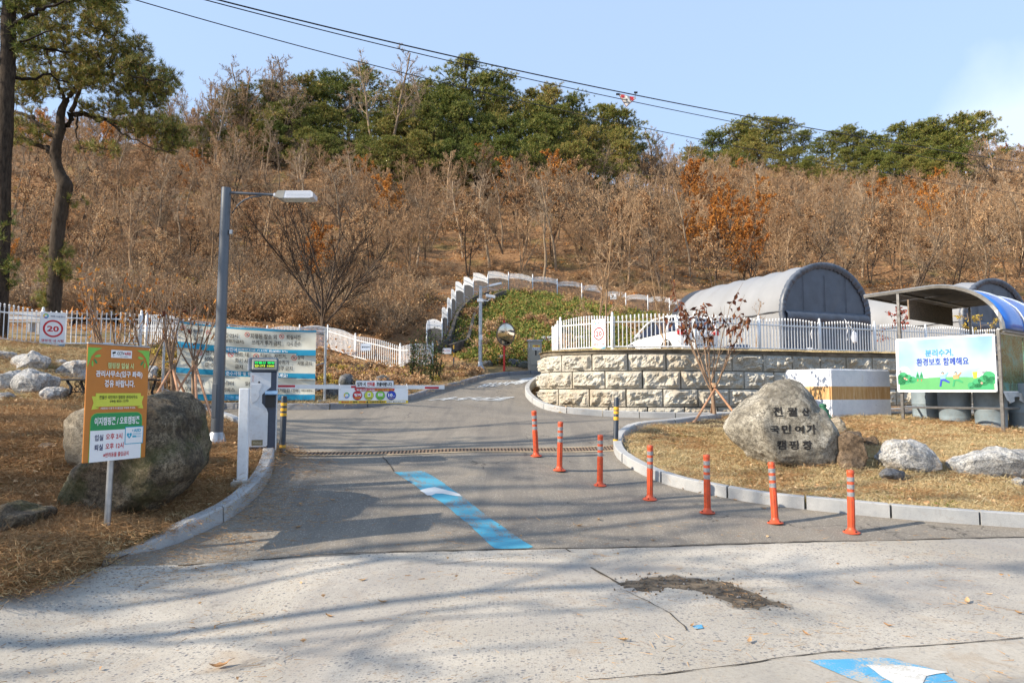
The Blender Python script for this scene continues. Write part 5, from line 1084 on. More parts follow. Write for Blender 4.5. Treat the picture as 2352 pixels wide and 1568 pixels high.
# faucet wrapped in green netting
gq_ = P(1890, 955, 14.6); gz = tz(gq_.x, gq_.y)
mb = MB(); hh = P(1888, 926, 14.6).z - gz; o_ = 0; n = 14; prof = [(.0, .16), (.12, .17), (.3, .12), (.45, .09), (.62, .10), (.75, .055), (.85, .08), (.95, .07), (1, .0)]
for j, (z, r_) in enumerate(prof):
    for k in range(n):
        t = 2 * math.pi * k / n; q = max(.001, r_ * (1 + .25 * noise.noise(Vector((k * 1.3, j * 1.7, 0))))); mb.v.append((q * math.cos(t) + .1 * (1 - z) * .6, q * math.sin(t), z * hh))
mb.f = [(j * n + k, j * n + (k + 1) % n, (j + 1) * n + (k + 1) % n, (j + 1) * n + k) for j in range(len(prof) - 1) for k in range(n)]
o = mb.build('wrapped_tap', M('green_wrap', (.02, .13, .07), .6, var=.3, scale=12), None, smooth='all'); o.location = (gq_.x, gq_.y, gz); tag(o, 'outdoor tap wrapped in dark green cloth by the tank', 'tap')
# ================================================================= RECYCLING SHELTER
c0 = P(2300, 900, 13.6); c1 = P(2072, 900, 15.05); gdir = Vector((c1.x - c0.x, c1.y - c0.y, 0)); GLn = gdir.length; gdir.normalize(); ldir = Vector((-gdir.y, gdir.x, 0))
if ldir.x < 0: ldir = -ldir
# local frame: x runs along the long side (away to the right), y runs along the gable (away to the left)
ang = math.atan2(ldir.y, ldir.x); z0 = 0
sh = thing('recycling_shelter', 'open steel shelter with a curved blue roof at the right edge', 'shelter', (c0.x, c0.y, 0), ang)
sg = 1 if abs(math.atan2(gdir.y, gdir.x) - ang) % (2 * math.pi) < math.pi else -1
yy = Matrix.Rotation(-ang, 3, 'Z') @ gdir; sy = 1 if yy.y > 0 else -1
zc = tz(c0.x, c0.y); zl = tz(c1.x, c1.y); LS = 4.3
ev = P(2312, 757, 13.6).z; zap = P(2170, 657, 14.4).z; zle = P(1998, 679, 15.5).z
GLe = GLn + .72
prof = []
for k in range(13):
    t = k / 12; a = math.pi / 2 * t; prof.append((-.09 + 1.25 * (1 - math.cos(a)), ev + (zap - ev) * math.sin(a)))
prof += [(1.16 + (GLe - 1.16) * t, zap + (zle - zap) * t) for t in (.25, .5, .75, 1)]
FRM = M('shelter_steel', (.22, .21, .20), .35, .75, var=.2, scale=12)
def spt(x, y, z): return (x, y * sy, z)
def rib(x, r=.03, nm='roof_rib', mat=FRM):
    mb = MB(); mb.tube([spt(x, a, b) for a, b in prof], r, 4); mb.build(nm, mat, sh)
rib(-.03, .045, 'gable_rib', M('gable_aluminium', (.34, .33, .31), .4, .5, var=.15)); 
for x in (1.4, 2.8, 4.2): rib(x)
BR = M('blue_polycarbonate', (.03, .17, .62), .22, var=.08, scale=1.5)
mb = MB(); nx_ = 7
for j in range(nx_ + 1):
    for a, b in prof: mb.v.append(spt(.02 + LS * j / nx_, a, b + .03))
n = len(prof); mb.f = [(j * n + k, j * n + k + 1, (j + 1) * n + k + 1, (j + 1) * n + k) for j in range(nx_) for k in range(n - 1)]
rf = mb.build('roof_sheet', BR, sh, smooth='all'); md = rf.modifiers.new('s', 'SOLIDIFY'); md.thickness = .006
mb = MB()
for j in range(2):
    for a, b in prof: mb.v.append(spt(.02 + (LS - .04) * j, a, b - .012))
mb.f = [(k, k + 1, n + k + 1, n + k) for k in range(n - 1)]
mb.build('roof_lining', M('roof_lining', (.10, .085, .075), .8, var=.2), sh, smooth='all')
for x in (1.4, 2.8): 
    mb = MB(); mb.tube([spt(x, a - (.02 if a < .1 else 0), b + .045) for a, b in prof], .014, 4); mb.build('cover_strip', M('cover_strip', (.5, .56, .62), .4), sh)
for k in (0, 5, 9, 14, 16): a, b = prof[min(k, len(prof) - 1)]; mb = MB(); mb.box(spt(LS / 2, a, b - .03), (LS, .04, .04)); mb.build('purlin', FRM, sh)
SOF = M('soffit_dark', (.07, .055, .045), .8, var=.2)
for x, y, zg in ((0, 0, zc), (0, GLn, zl), (LS, 0, zc), (LS, GLn, zl)):
    ztp = ev if y == 0 else zap + (zle - zap) * .6; mb = MB(); mb.box(spt(x, y, (zg - .1 + ztp) / 2), (.055, .055, ztp - zg + .1)); mb.build('post', FRM, sh)
zr = P(2300, 938, 13.6).z
for a, b in (((0, 0), (0, GLn)), ((0, 0), (LS, 0)), ((0, GLn), (LS, GLn)), ((LS, 0), (LS, GLn))):
    mb = MB(); mb.tube([spt(a[0], a[1], zr), spt(b[0], b[1], zr)], .025, 4); mb.build('rail', SILV, sh)
mb = MB(); mb.tube([spt(0, 0, ev), spt(LS, 0, ev)], .04, 4); mb.build('eave_beam', SILV, sh)
BRB = M('brown_rough_board', (.24, .18, .13), .95, var=.25, scale=30, bump=.6, bs=80)
mb = MB(); zz0 = P(2080, 735, 15.2).z; zz1 = P(2080, 691, 15.2).z; mb.box(spt(1.35, GLn - .16, (zz0 + zz1) / 2 + .0), (2.5, .03, zz1 - zz0)); mb.build('hanging_board', BRB, sh)
# long side green film
def filmmat():
    m, nt, b = base_mat('green_plastic_film'); c = coords(nt); n = noise_node(nt, c, 2.2, 5, .6, 1.5); n2 = noise_node(nt, c, 5, 7, .7, 4)
    col = ramp(nt, n.outputs[0], [(.35, (.07, .09, .035)), (.5, (.10, .16, .08)), (.65, (.07, .25, .22))]); col = mix(nt, ramp(nt, n2.outputs[0], [(.485, 0), (.5, .55), (.515, 0)]), col, (.35, .6, .62))
    nt.links.new(col, b.inputs['Base Color']); b.inputs['Roughness'].default_value = .15; return m
FLM = filmmat(); zp0 = P(2300, 900, 13.6).z; zp1 = ev - .06
for k in range(3):
    x0, x1 = .06 + k * 1.42, .04 + (k + 1) * 1.42; mb = MB(); mb.box(spt((x0 + x1) / 2, .0, (zp0 + zp1) / 2), (x1 - x0 - .03, .012, zp1 - zp0)); mb.build('side_film', FLM, sh)
    mb = MB()
    for zz in (zp0, zp1): mb.box(spt((x0 + x1) / 2, -.0, zz), (x1 - x0, .035, .035))
    mb.build('film_frame', WHITE, sh)
# clear plastic skirt
mb = MB(); n = 24
for j in range(5):
    for i in range(n + 1): mb.v.append(spt(i / n * 2.2, -.04 - .03 * math.sin(i * 1.9) - .03 * j * .4, zp0 - .02 - j * .035 * (1 + .5 * math.sin(i * .7))))
mb.f = [(j * (n + 1) + i, j * (n + 1) + i + 1, (j + 1) * (n + 1) + i + 1, (j + 1) * (n + 1) + i) for j in range(4) for i in range(n)]
mb.build('plastic_skirt', M('hazy_plastic', (.42, .40, .36), .35, var=.2, scale=9), sh, smooth='all')
# printed gable panel (a sign fixed on the gable)
zt0 = P(2298, 765, 13.5).z; zb0_ = P(2298, 900, 13.5).z; PWd = GLn + .02
pn = thing('recycling_sign_panel', 'large picture sign about recycling with running figures', 'sign', (c1.x, c1.y, 0), math.atan2(-gdir.y, -gdir.x))
off = -.075
mb = MB(); mb.box((PWd / 2 - .06, off + .012, (zt0 + zb0_) / 2), (PWd, .022, zt0 - zb0_)); mb.build('panel', PWH, pn)
PHt = zt0 - zb0_
def qx(a): return -.06 + PWd * a
def qz(b): return zt0 - PHt * b
PMG = M('print_meadow_green', (.08, .34, .11), .5, var=.04); PDG = M('print_bush_green', (.02, .30, .11), .5, var=.05); PCL = M('print_cloud_white', (.55, .60, .66), .5, var=.02)
def pf(pts, mat, k=1, nm='print_shape'): return flat(pn, [(qx(a), qz(b)) for a, b in pts], mat, off - .001 - .0012 * k, nm)
def ct(s, a0, a1, b0, b1, mat): return text(pn, s, qx(a0), qx(a1), qz(b1), qz(b0), mat, .014, off - .014)
pf(rect(.025, .975, .035, .96), PPIC, 1, 'print_sky')
ASPR = PWd / PHt
def dc(ca, cb, r, mat, k, ry=None): return pf([(ca + r * math.cos(t), cb + (ry or r * ASPR) * math.sin(t)) for t in np.linspace(0, 6.2832, 25)[:-1]], mat, k, 'print_disc')
for a, b, r in ((.085, .62, .06), (.04, .66, .05), (.30, .80, .06), (.25, .82, .05), (.92, .60, .07), (.87, .70, .06)): dc(a, b, r, PCL, 2)
pf([(.025, .80), (.15, .765), (.3, .745), (.5, .73), (.7, .735), (.975, .76), (.975, .96), (.025, .96)], PMG, 4)
for a, b, r in ((.07, .72, .055), (.045, .76, .05), (.12, .745, .045), (.17, .775, .04), (.05, .79, .05)): dc(a, b, r, PDG, 5)
for a, b, r in ((.93, .74, .06), (.88, .80, .055), (.82, .85, .05), (.955, .80, .04), (.76, .885, .035)): dc(a, b, r, PDG, 5)
pf([(.025, .80), (.15, .79), (.20, .80), (.12, .85), (.025, .87)], PDG, 5); pf([(.73, .93), (.78, .87), (.95, .80), (.965, .80), (.965, .955), (.74, .955)], PDG, 5)
for a in (.225, .265):
    pf([(a - .018, .72), (a, .62), (a + .018, .72)], PDG, 6, 'print_tree'); pf([(a - .024, .76), (a, .66), (a + .024, .76)], PDG, 6, 'print_tree'); pf(rect(a - .003, a + .003, .76, .80), PRED, 6)
ct('분리수거,', .315, .60, .225, .36, M('print_bright_blue', (.04, .30, .62), .5)); ct('환경보호 함께해요', .22, .745, .38, .52, PDBLUE)
def runner(a, shirt, pants, s):
    dc(a, .66, .013, PBLK, 8); dc(a, .672, .010, M('print_skin', (.75, .45, .33), .5), 9); pf([(a - .03, .70), (a + .03, .69), (a + .025, .765), (a - .02, .77)], shirt, 8)
    pf([(a + .02, .70), (a + .05, .64), (a + .058, .65), (a + .03, .72)], shirt, 8); pf([(a - .022, .765), (a + .022, .762), (a + .07, .82), (a + .06, .84), (a + .01, .80), (a - .008, .80), (a - .02, .90), (a - .038, .90)], pants, 9)
runner(.485, PSKY, PDBLUE, 1); runner(.615, M('print_coral', (.85, .30, .12), .5), PDG, 1)
pf([(.775, .65), (.825, .645), (.815, .76), (.785, .76)], PYEL, 4, 'print_bin'); 
for a, b in ((.085, .745), (.105, .765), (.86, .845)): dc(a, b, .010, PPINK, 9)
mb = MB()
for a0, a1, b0, b1 in ((0, 1, 0, .02), (0, 1, .98, 1), (0, .012, 0, 1), (.988, 1, 0, 1)): mb.box(((qx(a0) + qx(a1)) / 2, off - .002, (qz(b0) + qz(b1)) / 2), (abs(qx(a1) - qx(a0)), .03, abs(qz(b1) - qz(b0))))
mb.build('panel_frame', WHITE, pn)
# bins
BIN = M('grey_rubber_bin', (.24, .30, .34), .5, var=.15, scale=3, dirt=((.2, .18, .15), .4))
def bin_(u0, u1, v, Y, label):
    c = P((u0 + u1) / 2, v, Y); r_ = (u1 - u0) / 2 / 1568 * Y; gz = tz(c.x, c.y); r = thing('rubber_bin', label, 'bin', (c.x, c.y, gz), ru(0, 6), 'round grey rubber bins under the shelter')
    h = .93; mb = MB(); mb.lathe([(r_ * .86, -.05), (r_ * .89, 0), (r_ * .92, h * .35), (r_ * .955, h * .37), (r_ * .94, h * .4), (r_ * .97, h * .8), (r_, h * .83), (r_, h), (r_ * .95, h), (r_ * .9, .1)], 32); mb.build('bin_body', BIN, r, smooth=True)
    mb = MB(); mb.tube([(r_ * math.cos(t), r_ * math.sin(t), h) for t in np.linspace(0, 6.283, 33)], .015, 6, False); mb.build('rim', BIN, r, smooth=True)
bin_(2098, 2158, 968, 15.6, 'leftmost grey bin under the picture sign'); bin_(2160, 2229, 975, 14.95, 'grey bin second from left under the picture sign'); bin_(2243, 2312, 983, 14.4, 'grey bin behind the front shelter post'); bin_(2322, 2392, 978, 14.4, 'grey bin at the right edge of the photo')
# ================================================================= HOOP TENTS
TG = M('light_grey_tarp', (.255, .26, .27), .5, var=.05, scale=.6, bump=.25, bs=1.2); TD = M('dark_grey_tarp', (.085, .10, .13), .45, var=.12, scale=1.5, bump=.4, bs=3)
def tent(label, top_uv, Y, w_, L_, hd):
    tp = P(*top_uv, Y); zg = 2.85; Ht = tp.z - zg; dx, dy = -math.sin(hd), math.cos(hd)
    r = thing('hoop_tent', label, 'tent', (tp.x, tp.y, zg), hd, 'grey hoop tents on the camp platform')
    hs = Ht * .53; sec = [(-w_, 0), (-w_, hs * .5), (-w_ * 1.0, hs)]
    for k in range(1, 20): a = math.pi * (1 - k / 20); sec.append((w_ * math.cos(a) * 1.0, hs + (Ht - hs) * math.sin(a)))
    sec += [(w_, hs), (w_, hs * .5), (w_, 0)]
    n = len(sec); m_ = 26; mb = MB()
    for j in range(m_ + 1):
        t = j / m_; y = L_ * t; s = 1 - .02 * abs(math.sin(j * math.pi / 2)) * 0 - (.022 if j % 4 == 2 else .010 if j % 2 else 0)
        e = 1 - .0 if t < .9 else 1 - (t - .9) * 1.6
        for i, (a, b) in enumerate(sec): mb.v.append((a * s + .04 * noise.noise(Vector((i * .4, j * .5, 1))), y, b * s * e + .03 * noise.noise(Vector((i * .5, j * .4, 7)))))
    mb.f = [(j * n + k, j * n + k + 1, (j + 1) * n + k + 1, (j + 1) * n + k) for j in range(m_) for k in range(n - 1)]
    mb.build('tent_cover', TG, r, smooth='all')
    for y, nm in ((.12, 'front_wall'), (L_ - .05, 'back_wall')):
        mb = MB(); c_ = (0, y, hs * .8); mb.v = [c_]; 
        for rr in (.33, .66, .985):
            for a, b in sec: mb.v.append((a * rr, y + (.05 * noise.noise(Vector((a * 1.3, b * 1.3, rr * 3))) if rr < .9 else 0), hs * .8 + (b - hs * .8) * rr))
        mb.f = [(0, 1 + k, 2 + k) for k in range(n - 1)] + [(1 + j * n + k, 1 + (j + 1) * n + k, 2 + (j + 1) * n + k, 2 + j * n + k) for j in range(2) for k in range(n - 1)] + [(0, n, 1)] + [(1 + j * n, 1 + j * n + n - 1, 1 + (j + 1) * n + n - 1, 1 + (j + 1) * n) for j in range(2)]
        mb.build(nm, TD if nm == 'front_wall' else TG, r, smooth='all')
    for x in (-.5, -.02, .47):
        mb = MB(); mb.box((x * w_, .075, hs * 1.02 + (Ht - hs) * .38), (.02, .02, (Ht - hs) * .72)); mb.build('wall_seam', TD, r)
    for sx in (-1, 1):
        mb = MB(); mb.tube([(sx * (w_ + .02), L_ * k / 10, hs * (1 + .012 * math.sin(k * 2.1))) for k in range(11)], .035, 5); mb.build('side_seam', M('seam_grey', (.13, .135, .145), .6) if sx < 0 else bpy.data.materials['seam_grey'], r)
    # gathered dark hem round the arch
    mb = MB(); mm = 120; rs = random.Random(3)
    for i in range(mm + 1):
        t = i / mm; kk = t * (n - 1); a0 = int(min(kk, n - 2)); f_ = kk - a0; a = sec[a0][0] * (1 - f_) + sec[a0 + 1][0] * f_; b = sec[a0][1] * (1 - f_) + sec[a0 + 1][1] * f_
        if b < hs * .9: pass
        cxn = Vector((a, b - hs * .8)).normalized(); j = .022 * math.sin(i * 1.9) + rs.uniform(-.035, .035)
        for o_, y in ((.035, -.0), (.02, .22 + j), (-.03, -.05 + j * .7), (-.17 + j * .5, -.03 + j), (-.30 + j, .05)): mb.v.append((a + cxn.x * o_, y, b + cxn.y * o_))
    for i in range(mm):
        q = i * 5
        for e in ((1, 0), (0, 2), (2, 3), (3, 4)): mb.f.append((q + e[0], q + e[1], q + 5 + e[1], q + 5 + e[0]))
    mb.build('gathered_hem', TD, r, smooth='all')
    mb = MB(); nn = 30
    for i in range(nn + 1):
        x = (-.93 + 1.86 * i / nn) * w_; j = .04 * math.sin(i * 1.3)
        for z, y in ((hs + .06, .02 + j * .4), (hs - .12 + j, -.16 + j), (hs - .5 + j * 1.5, -.12 - j), (hs - .62 - j, .06)): mb.v.append((x, y, z))
    mb.f = [(i * 4 + k, i * 4 + k + 1, i * 4 + 5 + k, i * 4 + 4 + k) for i in range(nn) for k in range(3)]
    mb.build('rolled_flap', TD, r, smooth='all')
    for x in (-.45, .35): mb = MB(); mb.tube([(x * w_, -.2, hs - .5), (x * w_ + .05, -.22, hs - .9), (x * w_ - .02, -.2, hs - 1.15), (x * w_ + .04, -.2, hs - 1.4)], .02, 5); mb.build('tie_cord', PWH, r)
    return r
t1_ = tent('grey hoop tent with dark front behind the car and wall fence', (1897, 604), 36, 3.08, 10, .38)
tent('farther grey hoop tent whose arch rises behind the blue roof', (2284, 640), 41, 3.0, 11, .38)
p = P(1695, 815, 30); mb = MB(); mb.bbox((0, 0, .45), (.9, .6, .9), .08); o = mb.build('dark_blue_crate', M('dark_blue_plastic', (.03, .06, .12), .5)); o.location = (p.x, p.y, 2.92); tag(o, 'dark blue box standing beside the white car', 'box')
# things seen before the tent front
for nm, lb, u, v, Y, d, mt in (('white_stool', 'small white stand before the tent front', 1862, 800, 32, (.25, .25, .9), WHITE), ('red_chair', 'faded red folding seat before the dark tent front', 1893, 800, 32.4, (.35, .35, .85), M('faded_red', (.35, .06, .09), .7)), ('white_lantern', 'pale oval lamp hanging before the dark tent wall', 1962, 775, 33.5, (.26, .26, .6), M('lantern_white', (.75, .78, .85), .5))):
    p = P(u, v, Y); r = thing(nm, lb, nm.split('_')[1], (p.x, p.y, 2.93 if 'lantern' not in nm else p.z - .3))
    if 'lantern' in nm: mb = MB(); mb.lathe([(.02, 0), (.12, .08), (.15, .3), (.12, .52), (.03, .6)], 14); mb.build('lamp_shade', mt, r, smooth=True); mb = MB(); mb.tube([(0, 0, .58), (.0, .9, 1.3)], .01, 4); mb.build('cord', PWH, r)
    else:
        for sx in (-1, 1):
            for s2 in (-1, 1): mb = MB(); mb.tube([(sx * d[0] / 2, s2 * d[1] / 2, 0), (sx * d[0] / 2.4, s2 * d[1] / 2.4, d[2] * .55)], .02, 6); mb.build('leg', mt, r)
        mb = MB(); mb.bbox((0, 0, d[2] * .56), (d[0], d[1], .05), .01); mb.build('seat', mt, r); mb = MB(); mb.bbox((0, d[1] / 2, d[2] * .8), (d[0], .04, d[2] * .42), .01, rot=Matrix.Rotation(-.15, 3, 'X')); mb.build('backrest', mt, r)
# ================================================================= WHITE CAR
CARW = M('white_car_paint', (.80, .80, .80), .22, var=.01); 
def glassmat():
    m, nt, b = base_mat('car_glass'); b.inputs['Base Color'].default_value = (.018, .03, .065, 1); b.inputs['Roughness'].default_value = .12; b.inputs['Specular IOR Level'].default_value = .35; return m
CG = glassmat(); TYRE = M('tyre_rubber', (.02, .02, .02), .8); RIM = M('alloy_rim', (.45, .45, .46), .3, .8); CTL = M('tail_light_red', (.55, .01, .015), .15, var=.05); CBK = M('car_black_trim', (.02, .02, .02), .5)
hd = .29; rl = P(1558, 900, 24.2); car = thing('white_car', 'white estate car parked behind the wall fence, rear lights towards us', 'car', (rl.x + .9 * math.cos(hd), rl.y + .9 * math.sin(hd), 2.97), hd)
# local: y forward, x right, origin at rear centre on the ground
xs_ = lambda *a: a
ST = [(-.02, .45, .88, .72, .92), (.05, .32, 1.02, .84, .94), (.25, .25, 1.06, .895, 1.0), (.9, .22, 1.05, .91, 1.0), (1.6, .20, 1.0, .91, 1.0), (2.5, .20, .97, .91, 1.0), (3.2, .22, .94, .90, 1.0), (3.9, .24, .86, .87, 1.0), (4.35, .28, .74, .80, 1.0), (4.55, .38, .62, .62, 1.0)]
mb = MB(); NR = 20
for y, zl_, zh, hw, _ in ST:
    for k in range(NR):
        t = 2 * math.pi * k / NR; cx_, sz2 = math.cos(t), math.sin(t); e = .42
        x = hw * abs(cx_) ** e * (1 if cx_ > 0 else -1); z = (zl_ + zh) / 2 + (zh - zl_) / 2 * abs(sz2) ** e * (1 if sz2 > 0 else -1); x *= 1 - .05 * max(0, (z - .6)); mb.v.append((x, y, z))
mb.f = [(j * NR + k, j * NR + (k + 1) % NR, (j + 1) * NR + (k + 1) % NR, (j + 1) * NR + k) for j in range(len(ST) - 1) for k in range(NR)] + [tuple(range(NR))[::-1], tuple((len(ST) - 1) * NR + k for k in range(NR))]
cbody = mb.build('body', CARW, car); cbody.data.shade_smooth(); md = cbody.modifiers.new('s', 'SUBSURF'); md.levels = 1; md.render_levels = 2
# greenhouse
GH = [(.12, 1.0, 1.10, .76), (.32, 1.0, 1.38, .72), (.55, 1.0, 1.53, .69), (1.2, .98, 1.58, .68), (2.1, .95, 1.57, .67), (2.7, .94, 1.46, .66), (3.3, .92, 1.16, .68), (3.65, .88, .98, .70)]
def gh(zf0, zf1, ex, mat, nm, inset=0):
    mb = MB(); n_ = 12
    for y, zl_, zh, hw in GH:
        for k in range(n_ + 1):
            t = k / n_; a = math.pi * t; c_ = -math.cos(a); s_ = math.sin(a); xx = (hw + .13 * (1 - abs(s_) ** .5)) * abs(c_) ** .45 * (1 if c_ > 0 else -1); zz = zl_ + (zh - zl_) * abs(s_) ** .45
            mb.v.append((xx * (1 + ex), y, zz + ex * .4))
    W_ = n_ + 1
    for j in range(len(GH) - 1):
        for k in range(n_):
            if zf0 <= k < zf1 or nm == 'window_band': mb.f.append((j * W_ + k, j * W_ + k + 1, (j + 1) * W_ + k + 1, (j + 1) * W_ + k))
    return mb
gh(0, 12, 0, CG, 'window_band').build('window_band', CG, car, smooth='all')
mb = MB()
RF = [(.40, 1.475, .63), (.6, 1.555, .66), (1.2, 1.60, .66), (2.1, 1.59, .65), (2.65, 1.50, .63), (2.8, 1.45, .6)]
for y, z, hw in RF:
    for k in range(9): t = -1 + k / 4; mb.v.append((hw * t, y, z - .05 * abs(t) ** 3))
mb.f = [(j * 9 + k, j * 9 + k + 1, (j + 1) * 9 + k + 1, (j + 1) * 9 + k) for j in range(len(RF) - 1) for k in range(8)]
ro = mb.build('roof', CARW, car, smooth='all'); md = ro.modifiers.new('s', 'SOLIDIFY'); md.thickness = .04; md.offset = 0
for s in (-1, 1):
    mb = MB(); mb.tube([(s * .80, .14, 1.02), (s * .73, .34, 1.38), (s * .67, .52, 1.53), (s * .665, 1.2, 1.575), (s * .655, 2.1, 1.565), (s * .65, 2.7, 1.46), (s * .69, 3.3, 1.17), (s * .74, 3.65, .97)], [.07, .06, .05, .045, .045, .04, .04, .03], 8); mb.build('roof_pillar', CARW, car, smooth=True)
    for y in (.95, 2.0): mb = MB(); mb.tube([(s * .80, y, .98), (s * .70, y - .08, 1.54)], [.035, .03], 6); mb.build('door_pillar', CBK if y > 1.5 else CARW, car)
    for y in (.78, 3.6):
        wh = MB(); wh.lathe([(.16, -.09), (.30, -.09), (.315, -.06), (.315, .06), (.30, .09), (.16, .09)], 28); o = wh.build('wheel', TYRE, car, smooth=True); o.rotation_euler = (0, math.pi / 2, 0); o.location = (s * .82, y, .315)
        rm = MB(); rm.lathe([(.02, .095), (.06, .10), (.20, .085), (.205, .07), (.2, -.07)], 28)
        for k in range(5): a = k * 1.2566; rm.box((.11 * math.cos(a), .11 * math.sin(a), .10), (.18, .035, .02), rot=Matrix.Rotation(a, 3, 'Z'))
        q = rm.build('rim', RIM, o, smooth=True); q.rotation_euler = (0, 0 if s > 0 else math.pi, 0)
        ar = MB(); ar.tube([(s * .905, y + .37 * math.cos(t), .315 + .37 * math.sin(t)) for t in np.linspace(0, math.pi, 14)], .03, 6); ar.build('wheel_arch', CBK, car, smooth=True)
    tl_ = MB(); tl_.bbox((s * .70, .02, .90), (.34, .12, .15), .03, rot=Matrix.Rotation(s * .35, 3, 'Z')); tl_.build('tail_light', CTL, car)
    hn = MB(); hn.bbox((s * .915, 1.35, .86), (.02, .16, .03), .008); hn.build('door_handle', CARW, car); hn = MB(); hn.bbox((s * .915, 2.3, .85), (.02, .16, .03), .008); hn.build('door_handle', CARW, car)
    mi = MB(); mi.bbox((s * .98, 2.85, 1.0), (.17, .1, .12), .03); mi.build('side_mirror', CARW, car)
mb = MB(); mb.bbox((0, -.005, .36), (1.45, .12, .16), .03); mb.build('bumper_trim', CARW, car)
mb = MB(); mb.bbox((0, -.055, .46), (1.25, .03, .03), .008); mb.build('bumper_line', CBK, car)
mb = MB(); mb.box((0, -.045, .70), (.56, .02, .18)); mb.build('number_plate_recess', M('recess_grey', (.35, .36, .38), .5), car)
flat(car, rect(-.25, .25, .63, .76), PWH, -.058, 'number_plate'); text(car, '57로 1850', -.22, .22, .65, .74, PBLK, .02, -.062)
mb = MB(); mb.lathe([(.05, 0), (.05, .012), (.03, .02)], 16); o = mb.build('badge', STEEL, car, smooth=True); o.rotation_euler = (math.pi / 2, 0, 0); o.location = (0, -.02, .93)
# ================================================================= WIRES AND THEIR WARNING SIGN
def wire(pts, label, r):
    (u0, v0), (u1, v1), (u2, v2) = pts; A_ = np.array([[u * u, u, 1] for u in (u0, u1, u2)], float); co = np.linalg.solve(A_, [v0, v1, v2]); P3 = []
    for u in np.linspace(-200, 2700, 60):
        v = co[0] * u * u + co[1] * u + co[2]; k = (u - 310) / (2352 - 310); Y = 1 / (1 / 13 + (1 / 34 - 1 / 13) * k) if k < 1.3 else 60
        P3.append(P(u, v, min(Y, 60)))
    mb = MB(); mb.tube(P3, r, 5); o = mb.build('overhead_wire', M('wire_black', (.01, .01, .014), .6), None, smooth='all'); tag(o, label, 'wire', 'overhead wires crossing the sky'); return lambda u: (P(u, co[0] * u * u + co[1] * u + co[2], 1 / (1 / 13 + (1 / 34 - 1 / 13) * (u - 310) / 2042)))
wC = wire([(500, 0), (1501, 227), (2352, 375)], 'highest black wire, which carries the triangular warning sign', .017)
wire([(470, 0), (1403, 223), (2352, 399)], 'middle black wire just below the highest one', .012)
wire([(310, 0), (1403, 278), (2352, 447)], 'lowest black wire, well below the other two', .011)
ya = wC(1440).y; q = [P(1418, 214, ya), P(1461.6, 225.5, ya), P(1438.5, 246.5, ya)]; ctr = (q[0] + q[1] + q[2]) / 3
ws_ = thing('wire_warning_sign', 'white triangular warning sign hanging from the highest wire', 'sign', ctr)
def tri(s, y0, y1, mat, nm): mb = MB(); mb.prism([((p.x - ctr.x) * s, (p.z - ctr.z) * s) for p in q], y0, y1); return mb.build(nm, mat, ws_)
tri(1, -.004, .004, M('sign_edge_brown', (.25, .13, .1), .6), 'edge'); tri(.88, -.008, -.0045, M('sign_cream', (.68, .62, .55), .5), 'face')
def wp(u, v): p = P(u, v, ya) - ctr; return p.x, p.z
for s, u0, v0, u1, v1, mt, bo in (('위', 1425, 227, 1434, 217.5, PRED, .05), ('험', 1446, 231.5, 1455, 222, PRED, .05), ('kt', 1437, 231, 1441.5, 227, PBLK, .03), ('und 5u', 1432.5, 237.5, 1446, 233, PBLK, .03)):
    a, b = wp(u0, v0), wp(u1, v1); o = text(ws_, s, a[0], b[0], a[1], b[1], mt, bo, -.012)
a = wp(1439.5, 223.5); flat(ws_, disc(a[0], a[1], .03), PWH, -.011, 'hole_mark')
for u, v in ((1421, 216), (1458, 225)): 
    a = P(u, v, ya) - ctr; b = wC(u) - ctr; mb = MB(); mb.tube([a, (b.x, 0, b.z)], .008, 5); mb.tube([(b.x - .05, 0, b.z), (b.x + .05, 0, b.z)], .03, 6); mb.build('hanger', BLACK, ws_)
# tables and benches seen through the left fence
GRW = M('camp_grey_wood', (.50, .50, .50), .7, var=.1)
for i, (u, Y, w_, lb) in enumerate(((45, 24, 1.5, 'white bench seen through the fence left of the speed sign'), (350, 26, 1.6, 'pale picnic table seen through the fence behind the saplings'), (95, 27, 1.2, 'low pale bench behind the speed sign fence'))):
    p = P(u, 900, Y); z = tz(p.x, p.y); r = thing('camp_bench', lb, 'bench', (p.x, p.y, z), ru(-.3, .3))
    for k in range(3): mb = MB(); mb.box((0, -.15 + k * .15, .45), (w_, .12, .04)); mb.build('seat_board', GRW, r)
    for k in range(2): mb = MB(); mb.box((0, .28, .62 + k * .16), (w_, .03, .12)); mb.build('back_board', GRW, r)
    for s in (-1, 1): mb = MB(); mb.box((s * w_ * .4, 0, .22), (.08, .4, .45)); mb.build('leg', GRW, r)
# low dark roofed store behind the left fence
for u0, u1, Y, h_ in ((150, 320, 30, 1.6),):
    a, b = P(u0, 900, Y), P(u1, 900, Y); z = tz(a.x, a.y); r = thing('camp_deck', 'low dark timber deck behind the left fence', 'deck', (a.x, a.y, z))
    for k in range(12): mb = MB(); mb.box(((b.x - a.x) / 2, k * .16, .5), (b.x - a.x, .14, .05)); mb.build('plank', M('dark_timber', (.06, .05, .05), .8) if k == 0 else bpy.data.materials['dark_timber'], r)
    for k in range(5): mb = MB(); mb.box(((b.x - a.x) * k / 4, .9, .22), (.12, 1.6, .5)); mb.build('deck_leg', bpy.data.materials['dark_timber'], r)
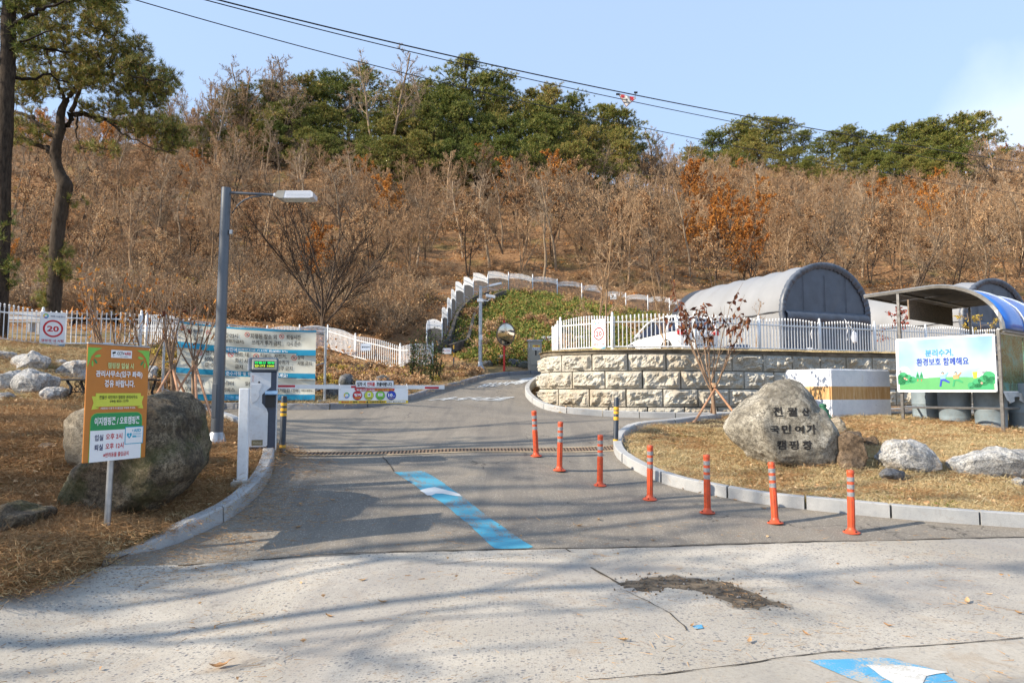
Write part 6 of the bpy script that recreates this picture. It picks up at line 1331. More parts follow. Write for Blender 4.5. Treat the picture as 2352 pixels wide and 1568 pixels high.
# ================================================================= VEGETATION
class TB:
    """collects branches and leaves quickly"""
    def __init__(s): s.v = []; s.f = []; s.mi = []
    def tube(s, pts, rs, n, mi=0):
        o = len(s.v); L = len(pts)
        for i, p in enumerate(pts):
            d = (pts[min(i + 1, L - 1)] - pts[max(i - 1, 0)]).normalized()
            a = d.cross(Vector((.3, .2, .93)) if abs(d.z) < .9 else Vector((1, .1, 0))).normalized(); b = d.cross(a)
            for k in range(n):
                t = 6.28318 * k / n; q = p + (a * math.cos(t) + b * math.sin(t)) * rs[i]; s.v.append((q.x, q.y, q.z))
        for i in range(L - 1):
            for k in range(n): k2 = (k + 1) % n; s.f.append((o + i * n + k, o + i * n + k2, o + (i + 1) * n + k2, o + (i + 1) * n + k)); s.mi.append(mi)
    def leaf(s, p, d, L, W, mi=1, fold=.25):
        d = d.normalized(); a = d.cross(Vector((random.gauss(0, 1), random.gauss(0, 1), random.gauss(0, 1))))
        if a.length < 1e-4: return
        a.normalize(); n = d.cross(a); o = len(s.v); m = p + d * L * .5
        for q in (p, m + a * W * .5 + n * fold * W, p + d * L, m - a * W * .5 + n * fold * W): s.v.append((q.x, q.y, q.z))
        s.f.append((o, o + 1, o + 2)); s.f.append((o, o + 2, o + 3)); s.mi += [mi, mi]
    def tri(s, p, d, L, W, mi=1):
        a = Vector((random.gauss(0, 1), random.gauss(0, 1), random.gauss(0, 1))).cross(d)
        if a.length < 1e-5: return
        a = a.normalized() * W * .5; o = len(s.v); e = p + d * L
        for q in (p - a, p + a, e): s.v.append((q.x, q.y, q.z))
        s.f.append((o, o + 1, o + 2)); s.mi.append(mi)
    def mesh(s, name, mats, smooth=True):
        m = bpy.data.meshes.new(name); m.from_pydata(s.v, [], s.f)
        for q in mats: m.materials.append(q)
        m.polygons.foreach_set('material_index', s.mi)
        if smooth: m.polygons.foreach_set('use_smooth', [True] * len(s.f))
        m.update(); return m
def rv(s=1): return Vector((random.gauss(0, s), random.gauss(0, s), random.gauss(0, s)))
def limb(p, d, L, r, nseg, wob, up=0):
    pts = [p.copy()]; rs = [r]; d = d.normalized()
    for i in range(nseg):
        d = (d + rv(wob) + Vector((0, 0, up))).normalized(); p = p + d * (L / nseg); pts.append(p.copy()); rs.append(r * (1 - .72 * (i + 1) / nseg))
    return pts, rs, d
def along(pts, t):
    k = t * (len(pts) - 1); i = min(int(k), len(pts) - 2); f = k - i; return pts[i].lerp(pts[i + 1], f), (pts[i + 1] - pts[i]).normalized()
def barkmat(name, c0, c1, sc=14):
    m, nt, b = base_mat(name); c = coords(nt); mp_ = NN(nt, 'ShaderNodeMapping'); mp_.inputs['Scale'].default_value = (1, 1, .25); nt.links.new(c, mp_.inputs[0]); n = noise_node(nt, mp_.outputs[0], sc, 7, .75)
    oi = NN(nt, 'ShaderNodeObjectInfo'); f = mth(nt, 'ADD', mth(nt, 'MULTIPLY', n.outputs[0], .8), mth(nt, 'MULTIPLY', mth(nt, 'SUBTRACT', oi.outputs['Random'], .35), .35))
    nt.links.new(ramp(nt, f, [(.3, c0), (.7, c1)]), b.inputs['Base Color']); b.inputs['Roughness'].default_value = .95; b.inputs['Specular IOR Level'].default_value = .15; bumpn(nt, b, n.outputs[0], .7, .03); return m
BK_TAN = barkmat('bark_tan', (.20, .125, .07), (.50, .345, .21)); BK_GRY = barkmat('bark_grey', (.16, .115, .075), (.42, .315, .215)); BK_DRK = barkmat('bark_dark', (.045, .032, .024), (.13, .095, .07)); BK_PIN = barkmat('bark_pine', (.012, .009, .007), (.10, .075, .055), 16)
BK_SAP = barkmat('bark_sapling', (.20, .13, .085), (.42, .31, .22))
LF_BRN = leafmat('leaves_dry_brown', [(.1, (.20, .10, .045)), (.4, (.42, .23, .11)), (.65, (.56, .35, .18)), (.95, (.68, .50, .30))])
LF_ORG = leafmat('leaves_orange', [(.1, (.22, .065, .012)), (.5, (.46, .17, .03)), (.85, (.60, .28, .06))])
LF_MAR = leafmat('leaves_maroon', [(.1, (.05, .015, .010)), (.5, (.13, .04, .02)), (.85, (.26, .11, .04))])
LF_PIN = leafmat('pine_needles', [(.05, (.035, .06, .012)), (.35, (.10, .135, .025)), (.55, (.18, .20, .04)), (.73, (.32, .27, .07)), (.93, (.46, .29, .10))], .6, .12)
LF_PNN = leafmat('pine_needles_near', [(.05, (.025, .05, .01)), (.35, (.08, .13, .025)), (.58, (.17, .20, .04)), (.78, (.33, .28, .08)), (.95, (.46, .28, .10))], .55, .15)
LF_GRN = leafmat('slope_leaves', [(.08, (.045, .075, .015)), (.35, (.10, .15, .03)), (.52, (.20, .23, .05)), (.68, (.33, .29, .08)), (.85, (.36, .19, .06)), (.97, (.30, .06, .03))])
LF_YEL = leafmat('leaves_yellow', [(.1, (.35, .22, .03)), (.8, (.62, .48, .10))]); LF_RED = leafmat('leaves_red', [(.1, (.18, .02, .01)), (.6, (.42, .06, .02)), (.9, (.5, .2, .06))])
LF_STR = leafmat('straw_blades', [(.1, (.29, .21, .10)), (.5, (.52, .41, .22)), (.9, (.70, .59, .37))], .8, .3)
LF_NDL = leafmat('fallen_needles', [(.1, (.17, .085, .035)), (.5, (.36, .205, .09)), (.9, (.52, .35, .18))], .8, .1)
def bare(H, spread=.5, dens=1.0, leaves=0, forks=1, r0=None, tw=.012, lf=.09, upb=.06, low=.25, seed=0):
    """leafless tree: returns trunk part and crown part"""
    random.seed(seed); a, c = TB(), TB(); r0 = r0 or H * .013; stems = []
    for k in range(forks):
        d = Vector((0, 0, 1)) + (rv(.22) if forks > 1 else rv(.04)); pts, rs, _ = limb(Vector((0, 0, -.25)), d, H * ru(.85, 1), r0 * (1 if forks == 1 else .72), 9, .07, .03); a.tube(pts, rs, 7); stems.append((pts, rs))
    for pts, rs in stems:
        nb = int(13 * dens / (forks ** .5))
        for i in range(nb):
            t = low + (1 - low) * (i + rnd()) / nb * .97; p, d = along(pts, t); an = i * 2.4 + rnd(); side = Vector((math.cos(an), math.sin(an), 0)); L = H * spread * (1 - t * .72) * ru(.7, 1.15)
            bd = side * ru(.6, 1) + d * ru(.5, 1.1); rb = r0 * (1 - .75 * t) * .5
            bp, br, _ = limb(p, bd, L, rb, 6, .13, upb); a.tube(bp, br, 4)
            for j in range(int(7 * dens)):
                t2 = .2 + .8 * (j + rnd()) / (7 * dens); p2, d2 = along(bp, min(t2, .99)); L2 = L * .5 * (1 - t2 * .55) * ru(.6, 1.1); b2 = (d2 * .8 + rv(.55) + Vector((0, 0, .15)))
                q, qr, _ = limb(p2, b2, L2, rb * .45 * (1 - .4 * t2) + tw * .4, 4, .16, upb * .8); c.tube(q, [max(x, tw * .6) for x in qr], 3)
                for m in range(int(6 * dens)):
                    t3 = .15 + .85 * rnd(); p3, d3 = along(q, t3); L3 = L2 * ru(.3, .65); b3 = (d3 * .8 + rv(.5) + Vector((0, 0, .12))); s3, sr, _ = limb(p3, b3, L3, tw * .75, 2, .15, upb); c.tube(s3, [tw * .75, tw * .6, tw * .35], 3)
                    for _ in range(2):
                        p4, d4 = along(s3, rnd()); s4 = [p4, p4 + (d4 + rv(.45)).normalized() * L3 * ru(.35, .6)]; c.tube(s4, [tw * .55, tw * .3], 3)
                        if rnd() < leaves: c.leaf(s4[1], rv() + Vector((0, 0, -.5)), lf * ru(.7, 1.4), lf * ru(.5, .9))
                    if rnd() < leaves: c.leaf(s3[-1], rv() + Vector((0, 0, -.5)), lf * ru(.7, 1.4), lf * ru(.5, .9))
                    if leaves > .8:
                        for _ in range(2): c.leaf(along(s3, rnd())[0] + rv(.04), rv() + Vector((0, 0, -.5)), lf * ru(.7, 1.4), lf * ru(.5, .9))
    return a, c
def tuft(c, p, d, R, n, L, W, mi=1):
    for _ in range(n):
        q = (d * .7 + rv(.55)).normalized(); c.tri(p + rv(R * .25), q, L * ru(.7, 1.2), W, mi)
def pine(H, seed, wide=.34, nclump=170, crown0=.35):
    random.seed(seed); a, c = TB(), TB(); pts, rs, _ = limb(Vector((0, 0, -.3)), Vector((ru(-.08, .08), ru(-.08, .08), 1)), H * .97, H * .019, 9, .05, .02); a.tube(pts, rs, 7)
    nb = 26
    for i in range(nb):
        t = crown0 + (1 - crown0) * (i / nb) ** .85; t = min(t, .99); p, d = along(pts, t); k = (t - crown0) / (1 - crown0); L = H * wide * (1.0 - k ** 1.6) ** .8 * ru(.6, 1.15) * (.75 + .5 * min(1, k * 4)) + .35; an = i * 2.399 + ru(-.5, .5)
        bd = Vector((math.cos(an), math.sin(an), ru(-.05, .35) + .5 * k)); bp, br, _ = limb(p, bd, L, H * .006 * (1.3 - k), 5, .10, .05); a.tube(bp, br, 4)
        for j in range(max(3, int(nclump / nb * (1.2 - .5 * k)))):
            t2 = .3 + .7 * rnd() ** .7; p2, d2 = along(bp, min(t2, .99)); p2 = p2 + Vector((random.gauss(0, .16 * L), random.gauss(0, .16 * L), abs(random.gauss(0, .09 * L)) + .08)); c.tube([along(bp, min(t2, .99) * .8)[0], p2], [.02, .012], 3, 0)
            for _ in range(7):
                q = p2 + Vector((random.gauss(0, .30), random.gauss(0, .30), random.gauss(.02, .15))); dd = (Vector((0, 0, .8)) + rv(.5) + (q - p2) * 1.2).normalized(); tuft(c, q, dd, .13, 13, .34, .05)
    return a, c
TREES = {}
def species(nm, a, c, bark, leafm, twig=None):
    TREES[nm] = (a.mesh('trunk', [bark]), c.mesh('crown', [twig or bark, leafm], True))
for k in range(5): species('bare%d' % k, *bare([8, 7.2, 8.8, 6.6, 7.8][k], [.42, .5, .36, .52, .45][k], 1.0, [.05, .25, .0, .35, .12][k], [1, 2, 1, 3, 2][k], tw=.014, low=[.3, .35, .45, .2, .3][k], seed=20 + k), [BK_TAN, BK_GRY, BK_GRY, BK_TAN, BK_DRK][k], LF_BRN, [BK_TAN, BK_TAN, BK_GRY, BK_TAN, BK_GRY][k])
for k in range(2): species('oak%d' % k, *bare([7.5, 6.5][k], .48, .95, 1.0, 1 + k, tw=.015, lf=[.145, .11][k], seed=50 + k), BK_DRK, [LF_ORG, LF_BRN][k])
for k in range(4): species('pine%d' % k, *pine(10, 70 + k, [.30, .36, .26, .33][k], [190, 220, 170, 200][k], [.18, .15, .3, .12][k]), BK_PIN, LF_PIN)
def tree(nm, kind, label, loc, sc, rz, group, cat='tree'):
    r = thing(nm, label, cat, loc, rz, group, scale=sc); a, c = TREES[kind]; put('trunk', a, r); put('crown', c, r); return r
random.seed(5)
def hide_zone(x, y):
    u = 1176 + 1568 * x / y * CP
    return u
# --- named skyline trees
def at_top(u, vt, Y, kind, nm, label, group, sc_w=1.0, rz=None, minh=4, H0=10):
    b = P(u, 900, Y); z = tz(b.x, b.y); h = P(u, vt, Y).z - z; h = max(h, minh); s = h / H0
    return tree(nm, kind, label, (b.x, b.y, z - .1), (s * sc_w * (1.18 if 'pine' in kind else 1), s * sc_w * (1.18 if 'pine' in kind else 1), s), ru(0, 6) if rz is None else rz, group)
pl = [(700, 172, 92), (735, 165, 96), (640, 205, 92), (600, 215, 95), (835, 152, 98), (790, 185, 94), (905, 205, 96), (950, 170, 99), (1060, 117, 96), (1010, 190, 97), (1120, 180, 99), (1165, 182, 101), (1215, 200, 99), (1262, 193, 97), (1310, 225, 101), (1345, 240, 103), (1385, 238, 105), (1425, 250, 104), (1460, 285, 106), (760, 235, 86), (700, 260, 84), (900, 265, 86), (1000, 245, 87), (1100, 250, 88), (1190, 262, 89), (1260, 262, 88), (1330, 285, 92), (1400, 290, 95), (845, 250, 88), (1040, 215, 91), (950, 240, 88), (1145, 225, 93), (620, 270, 82), (690, 290, 80), (760, 300, 79), (830, 300, 80), (880, 310, 79), (960, 300, 80), (1030, 305, 80), (1090, 300, 81), (1160, 310, 82), (1230, 310, 82), (1300, 325, 84), (1370, 330, 86), (1430, 320, 90), (540, 290, 82), (520, 215, 88), (555, 200, 90), (595, 185, 92), (630, 230, 86), (580, 250, 84), (470, 260, 84), (670, 225, 86), (440, 290, 80), (735, 200, 92), (870, 240, 90), (920, 190, 96), (560, 245, 90), (500, 300, 84), (660, 240, 88),(1290,240,95),(1235,235,93),(1060,190,93)]
for i, (u, v, Y) in enumerate(pl):
    lb = {8: 'tallest pine on the main ridge, standing above the others'}.get(i, ('topmost ' if v < 195 else 'middle height ' if v < 255 else 'lowest row ') + ('green pine on the left part of the main ridge' if u < 760 else 'green pine in the middle of the main ridge' if u < 1120 else 'green pine on the right shoulder of the main ridge'))
    at_top(u, v, Y, 'pine%d' % (i % 4), 'pine_tree', lb, 'pines along the main ridge', ru(.95, 1.2))
pr_ = [(1610, 335, 150), (1650, 300, 155), (1690, 285, 158), (1730, 275, 160), (1770, 268, 160), (1810, 272, 158), (1850, 300, 155), (1890, 318, 150), (1930, 300, 150), (1968, 287, 148), (2005, 290, 148), (2050, 300, 146), (2090, 283, 145), (2130, 282, 145), (2165, 272, 145), (2200, 268, 144), (2240, 262, 142), (2270, 258, 142), (1880, 350, 132), (1920, 355, 130), (1960, 340, 134), (2000, 335, 134), (2120, 320, 134), (2160, 318, 132), (2190, 335, 130), (1840, 335, 140), (1700, 320, 145), (1760, 310, 148), (2040, 345, 132), (2080, 330, 134),(1860, 370, 128), (1900, 385, 126), (1640, 345, 145), (1680, 350, 140), (1720, 345, 140), (1790, 335, 142), (1820, 345, 138), (1980, 370, 128), (2020, 375, 126), (2060, 360, 128), (2110, 355, 128), (2150, 360, 126), (2190, 365, 124), (2230, 330, 128), (2215, 300, 136), (1745, 295, 152)]
for i, (u, v, Y) in enumerate(pr_): at_top(u, v, Y, 'pine%d' % (i % 4), 'pine_tree', ('skyline pine ' if v < 303 else 'lower standing pine ' if v > 340 else 'middle row pine ') + ('on the left end of the far right ridge' if u < 1830 else 'in the middle of the far right ridge' if u < 2060 else 'at the right end of the far right ridge'), 'pines along the far right ridge', ru(1.0, 1.35))
for i, (u, v, Y) in enumerate([(885, 72, 84), (455, 150, 82), (500, 138, 84), (530, 118, 86), (565, 105, 88), (610, 112, 88), (650, 148, 90), (475, 175, 80), (405, 215, 78), (615, 150, 84), (850, 110, 86), (590, 98, 90), (540, 125, 88), (480, 150, 84), (450, 180, 82), (640, 140, 92), (800, 170, 93), (960, 155, 92), (420, 200, 80), (1470, 265, 108), (1505, 285, 118), (1545, 300, 130), (1580, 310, 135), (2310, 285, 120), (2345, 270, 115), (2290, 300, 125), (375, 200, 84), (510, 170, 86), (670, 175, 90)]):
    lb = {0: 'tallest bare tree on the skyline, left of the tallest pine'}.get(i, ('tall slim', 'straight', 'tall slim', 'straight', 'dark forked')[i % 5] + (' bare tree on the skyline just right of the crooked pine' if u < 500 else ' bare tree on the skyline at the left end of the pines') if u < 760 else 'bare tree among the ridge pines' if u < 1000 else 'bare tree in the dip between the two ridges' if u < 1700 else 'bare tree on the skyline at the right edge')
    at_top(u, v, Y, 'bare%d' % [2, 0, 2, 0, 4][i % 5], 'bare_tree', lb, 'bare trees on the skyline', .95, H0=8.3)
# --- wood on the slope
cand = []
random.seed(11)
def region_ok(x, y):
    u = 1176 + 1568 * x / y
    if u < -120 or u > 2480: return None
    z = tz(x, y); v = 900 - (z - EYE) * 1568 / y
    return u, v
tries = 0; grid = {}
def put_pt(x, y, dmin):
    k = (int(x // dmin), int(y // dmin))
    for i in (-1, 0, 1):
        for j in (-1, 0, 1):
            for (a, b) in grid.get((k[0] + i, k[1] + j), ()):
                if (a - x) ** 2 + (b - y) ** 2 < dmin * dmin: return False
    grid.setdefault(k, []).append((x, y)); return True
while tries < 22000 and len(cand) < 1250:
    tries += 1; u = ru(-120, 2480); y = 38 + 125 * rnd() ** 1.25; x = (u - 1176) / 1568 * y; q = region_ok(x, y)
    if not q: continue
    u, v = q
    foot = 53 if 930 < u < 1600 else 40 if u < 700 else 47 if u <= 930 else 54
    if u < 700: foot = 37
    if 700 <= u < 960: foot = 44
    if y < foot or v < 322: continue
    if y > 112 and u < 1480: continue
    lim = np.interp(u, [-100, 350, 520, 700, 1000, 1300, 1480, 1560, 1700, 1850, 2000, 2200, 2300, 2500], [230, 225, 240, 300, 315, 320, 310, 320, 350, 380, 385, 370, 300, 280])
    smax = (v - lim + ru(-10, 25)) * y / 1568 / 7.9
    if smax < .42: continue
    if not put_pt(x, y, 2.5 if y < 90 else 3.0): continue
    cand.append((y, x, u, v, smax))
cand.sort(); nbare = noak = 0; rest = []
for y, x, u, v, smax in cand:
    z = tz(x, y) - .1; orange = (1560 < u < 1760 and 90 > y > 55 and rnd() < .55) or (1080 < u < 1200 and 56 < y < 84 and rnd() < .35) or rnd() < .03
    brown = rnd() < .2
    s = ru(.75, 1.2) * (.8 if y < 50 else 1) * (1.0 if u > 1000 else .92)
    s = min(s, smax)
    if orange: kd = 'oak0'
    elif brown: kd = 'oak1'
    else: kd = 'bare%d' % random.randrange(5)
    isoak = kd.startswith('oak')
    look = {'bare0': 'straight', 'bare1': 'twin stemmed', 'bare2': 'tall slim', 'bare3': 'low many stemmed', 'bare4': 'dark forked'}.get(kd, '')
    reg = 'left of the lamp post' if u < 500 else 'behind the banners' if u < 950 else 'behind the stepped fence' if u < 1330 else 'between the stepped fence and the tent' if u < 1650 else 'behind the first grey tent' if u < 2020 else 'above the blue shelter roof'
    row = 'on the lower slope' if y < 62 else 'on the middle slope' if y < 90 else 'on the upper slope'
    if isoak and noak < 150: noak += 1; tree('leafy_oak', kd, ('orange leaved tree ' if kd == 'oak0' else 'brown leaved tree ') + row + ' ' + reg, (x, y, z), s, ru(0, 6), ('orange' if kd == 'oak0' else 'brown') + ' leaved trees of the hillside wood')
    elif not isoak and nbare < 270: nbare += 1; tree('bare_tree', kd, look + ' bare tree ' + row + ' ' + reg, (x, y, z), s, ru(0, 6), 'bare trees of the hillside wood')
    else: rest.append((x, y, z, s, kd))
# ---- scatter helper
def src_coll(name, meshes):
    c = bpy.data.collections.new(name)
    for i, m in enumerate(meshes): o = bpy.data.objects.new('%s_%02d' % (name, i), m); c.objects.link(o)
    return c
def scatter(name, label, coll, n, pos, rot, scl, idx):
    me = bpy.data.meshes.new(name); me.from_pydata(pos, [], []); me.attributes.new('rot', 'FLOAT_VECTOR', 'POINT').data.foreach_set('vector', np.array(rot, float).ravel())
    me.attributes.new('scl', 'FLOAT', 'POINT').data.foreach_set('value', np.array(scl, float)); me.attributes.new('idx', 'INT', 'POINT').data.foreach_set('value', np.array(idx, int))
    o = put(name, me); tag(o, label, kind='stuff')
    g = bpy.data.node_groups.new(name, 'GeometryNodeTree'); g.interface.new_socket('Geometry', in_out='INPUT', socket_type='NodeSocketGeometry'); g.interface.new_socket('Geometry', in_out='OUTPUT', socket_type='NodeSocketGeometry')
    gi, go = g.nodes.new('NodeGroupInput'), g.nodes.new('NodeGroupOutput'); ip = g.nodes.new('GeometryNodeInstanceOnPoints'); ci = g.nodes.new('GeometryNodeCollectionInfo')
    ci.inputs['Collection'].default_value = coll; ci.inputs['Separate Children'].default_value = True; ci.inputs['Reset Children'].default_value = True
    def attr(nm, dt): a = g.nodes.new('GeometryNodeInputNamedAttribute'); a.data_type = dt; a.inputs['Name'].default_value = nm; return a.outputs['Attribute']
    g.links.new(gi.outputs[0], ip.inputs['Points']); g.links.new(ci.outputs[0], ip.inputs['Instance']); ip.inputs['Pick Instance'].default_value = True
    g.links.new(attr('idx', 'INT'), ip.inputs['Instance Index']); g.links.new(attr('rot', 'FLOAT_VECTOR'), ip.inputs['Rotation']); g.links.new(attr('scl', 'FLOAT'), ip.inputs['Scale']); g.links.new(ip.outputs[0], go.inputs[0])
    md = o.modifiers.new('scatter', 'NODES'); md.node_group = g; return o
# far trees past the first few hundred
kinds = ['bare%d' % k for k in range(5)] + ['oak0', 'oak1']; ms = []
for k in kinds:
    a, c = TREES[k]; bm = bmesh.new(); bm.from_mesh(a); m1 = bpy.data.meshes.new('wood_tree'); off_ = len(a.materials)
    bm.to_mesh(m1); bm.free(); m1 = bpy.data.meshes.new('wood_tree'); va = [v.co[:] for v in a.vertices]; vc = [v.co[:] for v in c.vertices]; n = len(va)
    m1.from_pydata(va + vc, [], [p.vertices[:] for p in a.polygons] + [tuple(i + n for i in p.vertices) for p in c.polygons]); m1.materials.append(a.materials[0]); m1.materials.append(c.materials[0]); m1.materials.append(c.materials[1])
    m1.polygons.foreach_set('material_index', [0] * len(a.polygons) + [p.material_index + 1 for p in c.polygons]); ms.append(m1)
if rest: scatter('distant_wood', 'rest of the bare brown wood high on the hillside', src_coll('wood_source', ms), len(rest), [(x, y, z) for x, y, z, s, k in rest], [(0, 0, ru(0, 6)) for _ in rest], [s for x, y, z, s, k in rest], [kinds.index(k) for *_, k in rest])
# ---- brushwood
def shrub(seed, H, leaves, lm):
    random.seed(seed); c = TB()
    for i in range(26):
        an = ru(0, 6.28); d = Vector((math.cos(an) * ru(.2, .9), math.sin(an) * ru(.2, .9), ru(.6, 1.2))); q, r, _ = limb(rv(.08) * Vector((1, 1, 0)), d, H * ru(.6, 1.1), .014, 4, .18, .02); c.tube(q, [max(x, .007) for x in r], 3, 0)
        for _ in range(7):
            p, d2 = along(q, ru(.2, .98)); s, _, _ = limb(p, d2 + rv(.6), H * ru(.15, .35), .007, 2, .2, .03); c.tube(s, [.008, .007, .004], 3, 0)
            for _ in range(leaves): c.leaf(along(s, rnd())[0], rv() + Vector((0, 0, -.4)), ru(.06, .12), ru(.04, .08))
    return c.mesh('shrub', [BK_TAN if seed % 2 else BK_GRY, lm])
SH = src_coll('brush_source', [shrub(1, 1.5, 2, LF_BRN), shrub(2, 1.8, 1, LF_BRN), shrub(3, 1.3, 4, LF_BRN), shrub(4, 1.6, 0, LF_BRN), shrub(6, 1.1, 4, LF_YEL)])
random.seed(21); pos, idx, sc_ = [], [], []
GREENP = [(p[0], p[1]) for p in f3[2:]] + [tuple(P(1560, 900, 40)[:2]), tuple(P(1560, 900, 33)[:2]), tuple(P(1260, 900, 28.5)[:2]), tuple(P(1100, 900, 29)[:2]), tuple(P(1035, 900, 30.5)[:2])]
while len(pos) < 3400:
    u = ru(-100, 2450); y = 28 + 75 * rnd() ** 1.6; x = (u - 1176) / 1568 * y
    lo = 33 if u < 900 else 30.5 if u < 985 else (52 if u < 1600 else 56)
    if 900 <= u < 1100: lo = max(lo, 44 if u > 1020 else 34)
    if y < lo: continue
    if sdist(np.array([x]), np.array([y]), GREENP)[0] < .8: continue
    if y > 60 and rnd() < .35: continue
    if u > 900 and y > 56 and y < 66 and rnd() < .75: continue
    pos.append((x, y, tz(x, y) - .1)); w_ = random.choices([0, 1, 2, 3, 4], [3, 3, 3, 3, .3])[0]; idx.append(w_); sc_.append(ru(.5, 1.1) * (.45 if y > 60 else .6 if y > 48 else 1))
scatter('brushwood', 'tangled dry brushwood covering the lower hillside', SH, len(pos), pos, [(ru(-.15, .15), ru(-.15, .15), ru(0, 6.28)) for _ in pos], sc_, idx)
# leaf litter on the slope
def litter(seed, n, R, L, lm):
    random.seed(seed); c = TB()
    for _ in range(n): c.leaf(Vector((random.gauss(0, R), random.gauss(0, R), ru(.0, .05))), Vector((rv().x, rv().y, ru(-.2, .5))), L * ru(.7, 1.3), L * ru(.5, .8), 0)
    return c.mesh('litter', [lm], False)
LT = src_coll('litter_source', [litter(1, 40, .45, .13, LF_BRN), litter(2, 40, .45, .13, LF_BRN), litter(3, 34, .4, .13, LF_ORG)])
pos = []; random.seed(31)
while len(pos) < 2600:
    u = ru(-50, 2420); y = ru(29, 74); x = (u - 1176) / 1568 * y
    if sdist(np.array([x]), np.array([y]), GREENP)[0] < .3 or sdist(np.array([x]), np.array([y]), PLAT)[0] < .3 and y < 50 and u > 1250: continue
    pos.append((x, y, tz(x, y) + .02))
scatter('leaf_litter', 'brown leaf litter lying on the hillside floor', LT, len(pos), pos, [(0, 0, ru(0, 6.28)) for _ in pos], [ru(.8, 1.4) for _ in pos], random.choices([0, 1, 2], [3, 3, 1.2], k=len(pos)))
# green ground cover on the slope inside the stepped fence
def cover(seed, n, R, L, lm, h=.35):
    random.seed(seed); c = TB()
    for _ in range(n):
        a = ru(0, 6.28); r = R * rnd() ** .5; z = h * rnd() * (1.1 - r / R); p = Vector((r * math.cos(a), r * math.sin(a), z)); c.leaf(p, Vector((math.cos(a), math.sin(a), ru(-.4, .9))) + rv(.5), L * ru(.6, 1.3), L * ru(.5, .8), 0)
    return c.mesh('ground_cover', [lm], False)
CV = src_coll('cover_source', [cover(1, 110, .55, .15, LF_GRN), cover(2, 110, .5, .13, LF_GRN, .6), cover(3, 60, .4, .12, LF_BRN, .3), shrub(9, .8, 3, LF_BRN)])
pos = []; random.seed(41); idx = []
bx0, bx1 = min(p[0] for p in GREENP), max(p[0] for p in GREENP); 
while len(pos) < 4600:
    x = ru(bx0, bx1); y = ru(28, 50.5)
    if sdist(np.array([x]), np.array([y]), GREENP)[0] > -.3: continue
    u = 1176 + 1568 * x / y; lowleft = (u < 1130 and y < 44)
    if lowleft and rnd() < .6: continue
    pos.append((x, y, tz(x, y) - .02)); idx.append(random.choices([0, 1, 2, 3], [5, 5, .5, .12] if not lowleft else [3, 2, 2, .4])[0])
scatter('ground_cover', 'green and yellowing creepers on the slope inside the stepped fence', CV, len(pos), pos, [(ru(-.3, .3), ru(-.3, .3), ru(0, 6.28)) for _ in pos], [ru(.55, 1.15) for _ in pos], idx)
# ---- grass
def grass(seed, n, R, h, wd, lm, flat_=0):
    random.seed(seed); c = TB()
    for _ in range(n):
        p = Vector((random.gauss(0, R), random.gauss(0, R), -.01)); d = Vector((random.gauss(0, .5 + flat_), random.gauss(0, .5 + flat_), 1 - .8 * min(1, flat_))).normalized(); m = p + d * h * .5; e = m + (d + Vector((random.gauss(0, .5), random.gauss(0, .5), -.35))).normalized() * h * .6 * ru(.5, 1.3)
        a = d.cross(Vector((random.gauss(0, 1), random.gauss(0, 1), .1))).normalized() * wd * .5; o = len(c.v)
        for q in (p - a, p + a, m + a * .8, m - a * .8, e): c.v.append(tuple(q))
        c.f += [(o, o + 1, o + 2, o + 3), (o + 3, o + 2, o + 4)]; c.mi += [0, 0]
    return c.mesh('grass_tuft', [lm], False)
def needles(seed, n, R, L, lm, up=.08):
    random.seed(seed); c = TB()
    for _ in range(n): c.tri(Vector((random.gauss(0, R), random.gauss(0, R), ru(0, .03))), Vector((random.gauss(0, 1), random.gauss(0, 1), random.gauss(0, up * 3))).normalized(), L * ru(.7, 1.4), .0042, 0)
    return c.mesh('needles', [lm], False)
GS = src_coll('grass_source', [grass(1, 60, .11, .045, .005, LF_STR), grass(2, 60, .11, .055, .005, LF_STR, .4), grass(3, 50, .12, .045, .005, LF_STR, .9), needles(4, 110, .13, .11, LF_NDL), needles(5, 110, .13, .10, LF_NDL, .15), grass(6, 40, .07, .05, .006, LF_GRN), litter(7, 5, .10, .075, LF_BRN), cover(8, 40, .09, .028, LF_GRN, .03), grass(9, 60, .10, .085, .006, LF_STR, .2)])
def lawn(name, label, n, box, wts, ok, seed, smin=.6, smax=1.3):
    random.seed(seed); P_, I_ = [], []; xs = np.random.RandomState(seed).uniform(box[0], box[1], n * 3); ys = np.random.RandomState(seed + 1).uniform(box[2], box[3], n * 3); s = sroad(xs, ys); z = TZ(xs, ys)
    for x, y, q, zz in zip(xs, ys, s, z):
        if len(P_) >= n: break
        if q < (.02 if x < -3.9 and y < 7.15 else .19): continue
        w_ = ok(x, y, q)
        if not w_: continue
        I_.append(random.choices(range(9), w_ if isinstance(w_, (list, tuple)) else wts)[0]); P_.append((x, y, zz - .005))
    scatter(name, label, GS, len(P_), P_, [(ru(-.15, .15), ru(-.15, .15), ru(0, 6.28)) for _ in P_], [ru(smin, smax) for _ in P_], I_)
def okleft(x, y, s):
    u = 1176 + 1568 * x / y
    if u < -60 or x > -1: return 0
    k = noise.noise(Vector((x * 1.1, y * 1.1, 4)))
    if noise.noise(Vector((x * 1.7, y * 1.7, 24))) > .2 and rnd() < .6: return 0
    if y > 11.5: return [4, 4, 3, 2, 2, .4, .6, .2, 1] if k > -.1 else [1, 2, 2, 4, 4, .2, 1, .2, 0]
    if s < .6: return [1, 2, 2, 5, 5, .8, .5, .5, 0] if k < 0 else [3, 3, 3, 3, 3, .7, .3, .6, 0]
    return [.5, .8, 1.2, 6, 6, 1.3, 1.3, 2.0, 0] if k < .1 else [1.2, 1.6, 1.6, 4, 4, 3, .9, 3.2, 0]
lawn('needle_litter', 'orange pine needle litter and dry grass on the left bank', 15000, (-9, -2, 5.2, 15), None, okleft, 3)
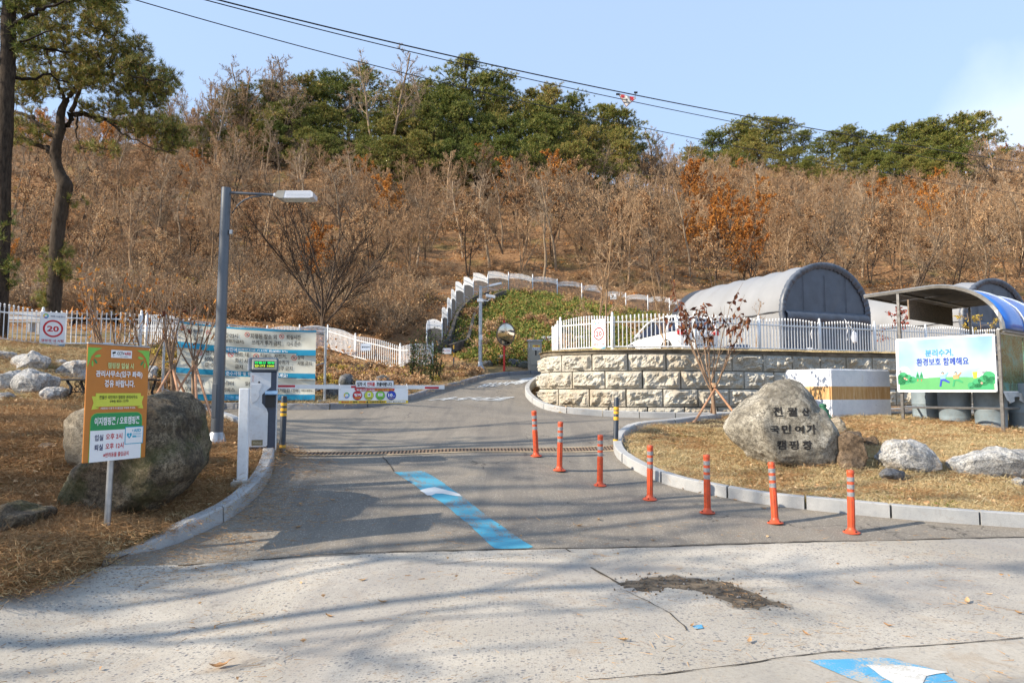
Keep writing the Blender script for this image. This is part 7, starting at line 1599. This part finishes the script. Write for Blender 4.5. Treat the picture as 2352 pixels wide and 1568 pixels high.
lawn('dry_grass', 'dry straw coloured grass on the left bank and camp edge', 9000, (-14.5, -1.2, 12, 30), [4, 4, 3, 2, 2, .6, .5, .4, 1.5], lambda x, y, s: 1 if 1176 + 1568 * x / y > -60 else 0, 5, .9, 1.7)
def okis(x, y, s):
    if sdist(np.array([x]), np.array([y]), PLAT)[0] < 1 or x < 1: return 0
    if y > 19: return 0
    if (x - 4.1) ** 2 + (y - 14.1) ** 2 < (.75 + .3 * noise.noise(Vector((x * 2, y * 2, 3)))) ** 2 and rnd() < .85: return 0
    if noise.noise(Vector((x * 1.5, y * 1.5, 14))) > .22 and rnd() < .7: return 0
    k = noise.noise(Vector((x * .8, y * .8, 9)))
    return [5, 5, 4, .6, .6, .5, .35, .5, 2.2] if k > -.15 else [2, 3, 3, 1.5, 1.5, .8, .6, .7, .5]
lawn('dry_lawn', 'dry yellow lawn grass on the island with the boulder', 17000, (1.5, 11, 8.6, 18.5), None, okis, 7)
# grass strip on the platform edge
random.seed(9); P_ = []; I_ = []
for _ in range(4500):
    s = ru(.05, ws[-1] - .1); o_ = ru(.36, 2.4) ; q = wall_at(s, o_); P_.append((q.x, q.y, zplat(q.x, q.y) + .02)); I_.append(random.choice([0, 1, 2, 8, 8]))
scatter('platform_grass', 'strip of dry grass along the top of the stone block wall', GS, len(P_), P_, [(0, 0, ru(0, 6)) for _ in P_], [ru(.8, 1.5) for _ in P_], I_)
# weeds between the wall and its kerb, needles swept along the near kerb
P_ = []; I_ = []
for _ in range(900):
    i = random.randrange(4, len(KWs) - 5); a = Vector(KWs[i]); b = Vector(KWs[i + 1]); d = (b - a).normalized(); n = Vector((-d.y, d.x)) * 1; q = a + n * ru(.2, .75)
    if sroad(np.array([q.x]), np.array([q.y]))[0] < .15: q = a - n * ru(.2, .75)
    P_.append((q.x, q.y, tz(q.x, q.y))); I_.append(random.choice([3, 4, 6, 2, 0, 5]))
scatter('kerb_weeds', 'weeds and leaves between the block wall and its kerb', GS, len(P_), P_, [(0, 0, ru(0, 6)) for _ in P_], [ru(.8, 1.6) for _ in P_], I_)
SW_ = src_coll('sweep_source', [needles(14, 12, .10, .10, LF_NDL, .02), needles(15, 8, .14, .09, LF_NDL, .02), litter(16, 1, .02, .05, LF_BRN)])
P_ = []; I_ = []; random.seed(77)
for _ in range(420):
    k = random.randrange(0, len(KLs) - 12); a = Vector(KLs[k]); o_ = abs(random.gauss(0, .55)) + .02; P_.append((a.x + o_ * .8 + .02, a.y - o_ * .55, 0)); I_.append(random.choice([0, 0, 1]))
for _ in range(260): x, y = ru(-6, 8), ru(3.2, 9); P_.append((x, y, 0)); I_.append(random.choices([0, 1, 2], [1, 2, .8])[0])
k = np.array(P_); kz_ = H(k[:, 0], k[:, 1]) + .006; s_ = sroad(k[:, 0], k[:, 1]); P_ = [(a[0], a[1], z) for a, z, q in zip(P_, kz_, s_) if q < -.03]; I_ = [i for i, q in zip(I_, s_) if q < -.03]
scatter('swept_needles', 'loose pine needles lying on the asphalt and concrete', SW_, len(P_), P_, [(0, 0, ru(0, 6)) for _ in P_], [ru(.7, 1.3) for _ in P_], I_)
# larger fallen leaves on the left bank corner
def curled(seed, L):
    random.seed(seed); mb = MB(); n = 6; W_ = L * ru(.4, .55)
    for i in range(n + 1):
        t = i / n; w_ = W_ * .5 * math.sin(math.pi * min(.98, t * .96 + .03)) ** .8; c_ = L * .22 * (2 * t - 1) ** 2 * ru(.6, 1.2)
        for s in (-1, 0, 1): mb.v.append((L * (t - .5), s * w_ * .8, c_ + abs(s) * w_ * ru(.3, .7)))
    mb.f = [(i * 3 + k, i * 3 + k + 1, i * 3 + 4 + k, i * 3 + 3 + k) for i in range(n) for k in range(2)]
    mb.tube([(L * .45, 0, L * .2), (L * .75, L * .05, L * .25)], L * .015, 4); return mb.mesh('leaf_blade', LF_BRN if seed % 3 else LF_NDL, True)
LFM = [curled(i, .10) for i in range(6)]
LC = src_coll('leaf_source', LFM); P_ = []; random.seed(88)
while len(P_) < 230:
    p = G(ru(-40, 330), ru(1180, 1360)); 
    if sroad(np.array([p.x]), np.array([p.y]))[0] < .05 and rnd() < .8: continue
    P_.append((p.x, p.y, tz(p.x, p.y) + .03 if sroad(np.array([p.x]), np.array([p.y]))[0] > 0 else h1(p.x, p.y) + .01))
for _ in range(150): p = GT(ru(1480, 2352), ru(990, 1160)); P_.append((p.x, p.y, p.z + .02))
for _ in range(60): p = GT(ru(0, 560), ru(1000, 1250)); P_.append((p.x, p.y, p.z + .02))
P_ = [p for p in P_ if p[1] < 16]
scatter('fallen_leaves', 'curled brown leaves lying thick on the banks', LC, len(P_), P_, [(ru(-.4, .4), ru(-.4, .4), ru(0, 6)) for _ in P_], [ru(.5, 1.15) for _ in P_], [random.randrange(6) for _ in P_])
# single leaves one can count on the road
random.seed(90)
lvs = [(255, 1378, 'orange brown'), (272, 1407, 'tan'), (505, 1538, 'large orange brown'), (755, 1421, 'dark curled'), (832, 1336, 'yellow brown'), (878, 1388, 'brown'), (685, 1213, 'orange'), (763, 1152, 'small brown'), (1330, 1212, 'tan'), (1432, 1476, 'long reddish'), (1722, 1478, 'dark red'), (2040, 1440, 'small'), (1968, 1341, 'grey'), (2272, 1368, 'dark'), (2222, 1386, 'red brown'), (1590, 1440, 'little tan'), (350, 1268, 'green yellow'), (450, 1310, 'dark long'), (1375, 1197, 'pinkish'), (1500, 1245, 'thin'), (830, 950, 'red brown'), (2340, 1410, 'tan'), (1850, 1458, 'small orange'), (1755, 1170, 'reddish')]
for i, (u, v, c_) in enumerate(lvs):
    g = G(u, v); s = ru(.6, .95) * (1.5 if 'large' in c_ else 1); o = put('fallen_leaf', LFM[i % 6]); o.location = (g.x, g.y, h1(g.x, g.y) + .012 * s); o.rotation_euler = (ru(-.2, .2), ru(-.2, .2), ru(0, 6)); o.scale = (s,) * 3
    where = 'on the asphalt' if v < 1255 or (u < 400 and v < 1300) else 'on the concrete road'
    near_ = 'at the far side' if v < 1000 else 'near the left bank' if u < 560 else 'left of the blue stripe' if u < 980 else 'right of the blue stripe' if v < 1260 else 'by the dirt hole' if 1250 < u < 1850 and v < 1470 else 'in the right foreground' if u > 1850 else 'in the middle foreground' if u > 600 else 'near the front'
    tag(o, c_ + ' fallen leaf lying ' + where + ' ' + near_, 'leaf', 'single dry leaves lying on the road')
tw = MB(); pts = [GT(u, v) + Vector((0, 0, .04)) for u, v in ((75, 1245), (100, 1243), (150, 1250), (190, 1262), (222, 1280))]; tw.tube(pts, [.004, .006, .006, .005, .003], 6); tag(tw.build('fallen_twig', BK_SAP), 'long curved twig lying among the leaves of the left bank', 'twig')
# ---- near pines in the upper left
def near_pine(name, label, trunk, limbs, clouds, Y, seed, ntuft):
    random.seed(seed); base = P(trunk[0][0], trunk[0][1], Y); gz = tz(base.x, base.y); r = thing(name, label, 'tree', (base.x, base.y, gz)); O = Vector((base.x, base.y, gz))
    tp = [P(u, v, Y) - O for u, v, w_ in trunk]; tp[0].z = -.2; rr = [w_ * .88 / 2 / 1568 * Y for u, v, w_ in trunk]
    sm, sr = [], []
    for i in range(len(tp) - 1):
        a, b, c, d = tp[max(i - 1, 0)], tp[i], tp[i + 1], tp[min(i + 2, len(tp) - 1)]
        for k in range(5): t = k / 5; sm.append(.5 * ((2 * b) + (c - a) * t + (2 * a - 5 * b + 4 * c - d) * t * t + (3 * b - a - 3 * c + d) * t ** 3)); sr.append(rr[i] * (1 - t) + rr[i + 1] * t + .012 * noise.noise(Vector((i * 3 + t * 4, seed, 0))))
    sm.append(tp[-1]); sr.append(rr[-1]); mb = MB(); mb.tube(sm, sr, 18)
    for i, v in enumerate(mb.v):
        q = Vector(v); ax = sm[min(i // 18, len(sm) - 1)]; d = (q - ax); mb.v[i] = tuple(q + d * (.16 * noise.fractal(q * 9, .8, 2, 3)))
    mb.build('trunk', BK_PIN, r, smooth='all')
    sk = [(p, rad) for p, rad in zip(sm, sr)]; lb = TB()
    for lp in limbs:
        dy = lp[0]; pts = []; n_ = len(lp) - 1
        for i, (u, v, w_) in enumerate(lp[1:]): pts.append((P(u, v, Y + dy * (i / max(1, n_ - 1))) - O, w_ / 2 / 1568 * Y))
        fine, fr = [], []
        for i in range(len(pts) - 1):
            for k in range(4): t = k / 4; fine.append(pts[i][0].lerp(pts[i + 1][0], t) + rv(.03)); fr.append(pts[i][1] * (1 - t) + pts[i + 1][1] * t)
        fine.append(pts[-1][0]); fr.append(pts[-1][1]); lb.tube(fine, fr, 8); sk += list(zip(fine, fr))
    lb.mesh
    put('limb', lb.mesh('limb', [BK_PIN]), r)
    # clumps, joined to the nearest wood from the inside out
    cl = []
    for (u, v, ru_, rv_, k) in clouds:
        for _ in range(int(k * 1.12)):
            a = ru(0, 6.28); q = rnd() ** .5; cl.append(P(u + ru_ * q * math.cos(a), v + rv_ * q * math.sin(a), Y + ru(-1, 1) * (ru_ / 1568 * Y) * .8 * (1 - q * .4)) - O)
    S_ = np.array([s[0][:] for s in sk]); 
    dist = [float(np.min(((S_ - np.array(c[:])) ** 2).sum(1))) for c in cl]; order = sorted(range(len(cl)), key=lambda i: dist[i]); cr = TB()
    nodes = S_.tolist()
    for i in order:
        c = cl[i]; A_ = np.array(nodes); d2 = ((A_ - np.array(c[:])) ** 2).sum(1); j = int(np.argmin(d2)); a = Vector(nodes[j]); dd = math.sqrt(d2[j])
        if dd > .08:
            mid = a.lerp(c, .5) + rv(.10 * dd) - Vector((0, 0, .08 * dd)); th_ = .011 + .010 * min(dd, 2); cr.tube([a, mid, c], [th_, th_ * .75, .008], 4, 0)
            if dd > .5: nodes.append(mid[:])
        nodes.append(c[:])
        d = (c - a).normalized() if dd > .01 else Vector((0, 0, 1))
        for _ in range(3):
            e = c + rv(.10) + Vector((0, 0, .04)); cr.tube([c, e], [.008, .006], 3, 0); tuft(cr, e, (Vector((0, 0, .75)) + d * .5 + rv(.3)).normalized(), .07, int(ntuft * 1.7), .18, .015)
    put('crown', cr.mesh('crown', [BK_PIN, LF_PNN], True), r); return r
near_pine('crooked_pine', 'crooked pine with a bent dark trunk behind the left fence',
    [(122, 712, 36), (126, 640, 35), (128, 600, 33), (134, 520, 32), (146, 450, 34), (150, 428, 37), (140, 405, 30), (130, 375, 25), (128, 345, 26), (138, 300, 22), (140, 262, 20), (150, 235, 15), (172, 205, 10)],
    [[1.2, (138, 312, 14), (165, 262, 13), (200, 262, 12), (265, 283, 10), (330, 292, 8), (400, 300, 5), (440, 312, 3)], [-1.0, (165, 256, 10), (185, 200, 8), (240, 170, 6), (310, 175, 4), (380, 190, 3)], [.6, (130, 322, 12), (95, 295, 11), (65, 262, 9), (30, 258, 8), (-20, 262, 5)],
     [.5, (124, 352, 12), (90, 335, 10), (60, 320, 9), (20, 312, 6), (-30, 330, 4)], [-.8, (150, 235, 9), (130, 190, 7), (110, 130, 5), (90, 70, 3)], [1.5, (170, 208, 8), (210, 140, 6), (240, 80, 4), (250, 20, 3)], [-.5, (250, 280, 6), (290, 310, 4), (350, 340, 3), (410, 350, 2)], [0, (178, 262, 5), (176, 300, 4), (178, 318, 2)]],
    [(180, 60, 110, 75, 190), (90, 60, 80, 80, 110), (240, 40, 45, 45, 60), (255, 160, 95, 50, 170), (130, 165, 110, 55, 160), (350, 190, 58, 34, 100), (330, 225, 60, 30, 70), (60, 205, 60, 40, 60), (350, 290, 75, 22, 80), (400, 325, 42, 26, 60), (250, 255, 70, 26, 50), (60, 300, 50, 40, 40), (300, 120, 40, 35, 50), (130, 582, 35, 16, 12), (140, 625, 26, 22, 26), (118, 640, 22, 10, 8), (100, 690, 18, 16, 12), (225, 345, 50, 12, 16), (170, 460, 16, 10, 5)], 22, 301, 15)
near_pine('tall_pine', 'tall pine trunk standing at the left edge of the photo',
    [(4, 706, 34), (6, 560, 32), (8, 400, 34), (14, 260, 34), (18, 150, 36), (20, 40, 34), (24, -60, 26), (26, -200, 14)],
    [[-.8, (28, 60, 12), (70, 35, 9), (110, 15, 6), (160, 5, 4)], [.5, (24, 175, 10), (60, 185, 7), (110, 175, 5), (160, 190, 3)], [.8, (28, 100, 10), (90, 110, 7), (160, 120, 4)], [-1, (20, -20, 12), (80, -60, 8), (170, -70, 5), (250, -40, 3)], [-.7, (16, 120, 8), (60, 90, 5), (120, 70, 3)]],
    [(60, -20, 80, 50, 110), (160, -30, 90, 40, 110), (240, -10, 45, 25, 50), (60, 100, 40, 40, 30), (12, 610, 24, 18, 16), (10, 545, 14, 14, 6), (15, 505, 14, 10, 4), (20, 655, 10, 8, 4), (-60, 60, 60, 120, 60)], 19.5, 302, 15)
# ---- lone bare trees that stand in front of the wood
TREES['vase'] = None
random.seed(61); a, c = TB(), TB(); tp_, tr_, _ = limb(Vector((0, 0, -.2)), Vector((.02, 0, 1)), 1.5, .10, 5, .04, .02); a.tube(tp_, [.11, .10, .095, .09, .085, .08], 9)
for i in range(11):
    an = i * 2.4 + ru(-.3, .3); tl_ = ru(.35, 1.0); d_ = Vector((math.cos(an) * tl_, math.sin(an) * tl_, 1.0)); q, qr, _ = limb(tp_[-1 - i % 3], d_, ru(3.8, 4.9), ru(.035, .055), 8, .06, .03); a.tube(q, [max(x, .012) for x in qr], 6)
    for j in range(11):
        t = .15 + .83 * (j + rnd()) / 11; p2, d2 = along(q, min(t, .98)); s, sr, _ = limb(p2, d2 + rv(.35), ru(.9, 1.9) * (1.15 - t * .5), .018, 5, .08, .05); c.tube(s, [max(x, .009) for x in sr], 4, 0)
        for m in range(6): p3, d3 = along(s, ru(.2, .98)); s3, _, _ = limb(p3, d3 + rv(.4), ru(.3, .7), .009, 3, .1, .05); c.tube(s3, [.010, .009, .008, .005], 3, 0)
species('vase', a, c, BK_DRK, LF_BRN)
a, c = bare(5.5, .46, .95, .02, 2, r0=.07, tw=.012, upb=.12, low=.2, seed=62); species('slim', a, c, BK_TAN, LF_BRN)
a, c = bare(4, .5, .55, .02, 1, r0=.05, tw=.009, upb=.06, low=.45, seed=64); species('small', a, c, BK_SAP, LF_BRN)
a, c = bare(3.0, .42, .6, 1.0, 1, r0=.045, tw=.008, lf=.09, upb=.05, low=.4, seed=65); species('maple', a, c, BK_DRK, LF_RED)
a, c = bare(2.6, .5, .6, .9, 2, r0=.03, tw=.007, lf=.07, upb=-.04, low=.3, seed=66); species('yellow', a, c, BK_SAP, LF_YEL)
def lone(kind, nm, label, u, vt, Y, H0, zb=None, w_=1.0, rz=None):
    b = P(u, 900, Y); z = tz(b.x, b.y) if zb is None else zb; s = (P(u, vt, Y).z - z) / H0
    return tree(nm, kind, label, (b.x, b.y, z), (s * w_, s * w_, s), ru(0, 6) if rz is None else rz, None)
random.seed(99)
lone('vase', 'spreading_tree', 'dark vase shaped bare tree just behind the long left fence', 741, 470, 31.5, 6, w_=1.05, rz=.6)
lone('slim', 'slender_tree', 'bare slim tree rising behind the speed sign on the wall', 1383, 500, 28, 5.5, 2.85, w_=1.0)
lone('slim', 'slender_tree', 'bare upright tree right behind the white car', 1530, 560, 23.6, 5.5, 2.9, w_=.75)
lone('small', 'small_tree', 'small clipped bare tree in front of the grey tent side', 1741, 650, 24.5, 4, 2.9, w_=.9)
lone('maple', 'maple_tree', 'small red leaved maple seen beside the shelter post', 2052, 690, 27, 3, 2.9, w_=1.2)
lone('yellow', 'drooping_shrub', 'yellow leaved drooping shrub seen under the blue roof', 2235, 700, 27, 2.6, 2.9, w_=1.3)
lone('small', 'small_tree', 'tiny bare sapling above the beige electric cabinet', 1224, 735, 29.2, 4, w_=.8)
# ---- staked saplings
def sapling(label, u, v, Y, vtop, seed, nst, fork, spread, leafm, nleaf, lsz=.11, stakes=(), wood=BK_SAP, big=None):
    random.seed(seed); b = P(u, v, Y); z = tz(b.x, b.y); Ht = P(u, vtop, Y).z - z; r = thing('staked_sapling' if stakes else 'young_sapling', label, 'tree', (b.x, b.y, z)); a, c = TB(), TB()
    fz = Ht * fork; tr_, rr_, _ = limb(Vector((0, 0, -.1)), Vector((0, 0, 1)), fz + .1, .045, 5, .05, .02); a.tube(tr_, [.048, .045, .042, .04, .038, .034], 10)
    for i in range(nst):
        an = 6.28 * i / nst + ru(-.4, .4); d = Vector((math.cos(an) * spread, math.sin(an) * spread * .8, ru(.8, 1.1))); p = tr_[-1 if i % 2 else -2]; L = (Ht - fz) * ru(.75, 1.12) / d.normalized().z ** .5
        q, qr, _ = limb(p, d, L * .92, ru(.014, .024), 7, .07, .10); c.tube(q, [max(x, .004) for x in qr], 6, 0)
        for j in range(7):
            t = .25 + .7 * (j + rnd()) / 7; p2, d2 = along(q, min(t, .98)); s, sr, _ = limb(p2, d2 + rv(.4), L * ru(.15, .38), .006, 3, .1, .08); c.tube(s, [.006, .0045, .0035, .002], 4, 0)
            if t > (.6 if nleaf > 5 else .45):
                for _ in range(nleaf):
                    if rnd() < .75: c.leaf(along(s, rnd())[0], rv(.5) + Vector((0, 0, -.8)), lsz * ru(.6, 1.3), lsz * ru(.35, .55), 1, .35)
    put('trunk', a.mesh('trunk', [wood]), r); put('crown', c.mesh('crown', [wood, leafm], True), r)
    for (du, dv, top_) in stakes:
        f = GT(u + du, v + dv); f = f - Vector((b.x, b.y, z)); mb = MB(); e = Vector((0, 0, fz * top_)); mb.tube([f - Vector((0, 0, .05)), e + (e - f).normalized() * .12], [.026, .022], 8); mb.build('stake', BROWNW, r)
    if stakes: mb = MB(); mb.lathe([(.055, fz * .9), (.06, fz * .95), (.055, fz)], 10); mb.build('tie_band', M('rope_brown', (.3, .2, .12), .9), r)
    return r
sapling('staked sapling with curled maroon leaves before the block wall', 1643, 962, 14.6, 660, 71, 9, .30, .62, LF_MAR, 9, .16, [(-52, 8, .85), (62, 6, .9), (-12, -2, .9)])
sapling('left of the two staked bare saplings behind the mossy boulder', 392, 950, 13.2, 655, 72, 6, .36, .42, LF_MAR, 1, .13, [(-70, 15, .95), (35, 20, .95), (60, 0, .9)])
sapling('right of the two staked bare saplings, next to the lamp post', 444, 948, 13.4, 640, 73, 7, .38, .62, LF_ORG, 1, .12, [(-75, 5, .95), (45, 15, .95), (10, 20, .9)])
for i, (u, v, Y, vt, lf, lb) in enumerate([(262, 900, 15.2, 625, LF_ORG, 'young sapling with orange leaves behind the top of the orange sign'), (340, 905, 15.0, 640, LF_ORG, 'thin young sapling between the orange sign and the banner frame'), (225, 905, 15.6, 640, LF_ORG, 'young sapling with a few orange leaves left of the sign top')]):
    sapling(lb, u, v, Y, vt, 80 + i, 7, .2, .5, lf, 3 if i != 1 else 1, .13)
# dark green shrubs at the end of the long fence
random.seed(17)
for i, (u, Y, h, w_, lb) in enumerate([(943, 22.5, 1.5, .3, 'thin dark green shrub in front of the long fence'), (966, 22, 1.9, .4, 'fuller dark green shrub beside the end of the long fence'), (1003, 22.5, 2.0, .35, 'tall dark green shrub by the drain foot'), (985, 21.5, 1.1, .3, 'low green shrub between its taller neighbours')]):
    b = P(u, 900, Y); z = tz(b.x, b.y); r = thing('evergreen_shrub', lb, 'shrub', (b.x, b.y, z)); a, c = TB(), TB()
    for k in range(7):
        q, qr, _ = limb(Vector((ru(-.1, .1), ru(-.1, .1), 0)), Vector((ru(-.3, .3) * w_ * 2, ru(-.3, .3) * w_ * 2, 1)), h * ru(.7, 1), .012, 6, .06, .05); a.tube(q, qr, 4)
        for _ in range(60): p, d = along(q, ru(.12, 1)); c.leaf(p + rv(.06 * w_ / .3), rv(), ru(.05, .09), ru(.03, .05), 0)
    put('stem', a.mesh('stem', [BK_DRK]), r); put('foliage', c.mesh('foliage', [leafmat('shrub_green_%d' % i, [(.1, (.015, .03, .008)), (.6, (.045, .075, .018)), (.95, (.13, .13, .04))])], True), r)
# dry weeds and brush on the bank right of the banners and behind them
P_ = []; I_ = []; random.seed(55); BS = src_coll('bank_source', [shrub(31, .55, 3, LF_BRN), cover(32, 50, .3, .07, LF_GRN, .2), cover(33, 50, .3, .08, LF_BRN, .15), shrub(34, .4, 2, LF_YEL)])
while len(P_) < 1500:
    x = ru(-14, -1.2); y = ru(15.8, 28)
    if sroad(np.array([x]), np.array([y]))[0] < .35: continue
    u = 1176 + 1568 * x / y
    if u < 360 or (u < 800 and y < 17.3): continue
    P_.append((x, y, tz(x, y) - .02)); I_.append(random.choices([0, 1, 2, 3], [1, 1.6, 3, .7])[0])
scatter('bank_weeds', 'low weeds and dead leaves on the bank under the long fence', BS, len(P_), P_, [(0, 0, ru(0, 6)) for _ in P_], [ru(.35, .8) for _ in P_], I_)
# brown soil mound at the foot of the island sapling and the left mound
P_ = []
for _ in range(130):
    k = random.randrange(20, len(KIs) - 20); a_ = Vector(KIs[k]); b_v = Vector(KIs[k + 1]); n_v = Vector((-(b_v - a_).y, (b_v - a_).x)).normalized(); o_ = abs(random.gauss(0, .12)) + .02
    q_v = a_ + n_v * o_
    if sroad(np.array([q_v.x]), np.array([q_v.y]))[0] > 0: q_v = a_ - n_v * o_
    P_.append((q_v.x, q_v.y, h1(q_v.x, q_v.y) + .01))
scatter('kerb_leaves', 'dry leaves and needles gathered along the island kerb', LC, len(P_), P_, [(ru(-.3, .3), ru(-.3, .3), ru(0, 6)) for _ in P_], [ru(.25, .7) for _ in P_], [random.randrange(6) for _ in P_])
# ---- tall trees just left of the view, whose branches shade the road
random.seed(123)
ra_, rc_ = bare(8, .34, .42, .0, 2, r0=.10, tw=.018, low=.4, seed=91); species('road', ra_, rc_, BK_GRY, LF_BRN); ra_, rc_ = bare(8, .42, .72, .02, 2, r0=.11, tw=.018, low=.35, seed=93); species('road_full', ra_, rc_, BK_GRY, LF_BRN)
for i, (x, y, h, lb) in enumerate([(-16, 1.6, 11, 'tall bare roadside tree just outside the left edge'), (-22, 3.0, 14, 'second tall bare roadside tree outside the left edge'), (-20, -2.0, 13, 'third tall bare roadside tree outside the left edge'), (-26, .0, 14, 'farthest bare roadside tree outside the left edge'), (-15.5, 6.2, 9, 'bare roadside tree by the left bank outside the view'), (-18, -4.5, 11, 'bare roadside tree left of the camera'), (-19, .6, 11, 'bushy bare roadside tree left of the view'), (-24, -4.0, 14, 'bare roadside tree far left behind the camera'), (-18.5, 4.6, 9, 'bare tree on the left bank outside the view'), (-25, 2.2, 12, 'bushy bare tree far outside the left edge'), (-21, 5.6, 11, 'bare tree behind the left bank outside the view'), (-23, .9, 13, 'slender bare tree outside the left edge'), (-14, 5.2, 7, 'short bare tree on the left bank outside the view')]):
    tree('roadside_tree', 'road' if i in (1, 4, 7, 8, 12) else 'road_full', lb, (x, y, tz(x, y)), max(h, 14.5) / 8, i * 1.3, 'tall roadside trees left of the view')

random.seed(200); gv = src_coll('grit_source', [(lambda m: m)(MB().add([tuple(v * .02 + Vector((0, 0, .004))) for v in ico(1)[0]], ico(1)[1]).mesh('grit', k)) for k in (RSL, RBR, RBR)]); P_ = []
hx = [p[0] for p in hp2]; hy = [p[1] for p in hp2]
while len(P_) < 300:
    x, y = ru(min(hx) - .1, max(hx) + .15), ru(min(hy) - .06, max(hy) + .06)
    if sdist1(x, y, hp2) < (.03 if rnd() < .8 else .14): P_.append((x, y, h1(x, y) + .008))
scatter('pothole_grit', 'grit and crumbs lying in the dirt filled hole', gv, len(P_), P_, [(ru(0, 3), ru(0, 3), ru(0, 3)) for _ in P_], [ru(.15, .7) ** 1.2 for _ in P_], [random.randrange(3) for _ in P_])
